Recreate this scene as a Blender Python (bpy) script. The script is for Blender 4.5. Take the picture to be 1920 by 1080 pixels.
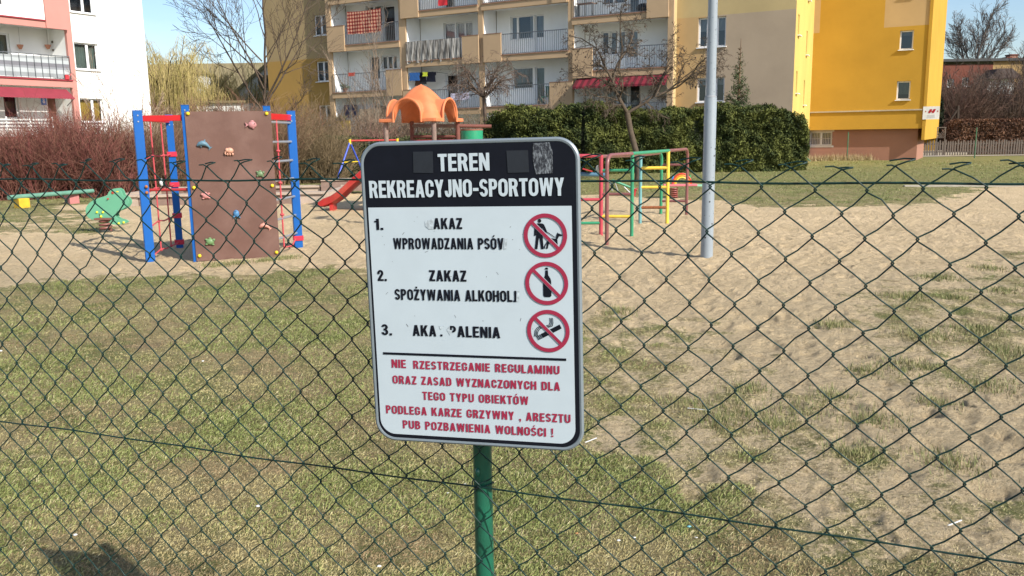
import bpy, math, random
import numpy as np
from mathutils import Vector, Matrix
rad = math.radians
scene = bpy.context.scene
for o in list(bpy.data.objects): bpy.data.objects.remove(o)
RNG = np.random.default_rng(7)
random.seed(7)

# ------------------------------------------------------------------ camera, world, sun, exposure
FOC, PITCH, ROLL, EYE = 1600.0, rad(10.1), rad(-0.9), 1.6
cam = bpy.data.cameras.new('camera'); camo = bpy.data.objects.new('camera', cam)
scene.collection.objects.link(camo); scene.camera = camo
cam.sensor_width = 36; cam.lens = 36*FOC/1920; cam.clip_start = .05; cam.clip_end = 3000
camo.matrix_world = Matrix.Translation((0, 0, EYE)) @ Matrix.Rotation(rad(90)-PITCH, 4, 'X') @ Matrix.Rotation(ROLL, 4, 'Z')
SUN_AZ, SUN_EL = rad(-44), rad(34.5)          # direction to the sun: angle from +X towards -Y, height
sdir = Vector((math.cos(SUN_AZ)*math.cos(SUN_EL), math.sin(SUN_AZ)*math.cos(SUN_EL), math.sin(SUN_EL)))
world = bpy.data.worlds.new('World'); scene.world = world; world.use_nodes = True
wn = world.node_tree; bg = wn.nodes['Background']
sky = wn.nodes.new('ShaderNodeTexSky'); sky.sky_type = 'NISHITA'; sky.sun_disc = False
sky.sun_elevation = SUN_EL; sky.sun_rotation = math.atan2(sdir.x, sdir.y)
sky.air_density = 1.0; sky.dust_density = 1.2; sky.ozone_density = 3.0
# thin high cirrus in the sky
tc = wn.nodes.new('ShaderNodeTexCoord'); mp = wn.nodes.new('ShaderNodeMapping'); mp.inputs['Scale'].default_value = (2.2, 6.0, 14.0)
mp.inputs['Rotation'].default_value = (0, .25, .5)
nz = wn.nodes.new('ShaderNodeTexNoise'); nz.inputs['Scale'].default_value = 1.6; nz.inputs['Detail'].default_value = 8; nz.inputs['Roughness'].default_value = .62
cr = wn.nodes.new('ShaderNodeMapRange'); cr.inputs['From Min'].default_value = .42; cr.inputs['From Max'].default_value = .8; cr.inputs['To Max'].default_value = .18
mx = wn.nodes.new('ShaderNodeMix'); mx.data_type = 'RGBA'; mx.inputs[7].default_value = (6.5, 7.2, 8.2, 1)
wn.links.new(tc.outputs['Generated'], mp.inputs[0]); wn.links.new(mp.outputs[0], nz.inputs['Vector'])
wn.links.new(nz.outputs[0], cr.inputs[0]); wn.links.new(cr.outputs[0], mx.inputs[0])
wn.links.new(sky.outputs[0], mx.inputs[6]); wn.links.new(mx.outputs[2], bg.inputs[0])
bg.inputs[1].default_value = 0.12
sun = bpy.data.lights.new('sun', 'SUN'); suno = bpy.data.objects.new('sun', sun); scene.collection.objects.link(suno)
sun.energy = 4.4; sun.angle = rad(.53); sun.color = (1, .95, .86)
suno.rotation_euler = sdir.to_track_quat('Z', 'Y').to_euler(); suno.location = (10, -10, 20)
scene.view_settings.view_transform = 'Standard'; scene.view_settings.look = 'None'
scene.view_settings.exposure = 0.6; scene.view_settings.gamma = 1; scene.view_settings.use_curve_mapping = False

# ------------------------------------------------------------------ pixel -> world measuring helpers (used to place real geometry)
_c, _s = math.cos(rad(90)-PITCH), math.sin(rad(90)-PITCH)
_RX = np.array([[1,0,0],[0,_c,-_s],[0,_s,_c]]); _c2, _s2 = math.cos(ROLL), math.sin(ROLL)
CM = _RX @ np.array([[_c2,-_s2,0],[_s2,_c2,0],[0,0,1]]); CO = np.array([0,0,EYE])
def ray(x, y): return CM @ np.array([(x-960)/FOC, -(y-540)/FOC, -1.])
def ground(x, y, z=0.):
    r = ray(x, y); return CO + r*(z-EYE)/r[2]
def at_y(x, y, Y):
    r = ray(x, y); return CO + r*(Y/r[1])
def height_at(px, py, X, Y):              # height of the pixel row over the place X, Y
    r = ray(px, py); return EYE + r[2]/r[1]*Y
class Frame:
    """vertical plane: T along it, N out of it towards the viewer, d its distance"""
    def __init__(s, deg, d=None, P=None):
        a = rad(deg); s.N = np.array([-math.sin(a), -math.cos(a), 0]); s.T = np.array([math.cos(a), -math.sin(a), 0])
        s.d = d if d is not None else -(np.array([P[0], P[1], 0]) @ s.N)
    def w(s, a, o, z): return s.T*a + s.N*(o - s.d) + np.array([0, 0, z])
    def px(s, x, y, o=0.):
        r = ray(x, y); p = CO + r*((o - s.d)/(r @ s.N)); return float(p @ s.T), float(p[2])
    def rect(s, x0, y0, x1, y1, o=0.):
        xm, ym = (x0+x1)/2, (y0+y1)/2
        return s.px(x0, ym, o)[0], s.px(x1, ym, o)[0], s.px(xm, y1, o)[1], s.px(xm, y0, o)[1]
class World:
    def w(s, a, o, z): return np.array([a, o, z], float)
WORLD = World()

# ------------------------------------------------------------------ materials
def lin(r, g, b):
    f = lambda c: (c/255/12.92) if c/255 <= .04045 else ((c/255+.055)/1.055)**2.4
    return (f(r), f(g), f(b))
MATS = {}
def mat(name, col, rough=.7, var=.12, scale=3., bump=0., bscale=60., metal=0., spec=.4, col2=None, c2amt=.5, c2scale=1.2, attr=None, trans=0., coat=0.):
    if name in MATS: return MATS[name]
    m = bpy.data.materials.new(name); m.use_nodes = True; nt = m.node_tree; L = nt.links; b = nt.nodes['Principled BSDF']
    b.inputs['Roughness'].default_value = rough; b.inputs['Metallic'].default_value = metal; b.inputs['Specular IOR Level'].default_value = spec
    if coat: b.inputs['Coat Weight'].default_value = coat; b.inputs['Coat Roughness'].default_value = .15
    tcn = nt.nodes.new('ShaderNodeTexCoord'); n1 = nt.nodes.new('ShaderNodeTexNoise'); n1.inputs['Scale'].default_value = scale; n1.inputs['Detail'].default_value = 6; n1.inputs['Roughness'].default_value = .65
    L.new(tcn.outputs['Object'], n1.inputs['Vector'])
    mr = nt.nodes.new('ShaderNodeMapRange'); mr.inputs['From Min'].default_value = .3; mr.inputs['From Max'].default_value = .7; mr.inputs['To Min'].default_value = 1-var; mr.inputs['To Max'].default_value = 1+var
    L.new(n1.outputs[0], mr.inputs[0])
    mul = nt.nodes.new('ShaderNodeVectorMath'); mul.operation = 'SCALE'; L.new(mr.outputs[0], mul.inputs['Scale'])
    src = None
    if attr:
        a = nt.nodes.new('ShaderNodeAttribute'); a.attribute_name = attr; src = a.outputs['Color']
    if col2:
        mm = nt.nodes.new('ShaderNodeMix'); mm.data_type = 'RGBA'
        if src: L.new(src, mm.inputs[6])
        else: mm.inputs[6].default_value = (*col, 1)
        mm.inputs[7].default_value = (*col2, 1)
        n2 = nt.nodes.new('ShaderNodeTexNoise'); n2.inputs['Scale'].default_value = c2scale; n2.inputs['Detail'].default_value = 7; n2.inputs['Roughness'].default_value = .6
        L.new(tcn.outputs['Object'], n2.inputs['Vector'])
        r2 = nt.nodes.new('ShaderNodeMapRange'); r2.inputs['From Min'].default_value = .5 - .12*c2amt*2 + .05; r2.inputs['From Max'].default_value = .68; r2.inputs['To Max'].default_value = c2amt*1.4
        L.new(n2.outputs[0], r2.inputs[0]); L.new(r2.outputs[0], mm.inputs[0]); src = mm.outputs[2]
    if src: L.new(src, mul.inputs[0])
    else: mul.inputs[0].default_value = col
    L.new(mul.outputs[0], b.inputs['Base Color'])
    if bump:
        n3 = nt.nodes.new('ShaderNodeTexNoise'); n3.inputs['Scale'].default_value = bscale; n3.inputs['Detail'].default_value = 4
        L.new(tcn.outputs['Object'], n3.inputs['Vector'])
        bp = nt.nodes.new('ShaderNodeBump'); bp.inputs['Strength'].default_value = bump; bp.inputs['Distance'].default_value = .02
        L.new(n3.outputs[0], bp.inputs['Height']); L.new(bp.outputs[0], b.inputs['Normal'])
    MATS[name] = m; return m
def render_mat(name, col, **k):                     # rendered (plastered) facades: grain and soft weather stains
    k.setdefault('col2', tuple(c*.86 for c in col)); k.setdefault('c2amt', .45); k.setdefault('c2scale', .35)
    return mat(name, col, rough=.9, var=.05, scale=.6, bump=.25, bscale=35, spec=.2, **k)

# ------------------------------------------------------------------ object helpers
COL = scene.collection
def new_mesh(name, V, polys, mats, mi=None, colors=None, smooth=False):
    """polys: list of (k, n) integer arrays, n = corners per face"""
    me = bpy.data.meshes.new(name); V = np.asarray(V, dtype=np.float32).reshape(-1, 3)
    me.vertices.add(len(V)); me.vertices.foreach_set('co', V.ravel())
    polys = [np.asarray(p, dtype=np.int32) for p in polys if len(p)]
    nl = sum(p.size for p in polys); npol = sum(len(p) for p in polys)
    me.loops.add(nl); me.polygons.add(npol)
    me.loops.foreach_set('vertex_index', np.concatenate([p.ravel() for p in polys]))
    tot = np.concatenate([np.full(len(p), p.shape[1], np.int32) for p in polys]); st = np.concatenate([[0], np.cumsum(tot)[:-1]]).astype(np.int32)
    me.polygons.foreach_set('loop_start', st); me.polygons.foreach_set('loop_total', tot)
    if mi is not None: me.polygons.foreach_set('material_index', np.asarray(mi, np.int32))
    me.polygons.foreach_set('use_smooth', np.full(npol, smooth, bool))
    for m in mats: me.materials.append(m)
    me.update(calc_edges=True); me.validate()
    if colors is not None:
        ca = me.color_attributes.new('tint', 'FLOAT_COLOR', 'POINT')
        cc = np.ones((len(V), 4), np.float32); cc[:, :3] = colors; ca.data.foreach_set('color', cc.ravel())
    return me
def origin_of(parent):
    p = np.zeros(3)
    while parent is not None: p += np.array(parent.location); parent = parent.parent
    return p
def link(me, name, parent=None, loc=(0, 0, 0)):
    o = bpy.data.objects.new(name, me); COL.objects.link(o); o.location = loc
    if parent is not None: o.parent = parent
    return o
def tag(o, label=None, cat=None, group=None, kind=None):
    if label: o['label'] = label
    if cat: o['category'] = cat
    if group: o['group'] = group
    if kind: o['kind'] = kind
    return o
def thing(name, label, cat, loc, group=None):
    o = bpy.data.objects.new(name, None); COL.objects.link(o); o.location = tuple(float(v) for v in loc); o.empty_display_size = .3
    return tag(o, label, cat, group)

class MB:
    """hard-surface builder: everything in the frame f (a along, o out, z up), one mesh with several materials"""
    def __init__(s, f=WORLD): s.f = f; s.V = []; s.F = []; s.M = []; s.mats = []
    def mid(s, m):
        if m not in s.mats: s.mats.append(m)
        return s.mats.index(m)
    def v(s, a, o, z): s.V.append(s.f.w(a, o, z)); return len(s.V)-1
    def face(s, pts, m):
        s.F.append([s.v(*p) for p in pts]); s.M.append(s.mid(m))
    def box(s, a0, a1, o0, o1, z0, z1, m):
        i = len(s.V)
        for a in (a0, a1):
            for o in (o0, o1):
                for z in (z0, z1): s.V.append(s.f.w(a, o, z))
        k = s.mid(m)
        for f in ((0,1,3,2),(4,6,7,5),(0,4,5,1),(2,3,7,6),(0,2,6,4),(1,5,7,3)):
            s.F.append([i+j for j in f]); s.M.append(k)
    def prism(s, poly, o0, o1, m):           # poly of (a, z), extruded in o
        i = len(s.V); n = len(poly); k = s.mid(m)
        for (a, z) in poly: s.V.append(s.f.w(a, o0, z))
        for (a, z) in poly: s.V.append(s.f.w(a, o1, z))
        s.F.append(list(range(i, i+n))); s.M.append(k); s.F.append(list(range(i+2*n-1, i+n-1, -1))); s.M.append(k)
        for j in range(n): s.F.append([i+j, i+(j+1) % n, i+n+(j+1) % n, i+n+j]); s.M.append(k)
    def bar(s, p, q, w, h, m, up=(0, 0, 1)): # rectangular bar between two world points
        p = np.array(p, float); q = np.array(q, float); t = q-p; t /= np.linalg.norm(t)
        up = np.array(up, float)
        if abs(t @ up) > .95: up = np.array([1., 0, 0])
        x = np.cross(t, up); x /= np.linalg.norm(x); y = np.cross(x, t); i = len(s.V); k = s.mid(m)
        for c in (p, q):
            for sx, sy in ((-1,-1),(1,-1),(1,1),(-1,1)): s.V.append(c + x*sx*w/2 + y*sy*h/2)
        for f in ((3,2,1,0),(4,5,6,7),(0,1,5,4),(1,2,6,5),(2,3,7,6),(3,0,4,7)): s.F.append([i+j for j in f]); s.M.append(k)
    def tube(s, pts, r, m, n=8, cap=True):
        pts = [np.array(p, float) for p in pts]; N = len(pts)
        rr = r if hasattr(r, '__len__') else [r]*N; k = s.mid(m); rings = []; u = None
        for i, p in enumerate(pts):
            a = pts[max(0, i-1)]; b = pts[min(N-1, i+1)]; t = b-a; t /= (np.linalg.norm(t) + 1e-12)
            if u is None:
                ref = np.array([0, 0, 1.]) if abs(t[2]) < .9 else np.array([1., 0, 0]); u = np.cross(ref, t)
            else: u = u - t*(u @ t)
            u /= (np.linalg.norm(u) + 1e-12); w = np.cross(t, u); ring = []
            for j in range(n):
                an = 2*math.pi*j/n; s.V.append(p + (u*math.cos(an) + w*math.sin(an))*rr[i]); ring.append(len(s.V)-1)
            rings.append(ring)
        for a, b in zip(rings[:-1], rings[1:]):
            for j in range(n): s.F.append([a[j], a[(j+1) % n], b[(j+1) % n], b[j]]); s.M.append(k)
        if cap: s.F.append(rings[0][::-1]); s.M.append(k); s.F.append(rings[-1]); s.M.append(k)
    def ball(s, c, r, m, n=10, k2=6, sc=(1, 1, 1)):
        c = np.array(c, float); kk = s.mid(m); i0 = len(s.V)
        for i in range(k2+1):
            th = math.pi*i/k2
            for j in range(n):
                ph = 2*math.pi*j/n
                s.V.append(c + np.array([math.sin(th)*math.cos(ph)*sc[0], math.sin(th)*math.sin(ph)*sc[1], math.cos(th)*sc[2]])*r)
        for i in range(k2):
            for j in range(n):
                a = i0+i*n+j; b = i0+i*n+(j+1) % n; s.F.append([a, a+n, b+n, b] if 0 < i < k2-1 or True else []); s.M.append(kk)
    def build(s, name, parent=None, smooth=False, kind=None, bevel=0, label=None):
        if not s.F: return None
        o = origin_of(parent); V = np.array(s.V) - o
        me = bpy.data.meshes.new(name); me.from_pydata(V.tolist(), [], s.F)
        for m in s.mats: me.materials.append(m)
        me.polygons.foreach_set('material_index', s.M)
        me.validate(); me.update()
        ob = link(me, name, parent)
        if smooth: me.polygons.foreach_set('use_smooth', [True]*len(me.polygons)); me.set_sharp_from_angle(angle=rad(40))
        if bevel:
            b = ob.modifiers.new('bevel', 'BEVEL'); b.width = bevel; b.segments = 2; b.limit_method = 'ANGLE'
        if kind: ob['kind'] = kind
        if label: ob['label'] = label
        return ob

class Tubes:
    """many thin tubes (twigs, wires), vectorised"""
    def __init__(s): s.g = {}
    def add(s, pts, r, col=(1, 1, 1)):
        n = len(pts); s.g.setdefault(n, []).append((np.asarray(pts, float), np.asarray(r, float) if hasattr(r, '__len__') else np.full(n, r), col))
    def build(s, name, m, parent=None, sides=4, kind=None, smooth=False):
        Vs, Qs, Cs = [], [], []; base = 0; o = origin_of(parent)
        for n, lst in s.g.items():
            P = np.stack([a[0] for a in lst]); Rr = np.stack([a[1] for a in lst]); C = np.array([a[2] for a in lst]); mcount = len(lst)
            t = np.gradient(P, axis=1); t /= (np.linalg.norm(t, axis=2, keepdims=True)+1e-12)
            ref = np.where(np.abs(t[:, :1, 2:3]) < .9, np.array([0, 0, 1.]), np.array([1., 0, 0]))
            u = np.cross(np.broadcast_to(ref, t.shape), t); u /= (np.linalg.norm(u, axis=2, keepdims=True)+1e-9); w = np.cross(t, u)
            an = np.arange(sides)*2*math.pi/sides
            ring = P[:, :, None, :] + Rr[:, :, None, None]*(u[:, :, None, :]*np.cos(an)[None, None, :, None] + w[:, :, None, :]*np.sin(an)[None, None, :, None])
            Vs.append(ring.reshape(-1, 3)); Cs.append(np.repeat(C, n*sides, axis=0))
            idx = base + np.arange(mcount*n*sides).reshape(mcount, n, sides); nx = np.roll(idx, -1, axis=2)
            Qs.append(np.stack([idx[:, :-1], nx[:, :-1], nx[:, 1:], idx[:, 1:]], axis=-1).reshape(-1, 4)); base += mcount*n*sides
        if not Vs: return None
        me = new_mesh(name, np.concatenate(Vs)-o, [np.concatenate(Qs)], [m], colors=np.concatenate(Cs), smooth=smooth)
        ob = link(me, name, parent)
        if kind: ob['kind'] = kind
        return ob

# value noise
_LAT = np.random.default_rng(3).random((256, 256))
def vnoise(x, y):
    xi = np.floor(x).astype(int); yi = np.floor(y).astype(int); fx = x-xi; fy = y-yi
    fx = fx*fx*(3-2*fx); fy = fy*fy*(3-2*fy); g = lambda a, b: _LAT[a & 255, b & 255]
    return (g(xi, yi)*(1-fx)+g(xi+1, yi)*fx)*(1-fy) + (g(xi, yi+1)*(1-fx)+g(xi+1, yi+1)*fx)*fy
def fbm(x, y, oct=4, ox=0.):
    r = 0; a = .5; t = 0
    for i in range(oct): r = r + a*vnoise(x*2**i+17*i+ox, y*2**i+31*i+ox); t += a; a *= .55
    return r/t
def sstep(a, b, x): t = np.clip((x-a)/(b-a), 0, 1); return t*t*(3-2*t)

# ------------------------------------------------------------------ GROUND (grass) and SAND, one relief
def poly_w(pts): return np.array([ground(x, y)[:2] for x, y in pts])
def sdf_poly(P, X, Y):                         # >0 inside
    inside = np.zeros(X.shape, bool); dist = np.full(X.shape, 1e9); n = len(P)
    for i in range(n):
        x0, y0 = P[i]; x1, y1 = P[(i+1) % n]
        dx, dy = x1-x0, y1-y0; t = np.clip(((X-x0)*dx+(Y-y0)*dy)/(dx*dx+dy*dy+1e-12), 0, 1)
        dist = np.minimum(dist, np.hypot(X-x0-t*dx, Y-y0-t*dy))
        c = ((y0 > Y) != (y1 > Y)) & (X < (x1-x0)*(Y-y0)/(y1-y0+1e-12)+x0); inside ^= c
    return np.where(inside, dist, -dist)
SAND_MAIN = poly_w([(-500,580),(0,540),(150,524),(400,508),(690,496),(760,520),(900,570),(1100,590),(1250,610),(1400,660),(1480,730),(1560,790),(1650,850),(1760,900),(1950,940),(2500,860),
                    (2300,640),(1960,720),(1800,700),(1650,640),(1640,560),(1760,500),(1900,470),(2400,470),(2400,342),(1920,347),(1835,354),(1747,380),(1600,388),(1449,389),(1330,376),(1100,367),(900,362),(640,366),(400,372),(240,380),(120,385),(60,400),(-200,410),(-600,420)])
MIX_M = poly_w([(1050,590),(1250,610),(1450,700),(1700,860),(1950,930),(1950,1080),(1640,1080),(1500,960),(1330,880),(1150,850),(1040,800)])
DIRT = poly_w([(-600,470),(-100,480),(1050,560),(1300,600),(1500,560),(1700,500),(2400,480),(3000,1800),(-1500,1800)])
GRASS_L = poly_w([(-400,400),(0,398),(120,392),(230,402),(262,425),(180,438),(60,436),(-100,446),(-400,460)])
DRY_A = poly_w([(1100,770),(1250,770),(1400,840),(1330,880),(1180,850),(1100,820)])
DRY_B = poly_w([(1600,1000),(1700,940),(1800,980),(1760,1040),(1640,1050)])
DRY_C = poly_w([(540,690),(690,660),(690,700),(560,705)])
MIX_R = poly_w([(1600,560),(1740,480),(2300,470),(2300,760),(1800,760),(1640,700)])
TRACK = poly_w([(0,440),(260,432),(420,470),(560,500),(400,515),(150,500),(0,500)])
def sand_value(X, Y):
    q = fbm(X*1.1, Y*1.1, 4); q2 = fbm(X*5.2, Y*5.2, 3, 9.); q3 = fbm(X*.45, Y*.45, 3, 40.)
    sc = .40 + .02*np.hypot(X, Y)
    v = .5 + .5*np.tanh(sdf_poly(SAND_MAIN, X, Y)/sc)
    v = v - .62*(.5+.5*np.tanh(sdf_poly(GRASS_L, X, Y)/.5))
    for p, a in ((DRY_A, .5), (DRY_B, .5), (DRY_C, .42)): v = np.maximum(v, a*1.2*(.5+.5*np.tanh(sdf_poly(p, X, Y)/.25)))
    mm = .5+.5*np.tanh(sdf_poly(MIX_M, X, Y)/.35); mr = .5+.5*np.tanh(sdf_poly(MIX_R, X, Y)/.4)
    v = v + mm*(.59 - v)*.85 + mr*(.63 - v)*.85
    amp = 1-.45*np.maximum(mm, mr)
    v = v + ((q-.5)*.72 + (q2-.5)*.80 + (q3-.5)*.25)*amp
    return sstep(.22, .74, v)
def footprints(X, Y, cell, seed, size, depth):
    """trodden sand: one oval dent with a raised rim in most cells of a jittered grid"""
    ci = np.floor(X/cell).astype(int); cj = np.floor(Y/cell).astype(int); z = np.zeros(X.shape)
    g = lambda a, b, k: _LAT[(a*7+k*31+seed) & 255, (b*13+k*57+seed*3) & 255]
    for di in (-1, 0, 1):
        for dj in (-1, 0, 1):
            a, b = ci+di, cj+dj; px = (a+.15+.7*g(a, b, 1))*cell; py = (b+.15+.7*g(a, b, 2))*cell; th = g(a, b, 3)*math.pi; c, s_ = np.cos(th), np.sin(th)
            u = ((X-px)*c+(Y-py)*s_)/(size*(.8+.8*g(a, b, 4))); v = (-(X-px)*s_+(Y-py)*c)/(size*(.45+.4*g(a, b, 5))); d2 = u*u+v*v
            z = z + depth*np.where(g(a, b, 6) > .3, 1, 0)*(.4+.9*g(a, b, 7))*(-np.exp(-d2**1.5) + .45*np.exp(-(np.sqrt(d2)-1.5)**2*4))
    return z
def relief(X, Y, m):
    r = np.hypot(X, Y); fade = np.clip(1.6-r/22, .15, 1)
    z = (fbm(X*.35, Y*.35, 3, 5.)-.5)*.10*np.clip(r/8, .2, 1)
    ft = fbm(X*2.6, Y*2.6, 4, 60.); f2_ = fbm(X*7.5, Y*9.5, 3, 80.); mk = sstep(.45, .6, fbm(X*1.1, Y*1.1, 3, 200.)); z = z + m*fade*((ft-.5)*.05 - np.maximum(0, .40-f2_)*(.05+.06*mk) + footprints(X, Y, .34, 5, .105, .026) + footprints(X, Y, .19, 11, .05, .013))
    z = z + (1-m)*fade*(fbm(X*9, Y*9, 2, 22.)-.5)*.03
    return z
angs = np.concatenate([np.linspace(-180, -50, 14)[:-1], np.linspace(-50, -37, 14)[:-1], np.linspace(-37, 37, 760), np.linspace(37, 50, 14)[1:], np.linspace(50, 180, 14)[1:]])
rads = np.concatenate([[.3, .8, 1.4], 2.0*np.exp(np.linspace(0, math.log(45/2.0), 620)), 45*np.exp(np.linspace(0, math.log(900/45.), 40))[1:]])
A, Rr = np.meshgrid(np.radians(angs), rads); GX = Rr*np.sin(A); GY = Rr*np.cos(A)
GM = sand_value(GX, GY); GZ = relief(GX, GY, GM)
GRASS_CURB = 0
def ground_z(x, y):
    m = sand_value(np.array([x]), np.array([y])); return float(relief(np.array([x]), np.array([y]), m)[0])
def ground_material():
    m = bpy.data.materials.new('ground_mix'); m.use_nodes = True; nt = m.node_tree; L = nt.links; N = nt.nodes; b = N['Principled BSDF']
    b.inputs['Roughness'].default_value = .95; b.inputs['Specular IOR Level'].default_value = .15
    tcn = N.new('ShaderNodeTexCoord')
    def noise(sc, det=6, ro=.6, vec=None, sxyz=None):
        n = N.new('ShaderNodeTexNoise'); n.inputs['Scale'].default_value = sc; n.inputs['Detail'].default_value = det; n.inputs['Roughness'].default_value = ro
        if sxyz:
            mp = N.new('ShaderNodeMapping'); mp.inputs['Scale'].default_value = sxyz; mp.inputs['Rotation'].default_value = (0, 0, .3); L.new(tcn.outputs['Object'], mp.inputs[0]); L.new(mp.outputs[0], n.inputs['Vector'])
        else: L.new(tcn.outputs['Object'], n.inputs['Vector'])
        return n.outputs[0]
    def ramp(src, stops):
        r = N.new('ShaderNodeValToRGB'); e = r.color_ramp.elements
        while len(e) < len(stops): e.new(.5)
        for el, (p, c) in zip(e, stops): el.position = p; el.color = (*c, 1)
        L.new(src, r.inputs[0]); return r.outputs[0]
    def mixc(f, a, bb, mode='MIX'):
        x = N.new('ShaderNodeMix'); x.data_type = 'RGBA'; x.blend_type = mode
        if hasattr(f, 'is_linked') or not isinstance(f, float): L.new(f, x.inputs[0])
        else: x.inputs[0].default_value = f
        for s_, i in ((a, 6), (bb, 7)):
            if isinstance(s_, tuple): x.inputs[i].default_value = (*s_, 1)
            else: L.new(s_, x.inputs[i])
        return x.outputs[2]
    grassA = ramp(noise(130, 7, .8), [(.30, (.15, .125, .06)), (.46, (.27, .22, .11)), (.60, (.36, .295, .155)), (.75, (.42, .36, .20))])
    grassG = ramp(noise(120, 7, .8), [(.30, (.06, .075, .022)), (.5, (.16, .17, .06)), (.72, (.26, .26, .11))])
    grassB = ramp(noise(110, 7, .8), [(.30, (.10, .075, .045)), (.55, (.25, .185, .11)), (.75, (.36, .28, .17))])
    gf = ramp(noise(1.3, 5, .65), [(.46, (0, 0, 0)), (.60, (1, 1, 1))]); bf = ramp(noise(2.1, 5, .7, None, (1, 1.6, 1)), [(.52, (0, 0, 0)), (.68, (.85, .85, .85))])
    g = mixc(gf, grassA, grassG); g = mixc(bf, g, grassB)
    # lawn far off: greener
    far = N.new('ShaderNodeVectorMath'); far.operation = 'LENGTH'; L.new(tcn.outputs['Object'], far.inputs[0])
    fr = N.new('ShaderNodeMapRange'); fr.inputs['From Min'].default_value = 19; fr.inputs['From Max'].default_value = 30; fr.inputs['To Max'].default_value = .8; L.new(far.outputs['Value'], fr.inputs[0])
    lawn = ramp(noise(6, 8, .8), [(.30, (.09, .10, .03)), (.5, (.19, .19, .065)), (.7, (.29, .27, .12))])
    g = mixc(fr.outputs[0], g, lawn)
    sandc = ramp(noise(26, 8, .7), [(.30, (.50, .37, .215)), (.46, (.70, .54, .335)), (.7, (.78, .62, .40))])
    big = ramp(noise(.8, 5, .6), [(.35, (.86, .84, .80)), (.65, (1.04, 1.02, 1.0))])
    sandc = mixc(1.0, sandc, big, 'MULTIPLY')
    dirtc = ramp(noise(30, 7, .75), [(.28, (.35, .26, .155)), (.5, (.56, .435, .265)), (.72, (.66, .53, .34))])
    dent_shade = ramp(noise(17, 8, .78, None, (.8, 1.7, 1)), [(.565, (0, 0, 0)), (.64, (.8, .8, .8))])  # shade of small dents painted into the sand colour as dark spots
    sandc = mixc(dent_shade, sandc, (.36, .25, .15))
    at = N.new('ShaderNodeAttribute'); at.attribute_name = 'tint'
    sx = N.new('ShaderNodeSeparateColor'); L.new(at.outputs['Color'], sx.inputs[0])
    edge = N.new('ShaderNodeMath'); edge.operation = 'ADD'; L.new(sx.outputs[0], edge.inputs[0])
    en = N.new('ShaderNodeMapRange'); en.inputs['From Min'].default_value = .3; en.inputs['From Max'].default_value = .7; en.inputs['To Min'].default_value = -.35; en.inputs['To Max'].default_value = .35; L.new(noise(30, 4, .7), en.inputs[0])
    L.new(en.outputs[0], edge.inputs[1])
    sandc = mixc(sx.outputs[1], sandc, dirtc)
    es = N.new('ShaderNodeMapRange'); es.inputs['From Min'].default_value = .3; es.inputs['From Max'].default_value = .7; L.new(edge.outputs[0], es.inputs[0])
    c = mixc(es.outputs[0], g, sandc); L.new(c, b.inputs['Base Color'])
    def mth(op, a, bb):
        x = N.new('ShaderNodeMath'); x.operation = op
        for s_, i in ((a, 0), (bb, 1)):
            if isinstance(s_, float): x.inputs[i].default_value = s_
            else: L.new(s_, x.inputs[i])
        return x.outputs[0]
    dents = mth('MULTIPLY', mth('MULTIPLY', noise(11, 9, .68, None, (1, 1.3, 1)), .10), mth('ADD', mth('MULTIPLY', sx.outputs[0], .85), .15))
    ad = N.new('ShaderNodeMath'); ad.operation = 'ADD'; L.new(mth('MULTIPLY', noise(70, 6, .75), .030), ad.inputs[0]); L.new(dents, ad.inputs[1])
    bp = N.new('ShaderNodeBump'); bp.inputs['Strength'].default_value = 1.0; bp.inputs['Distance'].default_value = 1.0
    L.new(ad.outputs[0], bp.inputs['Height']); L.new(bp.outputs[0], b.inputs['Normal'])
    return m
GMAT = ground_material()
nr, na = GX.shape; idx = np.arange(nr*na).reshape(nr, na)
quads = np.stack([idx[:-1, :-1], idx[:-1, 1:], idx[1:, 1:], idx[1:, :-1]], -1).reshape(-1, 4)[:, ::-1]
fm = GM.ravel()[quads].mean(1); V = np.stack([GX, GY, GZ], -1).reshape(-1, 3); GD = .5+.5*np.tanh((sdf_poly(DIRT, GX, GY)+(fbm(GX, GY, 3, 300.)-.5)*1.5)/.8); tint = np.stack([GM.ravel(), GD.ravel(), GM.ravel()], 1)
for nm, sel in (('ground', fm < .5), ('sand', fm >= .5)):
    q = quads[sel]; used, inv = np.unique(q, return_inverse=True)
    ob = link(new_mesh(nm, V[used], [inv.reshape(-1, 4)], [GMAT], colors=tint[used], smooth=True), nm); ob['kind'] = 'structure'

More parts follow.
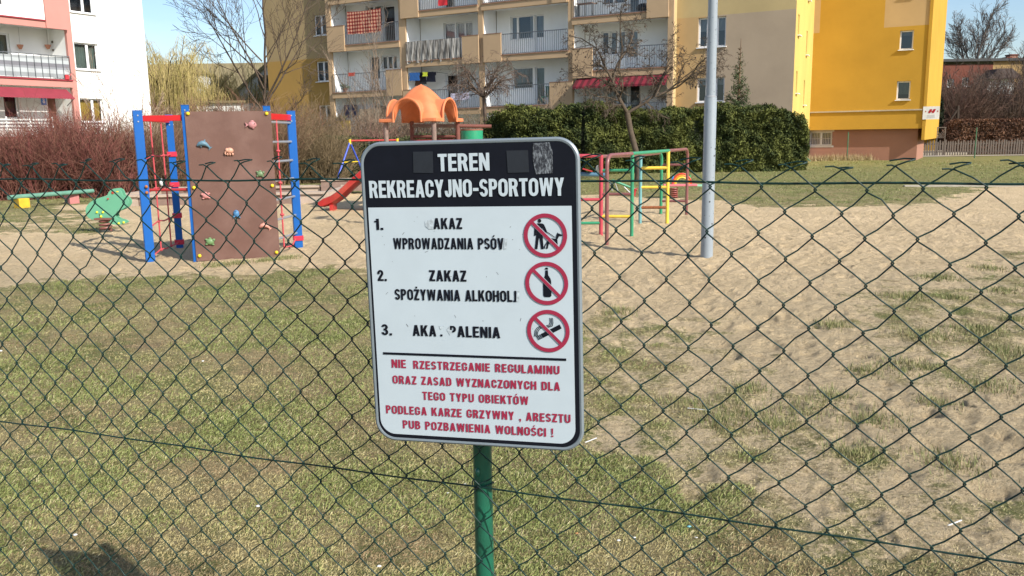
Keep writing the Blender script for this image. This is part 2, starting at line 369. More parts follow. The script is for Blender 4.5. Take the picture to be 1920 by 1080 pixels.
# grass blades on the near ground: short, dry and green, lying at all angles
def grass_blades(n, r0, r1, amax, size, name):
    rng = np.random.default_rng(11)
    r = r0*(r1/r0)**rng.random(n); a = np.radians(rng.uniform(-amax, amax, n)); x = r*np.sin(a); y = r*np.cos(a)
    m = sand_value(x, y); keep = rng.random(n) < np.clip(1-m*1.05, 0, 1)**1.2; tuft = fbm(x*6, y*6, 3, 3.); keep &= tuft + rng.random(n)*.6 > .40
    x, y, m, r, tuft = x[keep], y[keep], m[keep], r[keep], tuft[keep]; n = len(x); z = relief(x, y, m)
    gr = fbm(x*1.3, y*1.3, 4, 70.); green = sstep(.47, .63, gr + (rng.random(n)-.5)*.35)
    green = green*(1-sstep(.1, .5, m)*.8); L_ = size*(.35 + rng.random(n)*.8)*(.75+.55*green)*(1+.03*r)*(1-.4*m); tilt = rng.uniform(.8, 1.5, n)*(1-.25*green); az = rng.uniform(0, 2*math.pi, n)
    dx, dy, dz = np.cos(az)*np.sin(tilt)*L_, np.sin(az)*np.sin(tilt)*L_, np.cos(tilt)*L_*.8
    wd = (.0007+.0007*rng.random(n))*(1+.13*r); sx, sy = -np.sin(az)*wd, np.cos(az)*wd
    p = np.stack([x, y, z-.002], 1); d = np.stack([dx, dy, dz], 1); s_ = np.stack([sx, sy, 0*sx], 1)
    V = np.stack([p-s_, p+s_, p+d*.62+s_*.75+np.array([0, 0, 1])*(L_*.10)[:, None], p+d], 1).reshape(-1, 3)
    i = np.arange(n)*4; Q = np.stack([i, i+1, i+2, i+3], 1)
    dry = np.array([.39, .32, .145]); grn = np.array([.20, .225, .07]); brn = np.array([.27, .185, .10]); pale = np.array([.40, .35, .19])
    brown = sstep(.46, .58, fbm(x*2.2, y*2.2, 4, 130.))*(1-green)*(1-sstep(.05, .35, m))
    c = dry*(1-green[:, None]) + grn*green[:, None]; c = c*(1-brown[:, None]*.85)+brn*brown[:, None]*.85
    pk = rng.random(n) < .10; c[pk] = pale; sm_ = (sstep(.05, .5, m)*.6)[:, None]; c = c*(1-sm_)+np.array([.46, .38, .21])*sm_; c = c*(.7+.5*rng.random((n, 1)))
    me = new_mesh(name, V, [Q], [mat('grass_blade', (1, 1, 1), rough=.65, var=.05, attr='tint', spec=.25)], colors=np.repeat(c, 4, axis=0))
    ob = link(me, name); tag(ob, 'short dry and green grass covering the near ground behind the wire fence', 'grass', kind='stuff'); return ob
grass_blades(900000, 2.1, 16.0, 33.5, .024, 'grass')
go_ = grass_blades(170000, 17.0, 50.0, 34, .035, 'lawn_grass'); go_['label'] = 'greener mown lawn grass behind the sand in front of the buildings'

exec_parts = []
# ------------------------------------------------------------------ common materials
WHITE = mat('white_plaster', (.80, .80, .78), rough=.9, var=.04, scale=.8, bump=.15, bscale=30, spec=.2)
LOGGIA = mat('loggia_plaster', (.82, .83, .82), rough=.9, var=.05, scale=.8, spec=.2)
PVC = mat('window_frame_white', (.80, .80, .80), rough=.4, var=.02)
def glass_mat(name, tint, refl):
    m = bpy.data.materials.new(name); m.use_nodes = True; nt = m.node_tree; b = nt.nodes['Principled BSDF']; out = nt.nodes['Material Output']
    t = nt.nodes.new('ShaderNodeBsdfTransparent'); t.inputs[0].default_value = (*tint, 1); g = nt.nodes.new('ShaderNodeBsdfGlossy'); g.inputs['Roughness'].default_value = .03
    g.inputs[0].default_value = (.9, .95, 1, 1)
    fr = nt.nodes.new('ShaderNodeFresnel'); fr.inputs[0].default_value = 1.5; ad = nt.nodes.new('ShaderNodeMath'); ad.operation = 'ADD'; ad.inputs[1].default_value = refl
    nt.links.new(fr.outputs[0], ad.inputs[0]); mx = nt.nodes.new('ShaderNodeMixShader'); nt.links.new(ad.outputs[0], mx.inputs[0]); nt.links.new(t.outputs[0], mx.inputs[1]); nt.links.new(g.outputs[0], mx.inputs[2]); nt.links.new(mx.outputs[0], out.inputs[0])
    nt.nodes.remove(b); return m
GLASS = glass_mat('window_glass', (.75, .78, .78), .05)
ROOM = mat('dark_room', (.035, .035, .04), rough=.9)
def curtain_mat(name, col):
    m = mat(name, col, rough=.9, var=.15, scale=2.); nt = m.node_tree; return m
CURT = curtain_mat('net_curtain', (.42, .42, .43)); CURT_D = curtain_mat('grey_curtain', (.14, .15, .16)); CURT_Y = curtain_mat('mustard_blind', (.45, .30, .06)); CURT_T = curtain_mat('green_grey_curtain', (.13, .17, .15))
STEEL = mat('rail_steel', (.13, .14, .15), rough=.5, metal=.3, var=.2, scale=8)

def wall_grid(mb, a0, a1, z0, z1, o, holes, matf, cuts_a=(), cuts_z=(), depth=.18):
    """flat wall at offset o with rectangular openings and reveals; matf(a, z) gives the paint there"""
    A_ = sorted({a0, a1, *[h[0] for h in holes], *[h[1] for h in holes], *cuts_a}); Z_ = sorted({z0, z1, *[h[2] for h in holes], *[h[3] for h in holes], *cuts_z})
    A_ = [a for a in A_ if a0 <= a <= a1]; Z_ = [z for z in Z_ if z0 <= z <= z1]
    for a, b in zip(A_[:-1], A_[1:]):
        for z, y in zip(Z_[:-1], Z_[1:]):
            ca, cz = (a+b)/2, (z+y)/2
            if any(h[0] < ca < h[1] and h[2] < cz < h[3] for h in holes): continue
            mb.face([(a, o, z), (b, o, z), (b, o, y), (a, o, y)], matf(ca, cz))
    for (h0, h1, h2, h3) in holes:
        m = matf((h0+h1)/2, h2-.01); d = o-depth
        mb.face([(h0, o, h2), (h0, d, h2), (h0, d, h3), (h0, o, h3)], m); mb.face([(h1, o, h2), (h1, o, h3), (h1, d, h3), (h1, d, h2)], m)
        mb.face([(h0, o, h2), (h1, o, h2), (h1, d, h2), (h0, d, h2)], m); mb.face([(h0, o, h3), (h0, d, h3), (h1, d, h3), (h1, o, h3)], m)
def window(f, parent, h, o, lights=(0, .5, 1), curtain=None, cur_frac=1., sill=True, fw=.06, name='window', bars=(), low_panel=None, cur_mode='top', wide_sill=.09):
    """window with frame, panes, curtain and sill in the opening h of a wall at offset o"""
    a0, a1, z0, z1 = h; d = o-.12; w = a1-a0
    mb = MB(f); fr = .07
    mb.box(a0+.004, a1-.004, d-.05, d, z0+.004, z0+fr, PVC); mb.box(a0+.004, a1-.004, d-.05, d, z1-fr, z1-.004, PVC)
    for L_ in lights:
        c = a0 + w*L_; q0, q1 = (c+.004, c+fr) if L_ == 0 else (c-fr, c-.004) if L_ == 1 else (c-fr*.85, c+fr*.85)
        mb.box(q0, q1, d-.047, d+.003, z0+fr, z1-fr, PVC)
    for (fa0, fa1, fz) in bars:
        zz = z0+(z1-z0)*fz; mb.box(a0+w*fa0, a0+w*fa1, d-.044, d+.001, zz-.035, zz+.035, PVC)
    if low_panel:
        fa0, fa1, fz = low_panel; mb.box(a0+w*fa0+.05, a0+w*fa1-.05, d-.044, d-.012, z0+.05, z0+(z1-z0)*fz-.03, PVC)
    wo = mb.build(name, parent)
    for l0, l1 in zip(lights[:-1], lights[1:]):
        pm = MB(f); b0, b1 = a0+w*l0+fr, a0+w*l1-fr
        pm.face([(b0, d-.03, z0+fr), (b1, d-.03, z0+fr), (b1, d-.03, z1-fr), (b0, d-.03, z1-fr)], GLASS); pm.build('pane', wo)
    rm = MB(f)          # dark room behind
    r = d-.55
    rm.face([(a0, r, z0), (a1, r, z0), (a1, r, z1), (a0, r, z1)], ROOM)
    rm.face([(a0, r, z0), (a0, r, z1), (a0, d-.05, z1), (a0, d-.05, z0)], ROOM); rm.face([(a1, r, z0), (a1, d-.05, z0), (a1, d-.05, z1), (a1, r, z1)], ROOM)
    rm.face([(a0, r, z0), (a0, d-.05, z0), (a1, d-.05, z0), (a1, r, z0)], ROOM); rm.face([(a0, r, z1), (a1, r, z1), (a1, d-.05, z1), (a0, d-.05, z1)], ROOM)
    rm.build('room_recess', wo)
    if curtain is not None:
        cm = MB(f); n = max(6, int(w/.07)); cz0, cz1 = (z1-(z1-z0)*cur_frac, z1-.02) if cur_mode == 'top' else (z0+.02, z0+(z1-z0)*cur_frac)
        spans = [(a0+.03, a1-.03)] if cur_mode != 'sides' else [(a0+.03, a0+w*.3), (a1-w*.22, a1-.03)]
        if cur_mode == 'sides': cz0, cz1 = z0+.03, z1-.02
        for (c0, c1) in spans:
            k = max(4, int(n*(c1-c0)/w)); pts = [(c0+(c1-c0)*i/k, d-.13-(.035 if i % 2 else 0)-.01*random.random()) for i in range(k+1)]
            for (pa, po), (qa, qo) in zip(pts[:-1], pts[1:]): cm.face([(pa, po, cz0), (qa, qo, cz0), (qa, qo, cz1), (pa, po, cz1)], curtain)
        cm.build('curtain', wo)
    if sill:
        sm = MB(f); sm.box(a0-.05, a1+.05, d+.002, o+wide_sill, z0-.045, z0-.002, PVC); sm.build('sill', wo)
    return wo
def railing(f, parent, a0, a1, o, z0, z1, m=STEEL, step=.12, extra=True, name='railing', ends=False):
    mb = MB(f); n = int((a1-a0)/step)
    for i in range(n+1):
        a = a0 + (a1-a0)*i/n; w = .009; mb.box(a-w, a+w, o-w, o+w, z0+.06, z1-.02, m)
    mb.box(a0, a1, o-.022, o+.022, z1-.02, z1+.02, m); mb.box(a0, a1, o-.015, o+.015, z0+.03, z0+.06, m)
    for i in range(0, n+1, 8): a = a0+(a1-a0)*i/n; mb.box(a-.018, a+.018, o-.019, o+.019, z0, z0+.03, m)
    return mb.build(name, parent)

# ================================================================== MAIN APARTMENT BUILDING
FB = Frame(29.6, d=40.9)
PEACH = render_mat('peach_render', (.47, .33, .20)); OCHRE = render_mat('ochre_render', (.40, .245, .075)); TAN = render_mat('tan_render', (.38, .28, .15))
ORANGE = render_mat('orange_tan_render', (.50, .335, .16)); GREIGE = render_mat('grey_beige_render', (.42, .325, .23)); PALEY = render_mat('pale_yellow_render', (.50, .38, .19))
EDGE = mat('slab_edge_tin', (.30, .16, .10), rough=.6, var=.15, scale=4); ROOFD = mat('roof_felt', (.06, .06, .06), rough=.9)
bld = thing('apartment_building', 'long beige and ochre apartment block with white loggias behind the hedge and trees', 'building', FB.w(-24, -5, 0))
TOP = 14.2; LF = .56; BK = -.9
aL, aR = -40.8, FB.px(1490, 100)[0]; P1a, P4b = -35.3, -13.89
mb = MB(FB)
hl = [FB.rect(582, 28, 608, 67), FB.rect(588, 115, 615, 153), FB.rect(592, 197, 619, 236)]
ws = hl[0][1]-hl[0][0]; hl = [(-36.75, -35.62+.12, h[2], h[3]) for h in hl]; hl.append((hl[0][0], hl[0][1], hl[0][2]+2.68, hl[0][3]+2.68))
zb1 = FB.px(560, 112)[1]
wall_grid(mb, aL, P1a+.02, 0, TOP, 0, hl, lambda a, z: TAN if z > zb1 else OCHRE, cuts_z=(zb1,))
hr = [FB.rect(1309, 32, 1361, 88), FB.rect(1311, 145, 1358, 191)]
hr = [(hr[0][0], hr[0][1], h[2], h[3]) for h in hr]; hr.append((hr[0][0], hr[0][1], hr[0][2]+2.68, hr[0][3]+2.68))
zy = FB.px(1400, 24)[1]; ax = FB.px(1322, 120)[0]
wall_grid(mb, P4b-.02, aR, 0, TOP, 0, hr, lambda a, z: PALEY if z > zy else (GREIGE if a > ax else ORANGE), cuts_z=(zy,), cuts_a=(ax,))
mb.face([(aL, 0, 0), (aL, -11, 0), (aL, -11, TOP), (aL, 0, TOP)], TAN); mb.face([(aL, -11, 0), (aR, -11, 0), (aR, -11, TOP), (aL, -11, TOP)], TAN)
mb.build('wall', bld)
for h in hl: window(FB, bld, h, 0, (0, .42, 1), CURT_D, .8)
for i, h in enumerate(hr): window(FB, bld, h, 0, (0, .34, .67, 1), CURT, .45 if i != 1 else .3)
rf = MB(FB); rf.box(aL-.3, aR+.3, -11.3, LF+.5, TOP, TOP+.3, ROOFD); rf.build('roof', bld)
bays = dict(b1=(-34.97, -29.98), b2=(-29.53, -24.75), b3=(-24.45, -19.43), b4=(-19.14, -14.18))
levels = dict(b1=[1.54, 4.30, 6.98, 9.66, 12.34], b2=[.47, 3.14, 5.82, 8.48, 11.16], b3=[.49, 3.17, 5.82, 8.50, 11.18], b4=[2.05, 4.75, 7.37, 10.05, 12.7])
# pilasters
for (p0, p1) in ((P1a, -34.97), (-29.98, -29.53), (-24.75, -24.45), (-19.43, -19.14), (-14.18, P4b)):
    pm = MB(FB); pm.box(p0, p1, LF-.12, LF, 0, TOP, PEACH); pm.box(p0+.03, p1-.03, BK, LF-.12, 0, TOP, LOGGIA if p1 < -14 else PALEY); pm.build('pilaster', bld)
def R(b, *px): return FB.rect(*px, o=BK)
winspec = {   # (bay, level index): list of (opening px rect, lights, curtain, fraction, low panel, sill)
 ('b1', 3): [(686, -66, 742, -30)], ('b1', 2): [(684, 9, 709, 50), (711, 9, 741, 76)][:0],
}
def unit(b, rect_px, lights, cur, frac=1., mode='top', sill=True, lp=None, door=False, lev=None):
    a0, a1, z0, z1 = R(b, *rect_px)
    if door and lev is not None: z0 = lev+.06
    return ((a0, a1, z0, z1), lights, cur, frac, mode, sill, lp)
units = {
 'b1': [unit('b1', (686, 10, 716, 50), (0, .45, 1), CURT, .5), unit('b1', (717, 10, 740, 60), (0, 1), CURT_D, .5, door=True, lev=6.98),
        unit('b1', (694, 105, 712, 165), (0, 1), CURT_D, 1., door=True, lev=4.30, lp=(0, 1, .38)), unit('b1', (715, 104, 744, 130), (0, .35, .68, 1), CURT, .8),
        unit('b1', (686, 196, 706, 236), (0, 1), CURT_D, .7, door=True, lev=1.54), unit('b1', (709, 196, 738, 222), (0, .5, 1), CURT, .8)],
 'b2': [unit('b2', (832, 42, 853, 100), (0, 1), CURT, .5, door=True, lev=5.82), unit('b2', (855, 41, 886, 72), (0, .5, 1), CURT, .9),
        unit('b2', (836, 139, 858, 190), (0, 1), None, 1, door=True, lev=3.14, lp=(0, 1, .35)), unit('b2', (860, 136, 889, 173), (0, .45, 1), CURT, .7, 'sides'),
        unit('b2', (830, -45, 852, 0), (0, 1), CURT, .5, door=True, lev=8.48)],
 'b3': [unit('b3', (957, 29, 1000, 74), (0, .28, 1), CURT, .9, 'sides'), unit('b3', (1002, 27, 1020, 90), (0, 1), CURT, .45, door=True, lev=5.82, lp=(0, 1, .45)),
        unit('b3', (960, 126, 999, 167), (0, 1), CURT, .7), unit('b3', (1003, 125, 1021, 180), (0, 1), CURT_T, 1., door=True, lev=3.17),
        unit('b3', (956, -66, 999, -22), (0, .3, 1), CURT, .8), unit('b3', (1002, -66, 1021, 0), (0, 1), CURT_D, .8, door=True, lev=8.50)],
 'b4': [unit('b4', (1127, 59, 1141, 102), (0, 1), CURT_D, .9), unit('b4', (1143, 58, 1172, 103), (0, .5, 1), CURT, .85), unit('b4', (1174, 57, 1196, 120), (0, 1), CURT, .8, door=True, lev=4.75, lp=(0, 1, .36)),
        unit('b4', (1136, 160, 1176, 196), (0, .5, 1), CURT, .7), unit('b4', (1178, 158, 1200, 210), (0, 1), CURT_D, .7, door=True, lev=2.05),
        unit('b4', (1178, -60, 1199, 20), (0, 1), CURT_D, .9, door=True, lev=7.37), unit('b4', (1128, -36, 1172, 8), (0, .5, 1), CURT, .7)],
}
lw = MB(FB)
for b, (a0, a1) in bays.items():
    wall_grid(lw, a0, a1, 0, TOP, BK, [u[0] for u in units[b]], lambda a, z: LOGGIA, depth=.14)
lw.build('loggia_wall', bld)
for b in units:
    for h, li, cu, fr, mode, sl, lp in units[b]: window(FB, bld, h, BK, li, cu, fr, sill=(h[3]-h[2] < 1.7), low_panel=lp, cur_mode=mode, wide_sill=.06, name='window' if h[3]-h[2] < 1.7 else 'balcony_door')
def balcony(b, lev, panel=None, rail=True, panel_mat=PEACH, rail_top=None):
    a0, a1 = bays[b]; bm = MB(FB)
    bm.box(a0+.002, a1-.002, BK+.002, LF-.14, lev-.20, lev, LOGGIA)
    bm.box(a0-.05, a1+.05, LF-.139, LF+.07, lev-.33, lev-.035, panel_mat if panel_mat is not PEACH else PEACH)
    bm.box(a0-.03, a1+.03, LF-.12, LF+.11, lev-.034, lev+.012, EDGE)
    so = bm.build('balcony', bld); r0, r1 = a0+.02, a1-.02
    if panel:
        pm = MB(FB); q0, q1 = panel; pm.box(q0, q1, LF+.075, LF+.15, lev-.33, lev+1.10, panel_mat); pm.box(q0-.01, q1+.01, LF+.06, LF+.165, lev+1.101, lev+1.13, EDGE if panel_mat is PEACH else OCHRE); pm.build('parapet', so)
        if q0 < (a0+a1)/2: r0 = q1
        else: r1 = q0
    if rail: railing(FB, so, r0, r1, LF+.03, lev, lev+1.05)
    return so
PX = lambda x, y: FB.px(x, y, LF+.1)[0]
balcony('b1', 12.34, (-35.1, -33.9)); balcony('b1', 9.66, (PX(725, 0), PX(755, 0))); balcony('b1', 6.98, (-35.15, PX(646, 70))); balcony('b1', 4.30, (PX(725, 155), PX(754, 155))); balcony('b1', 1.54, (PX(629, 245), PX(657, 245)), panel_mat=mat('yellow_parapet', (.52, .36, .06), rough=.85, var=.1))
for b in ('b2',):
    balcony(b, 11.16, (PX(867, 0), PX(896, 0))); balcony(b, 8.48, (-29.75, PX(784, 10))); balcony(b, 5.82, (PX(867, 95), PX(898, 95))); balcony(b, 3.14, (-29.75, -28.6)); balcony(b, .47, rail=False)
balcony('b3', 11.18, (-24.6, -23.4)); balcony('b3', 8.50, (PX(1035, 0), PX(1063, 0))); balcony('b3', 5.82, (PX(907, 90), PX(940, 90))); balcony('b3', 3.17, (PX(1031, 175), PX(1074, 175))); balcony('b3', .49, rail=False)
balcony('b4', 12.7, (-19.2, -18.2)); balcony('b4', 10.05, (-19.3, -18)); balcony('b4', 7.37, (PX(1213, 15), PX(1254, 15))); balcony('b4', 4.75, (PX(1074, 120), PX(1111, 120))); balcony('b4', 2.05)

# things on the balconies
def cloth_strip(f, a0, a1, o, z0, z1, m, name, label, cat, sag=.02, ragged=0., n=14, group=None, rows=5, lean=0.):
    """thin cloth hanging over a line or rail: wavy sheet with two faces and a folded top"""
    rng = random.Random(name+label); V = []; F_ = []
    for j in range(rows+1):
        for i in range(n+1):
            t = i/n; a = a0+(a1-a0)*t; z = z1+(z0-z1)*j/rows + (rng.uniform(0, ragged) if j == rows else 0) - sag*math.sin(math.pi*t) + lean*t
            V.append(f.w(a+.01*rng.uniform(-1, 1), o+.02+.022*math.sin(t*n*1.3+j*.5)*(.3+j/rows), z))
    for j in range(rows):
        for i in range(n): k = j*(n+1)+i; F_.append([k, k+1, k+n+2, k+n+1])
    me = bpy.data.meshes.new(name); c = f.w((a0+a1)/2, o, z0); me.from_pydata([tuple(v-c) for v in V], [], F_); me.materials.append(m); me.update()
    ob = link(me, name, None, tuple(c)); s_ = ob.modifiers.new('thickness', 'SOLIDIFY'); s_.thickness = .012
    return tag(ob, label, cat, group)
def check_mat(name, c1, c2, c3, sc):
    m = bpy.data.materials.new(name); m.use_nodes = True; nt = m.node_tree; b = nt.nodes['Principled BSDF']; b.inputs['Roughness'].default_value = .95
    t = nt.nodes.new('ShaderNodeTexCoord'); mpn = nt.nodes.new('ShaderNodeMapping'); mpn.inputs['Rotation'].default_value = (0, 0, rad(29.6)); nt.links.new(t.outputs['Object'], mpn.inputs[0])
    sp = nt.nodes.new('ShaderNodeSeparateXYZ'); nt.links.new(mpn.outputs[0], sp.inputs[0]); facs = []
    for ax_ in (0, 2):
        a = nt.nodes.new('ShaderNodeMath'); a.operation = 'MULTIPLY'; a.inputs[1].default_value = sc; nt.links.new(sp.outputs[ax_], a.inputs[0])
        w = nt.nodes.new('ShaderNodeMath'); w.operation = 'PINGPONG'; w.inputs[1].default_value = .5; nt.links.new(a.outputs[0], w.inputs[0])
        g = nt.nodes.new('ShaderNodeMath'); g.operation = 'GREATER_THAN'; g.inputs[1].default_value = .26; nt.links.new(w.outputs[0], g.inputs[0]); facs.append(g.outputs[0])
    ad = nt.nodes.new('ShaderNodeMath'); ad.operation = 'ADD'; nt.links.new(facs[0], ad.inputs[0]); nt.links.new(facs[1], ad.inputs[1])
    r = nt.nodes.new('ShaderNodeValToRGB'); r.color_ramp.interpolation = 'CONSTANT'; e = r.color_ramp.elements; e.new(.5); ml = nt.nodes.new('ShaderNodeMath'); ml.operation = 'MULTIPLY'; ml.inputs[1].default_value = .45; nt.links.new(ad.outputs[0], ml.inputs[0]); nt.links.new(ml.outputs[0], r.inputs[0])
    for el, p, c in zip(e, (0, .3, .8), (c1, c2, c3)): el.position = p; el.color = (*c, 1)
    nt.links.new(r.outputs[0], b.inputs['Base Color']); return m
FA = lambda x, y: FB.px(x, y, LF+.1)
a0, z1 = FA(650, 27); a1, z0 = FA(715, 59)
cloth_strip(FB, a0, a1, LF+.06, z0, z1+.15, check_mat('checked_blanket', (.55, .33, .22), (.35, .06, .04), (.10, .015, .015), 5.2), 'blanket', 'red and cream checked blanket hung out on the upper left balcony', 'blanket', sag=.05, ragged=.05)
JEAN = mat('dark_denim', (.02, .035, .11), rough=.9); WHITECL = mat('white_laundry', (.6, .6, .62), rough=.9); REDCL = mat('red_laundry', (.5, .07, .05), rough=.9)
for i, (x0, x1) in enumerate(((645, 656), (659, 670))):
    a0, z1 = FB.px(x0, 201, .2); a1, z0 = FB.px(x1, 222, .2); mj = MB(FB)
    for k in (0, 1):
        c = a0+(a1-a0)*(.25+.5*k); mj.prism([(c-.075, z0+(.02 if k else 0)), (c+.075, z0+(.02 if k else 0)), (c+.095, z1), (c-.095, z1)], .18, .22, JEAN)
    mj.box(a0+.02, a1-.02, .177, .223, z1-.02, z1+.14, JEAN)
    ob = mj.build('jeans'); tag(ob, 'dark blue jeans on the line of the lowest left balcony, %s of the pair' % ('left' if i == 0 else 'right'), 'jeans', 'jeans hung out to dry')
a0, z1 = FB.px(657, 196, .0); a1, z0 = FB.px(704, 205, .0); cloth_strip(FB, a0, a1, 0, z0-.1, z1, WHITECL, 'white_sheet', 'white sheet with a red print drying behind the jeans', 'sheet')
a0, z1 = FA(673, 204); a1, z0 = FA(716, 223); cloth_strip(FB, a0, a1, LF+.08, z0-.2, z1, mat('beige_screen', (.33, .27, .20), rough=.95, var=.2, scale=6), 'balcony_screen', 'plain beige cloth screen on the railing beside the jeans', 'screen')
a0, z1 = FA(653, 136); a1, z0 = FA(665, 142); cloth_strip(FB, a0, a1, LF+.05, z0, z1, REDCL, 'red_cloth', 'small red cloth over the rail of the left middle balcony', 'cloth', n=5)
a0, z1 = FA(821, -2); a1, z0 = FA(838, 9); cloth_strip(FB, a0, a1, LF+.05, z0, z1, mat('bright_red_cloth', (.55, .03, .04), rough=.9), 'red_towel', 'bright red towel over the topmost railing of the second bay', 'towel', n=6)
a0, z1 = FA(845, 175); a1, z0 = FA(879, 186); cloth_strip(FB, a0, a1, LF+.06, z0, z1, mat('lilac_laundry', (.50, .47, .58), rough=.9, var=.3, scale=9), 'patterned_sheet', 'pale lilac patterned sheet over the railing right of the orange roof', 'sheet', n=8)
REED = bpy.data.materials.new('reed_screen'); REED.use_nodes = True
nt = REED.node_tree; b_ = nt.nodes['Principled BSDF']; b_.inputs['Roughness'].default_value = .95
t_ = nt.nodes.new('ShaderNodeTexCoord'); m_ = nt.nodes.new('ShaderNodeMapping'); m_.inputs['Scale'].default_value = (16, 16, 1.1); n_ = nt.nodes.new('ShaderNodeTexNoise'); n_.inputs['Scale'].default_value = 1.3; n_.inputs['Detail'].default_value = 6; r_ = nt.nodes.new('ShaderNodeValToRGB')
nt.links.new(t_.outputs['Object'], m_.inputs[0]); nt.links.new(m_.outputs[0], n_.inputs['Vector']); nt.links.new(n_.outputs[0], r_.inputs[0]); nt.links.new(r_.outputs[0], b_.inputs['Base Color'])
r_.color_ramp.elements[0].position = .42; r_.color_ramp.elements[0].color = (.09, .08, .07, 1); r_.color_ramp.elements[1].position = .6; r_.color_ramp.elements[1].color = (.48, .46, .42, 1)
a0, z1 = FA(762, 83); a1, z0 = FA(865, 112); z1 = 5.82+1.06
cloth_strip(FB, a0, a1, LF+.07, 5.82+.10, z1, REED, 'reed_screen', 'weathered grey reed matting with a ragged lower edge on the second bay railing', 'screen', sag=.0, ragged=-.28, n=46)
# drying clothes on a small rack
rk = thing('drying_rack', 'clothes dryer hung with blue, black and lime laundry above the orange roof', 'drying rack', FB.w(FB.px(795, 150, .3)[0], .3, FB.px(795, 150, .3)[1]))
zr = FB.px(795, 136, .3)[1]; ra, rb = FB.px(772, 140, .3)[0], FB.px(817, 140, .3)[0]; mk = MB(FB)
for o_ in (.1, .3, .5): mk.box(ra, rb, o_-.01, o_+.01, zr-.01, zr+.01, STEEL)
for a_ in (ra, rb): mk.box(a_-.012, a_+.012, BK, .52, zr-.032, zr-.012, STEEL)
mk.build('rack_frame', rk)
for (u0, u1, zz, cc, nm) in ((0, .42, .42, (.03, .12, .35), 'blue_shirt'), (.36, .62, .62, (.02, .02, .025), 'black_trousers'), (.55, .75, .22, (.55, .62, .05), 'lime_cloth'), (.62, 1, .52, (.03, .03, .05), 'dark_shirt'), (.05, .3, .7, (.16, .08, .05), 'brown_cloth')):
    mq = MB(FB); o_ = {'blue_shirt': .5, 'lime_cloth': .5, 'black_trousers': .3, 'dark_shirt': .3, 'brown_cloth': .1}[nm]; q0, q1 = ra+(rb-ra)*u0, ra+(rb-ra)*u1; mm = mat(nm, cc, rough=.9, var=.3, scale=8)
    mq.prism([(q0, zr), (q0+.04, zr-zz*.5), (q0-.02, zr-zz), (q1, zr-zz*1.06), (q1-.03, zr-zz*.5), (q1, zr)], o_+.012, o_+.035, mm); mq.prism([(q0, zr+.01), (q0, zr-zz*.3), (q1, zr-zz*.35), (q1, zr+.01)], o_-.035, o_-.012, mm); mq.build(nm, rk)
# flower box, pot plant, chair, bundle, awning
fbx = thing('flower_box', 'dark green plant trough on the yellow corner parapet', 'flower box', FB.w(PX(640, 225), LF+.12, 1.54+1.13)); mf = MB(FB); c0, c1 = PX(629, 225), PX(648, 225)
mf.box(c0, c1, LF+.04, LF+.2, 2.68, 2.82, mat('dark_trough', (.04, .05, .03), rough=.7)); mf.build('trough', fbx)
lm = Tubes(); rr_ = np.random.default_rng(5)
for i in range(70):
    p = FB.w(rr_.uniform(c0, c1), LF+.12+rr_.uniform(-.06, .06), 2.8); d_ = rr_.normal(0, .05, 3); lm.add([p, p+d_+[0, 0, .06], p+d_*1.8+[0, 0, .05]], [.012, .012, .004], (.05, .09, .03))
LEAFM = mat('leaf_tint', (1, 1, 1), rough=.8, attr='tint', var=.2, scale=12, spec=.2)
lm.build('foliage', LEAFM, fbx, 3, kind='stuff')
def pot_plant(f, a, o, z, label, h=.5, pc=(.35, .13, .07), name='potted_plant'):
    t = thing(name, label, 'plant', f.w(a, o, z)); m = MB(f); w = f.w(a, o, z)
    m.tube([w, w+[0, 0, .2], w+[0, 0, .24]], [.10, .15, .16], mat('terracotta_%d' % int(pc[0]*100), pc, rough=.8), 10); m.build('pot', t)
    tb = Tubes(); rg = np.random.default_rng(int(abs(a*100)))
    for i in range(60):
        d_ = rg.normal(0, 1, 3); d_[2] = abs(d_[2])+.3; d_ /= np.linalg.norm(d_); L_ = h*rg.uniform(.3, 1); tb.add([w+[0, 0, .2], w+d_*L_*.6+[0, 0, .2], w+d_*L_+[0, 0, .12]], [.008, .02, .006], tuple(np.array([.07, .11, .04])*rg.uniform(.5, 1.3)))
    tb.build('foliage', LEAFM, t, 3, kind='stuff'); return t
pot_plant(FB, FB.px(646, 150, .3)[0], .3, 4.31, 'leafy green pot plant standing behind the left middle railing', .55)
ch = thing('garden_chair', 'green folding chair on the balcony beside the tall door', 'chair', FB.w(FB.px(1026, 185, .1)[0], .1, 3.18)); ca = FB.px(1026, 185, .1)[0]; GCH = mat('green_plastic', (.02, .18, .12), rough=.5)
mc = MB(FB); mc.box(ca-.24, ca+.24, -.12, .32, 3.58, 3.61, GCH); mc.build('seat', ch); mc = MB(FB)
for k in range(4): mc.box(ca-.22+.12*k, ca-.14+.12*k, -.2, -.17, 3.62, 4.1, GCH)
mc.box(ca-.24, ca+.24, -.205, -.165, 4.101, 4.15, GCH); mc.build('backrest', ch)
for sx in (-.22, .22):
    for so in (-.1, .3): mc = MB(FB); mc.box(ca+sx-.015, ca+sx+.015, so-.015, so+.015, 3.18, 3.58, GCH); mc.build('leg', ch)
bd = MB(FB); ba, bz = FB.px(1207, 18, .2); bd.ball(FB.w(ba, .2, 7.6), .32, mat('black_bag', (.02, .02, .022), rough=.5), 9, 6, (1.2, .8, .75)); tag(bd.build('black_bundle', smooth=True), 'black bin bag lying on the upper right balcony', 'bag')
tb_ = thing('balcony_table', 'small round-edged table folded behind the upper right railing', 'table', FB.w(FB.px(1098, 30, .2)[0], .2, 7.38)); ta = FB.px(1098, 30, .2)[0]; mt = MB(FB); mt.box(ta-.45, ta+.45, -.05, .45, 8.05, 8.08, EDGE); mt.build('tabletop', tb_)
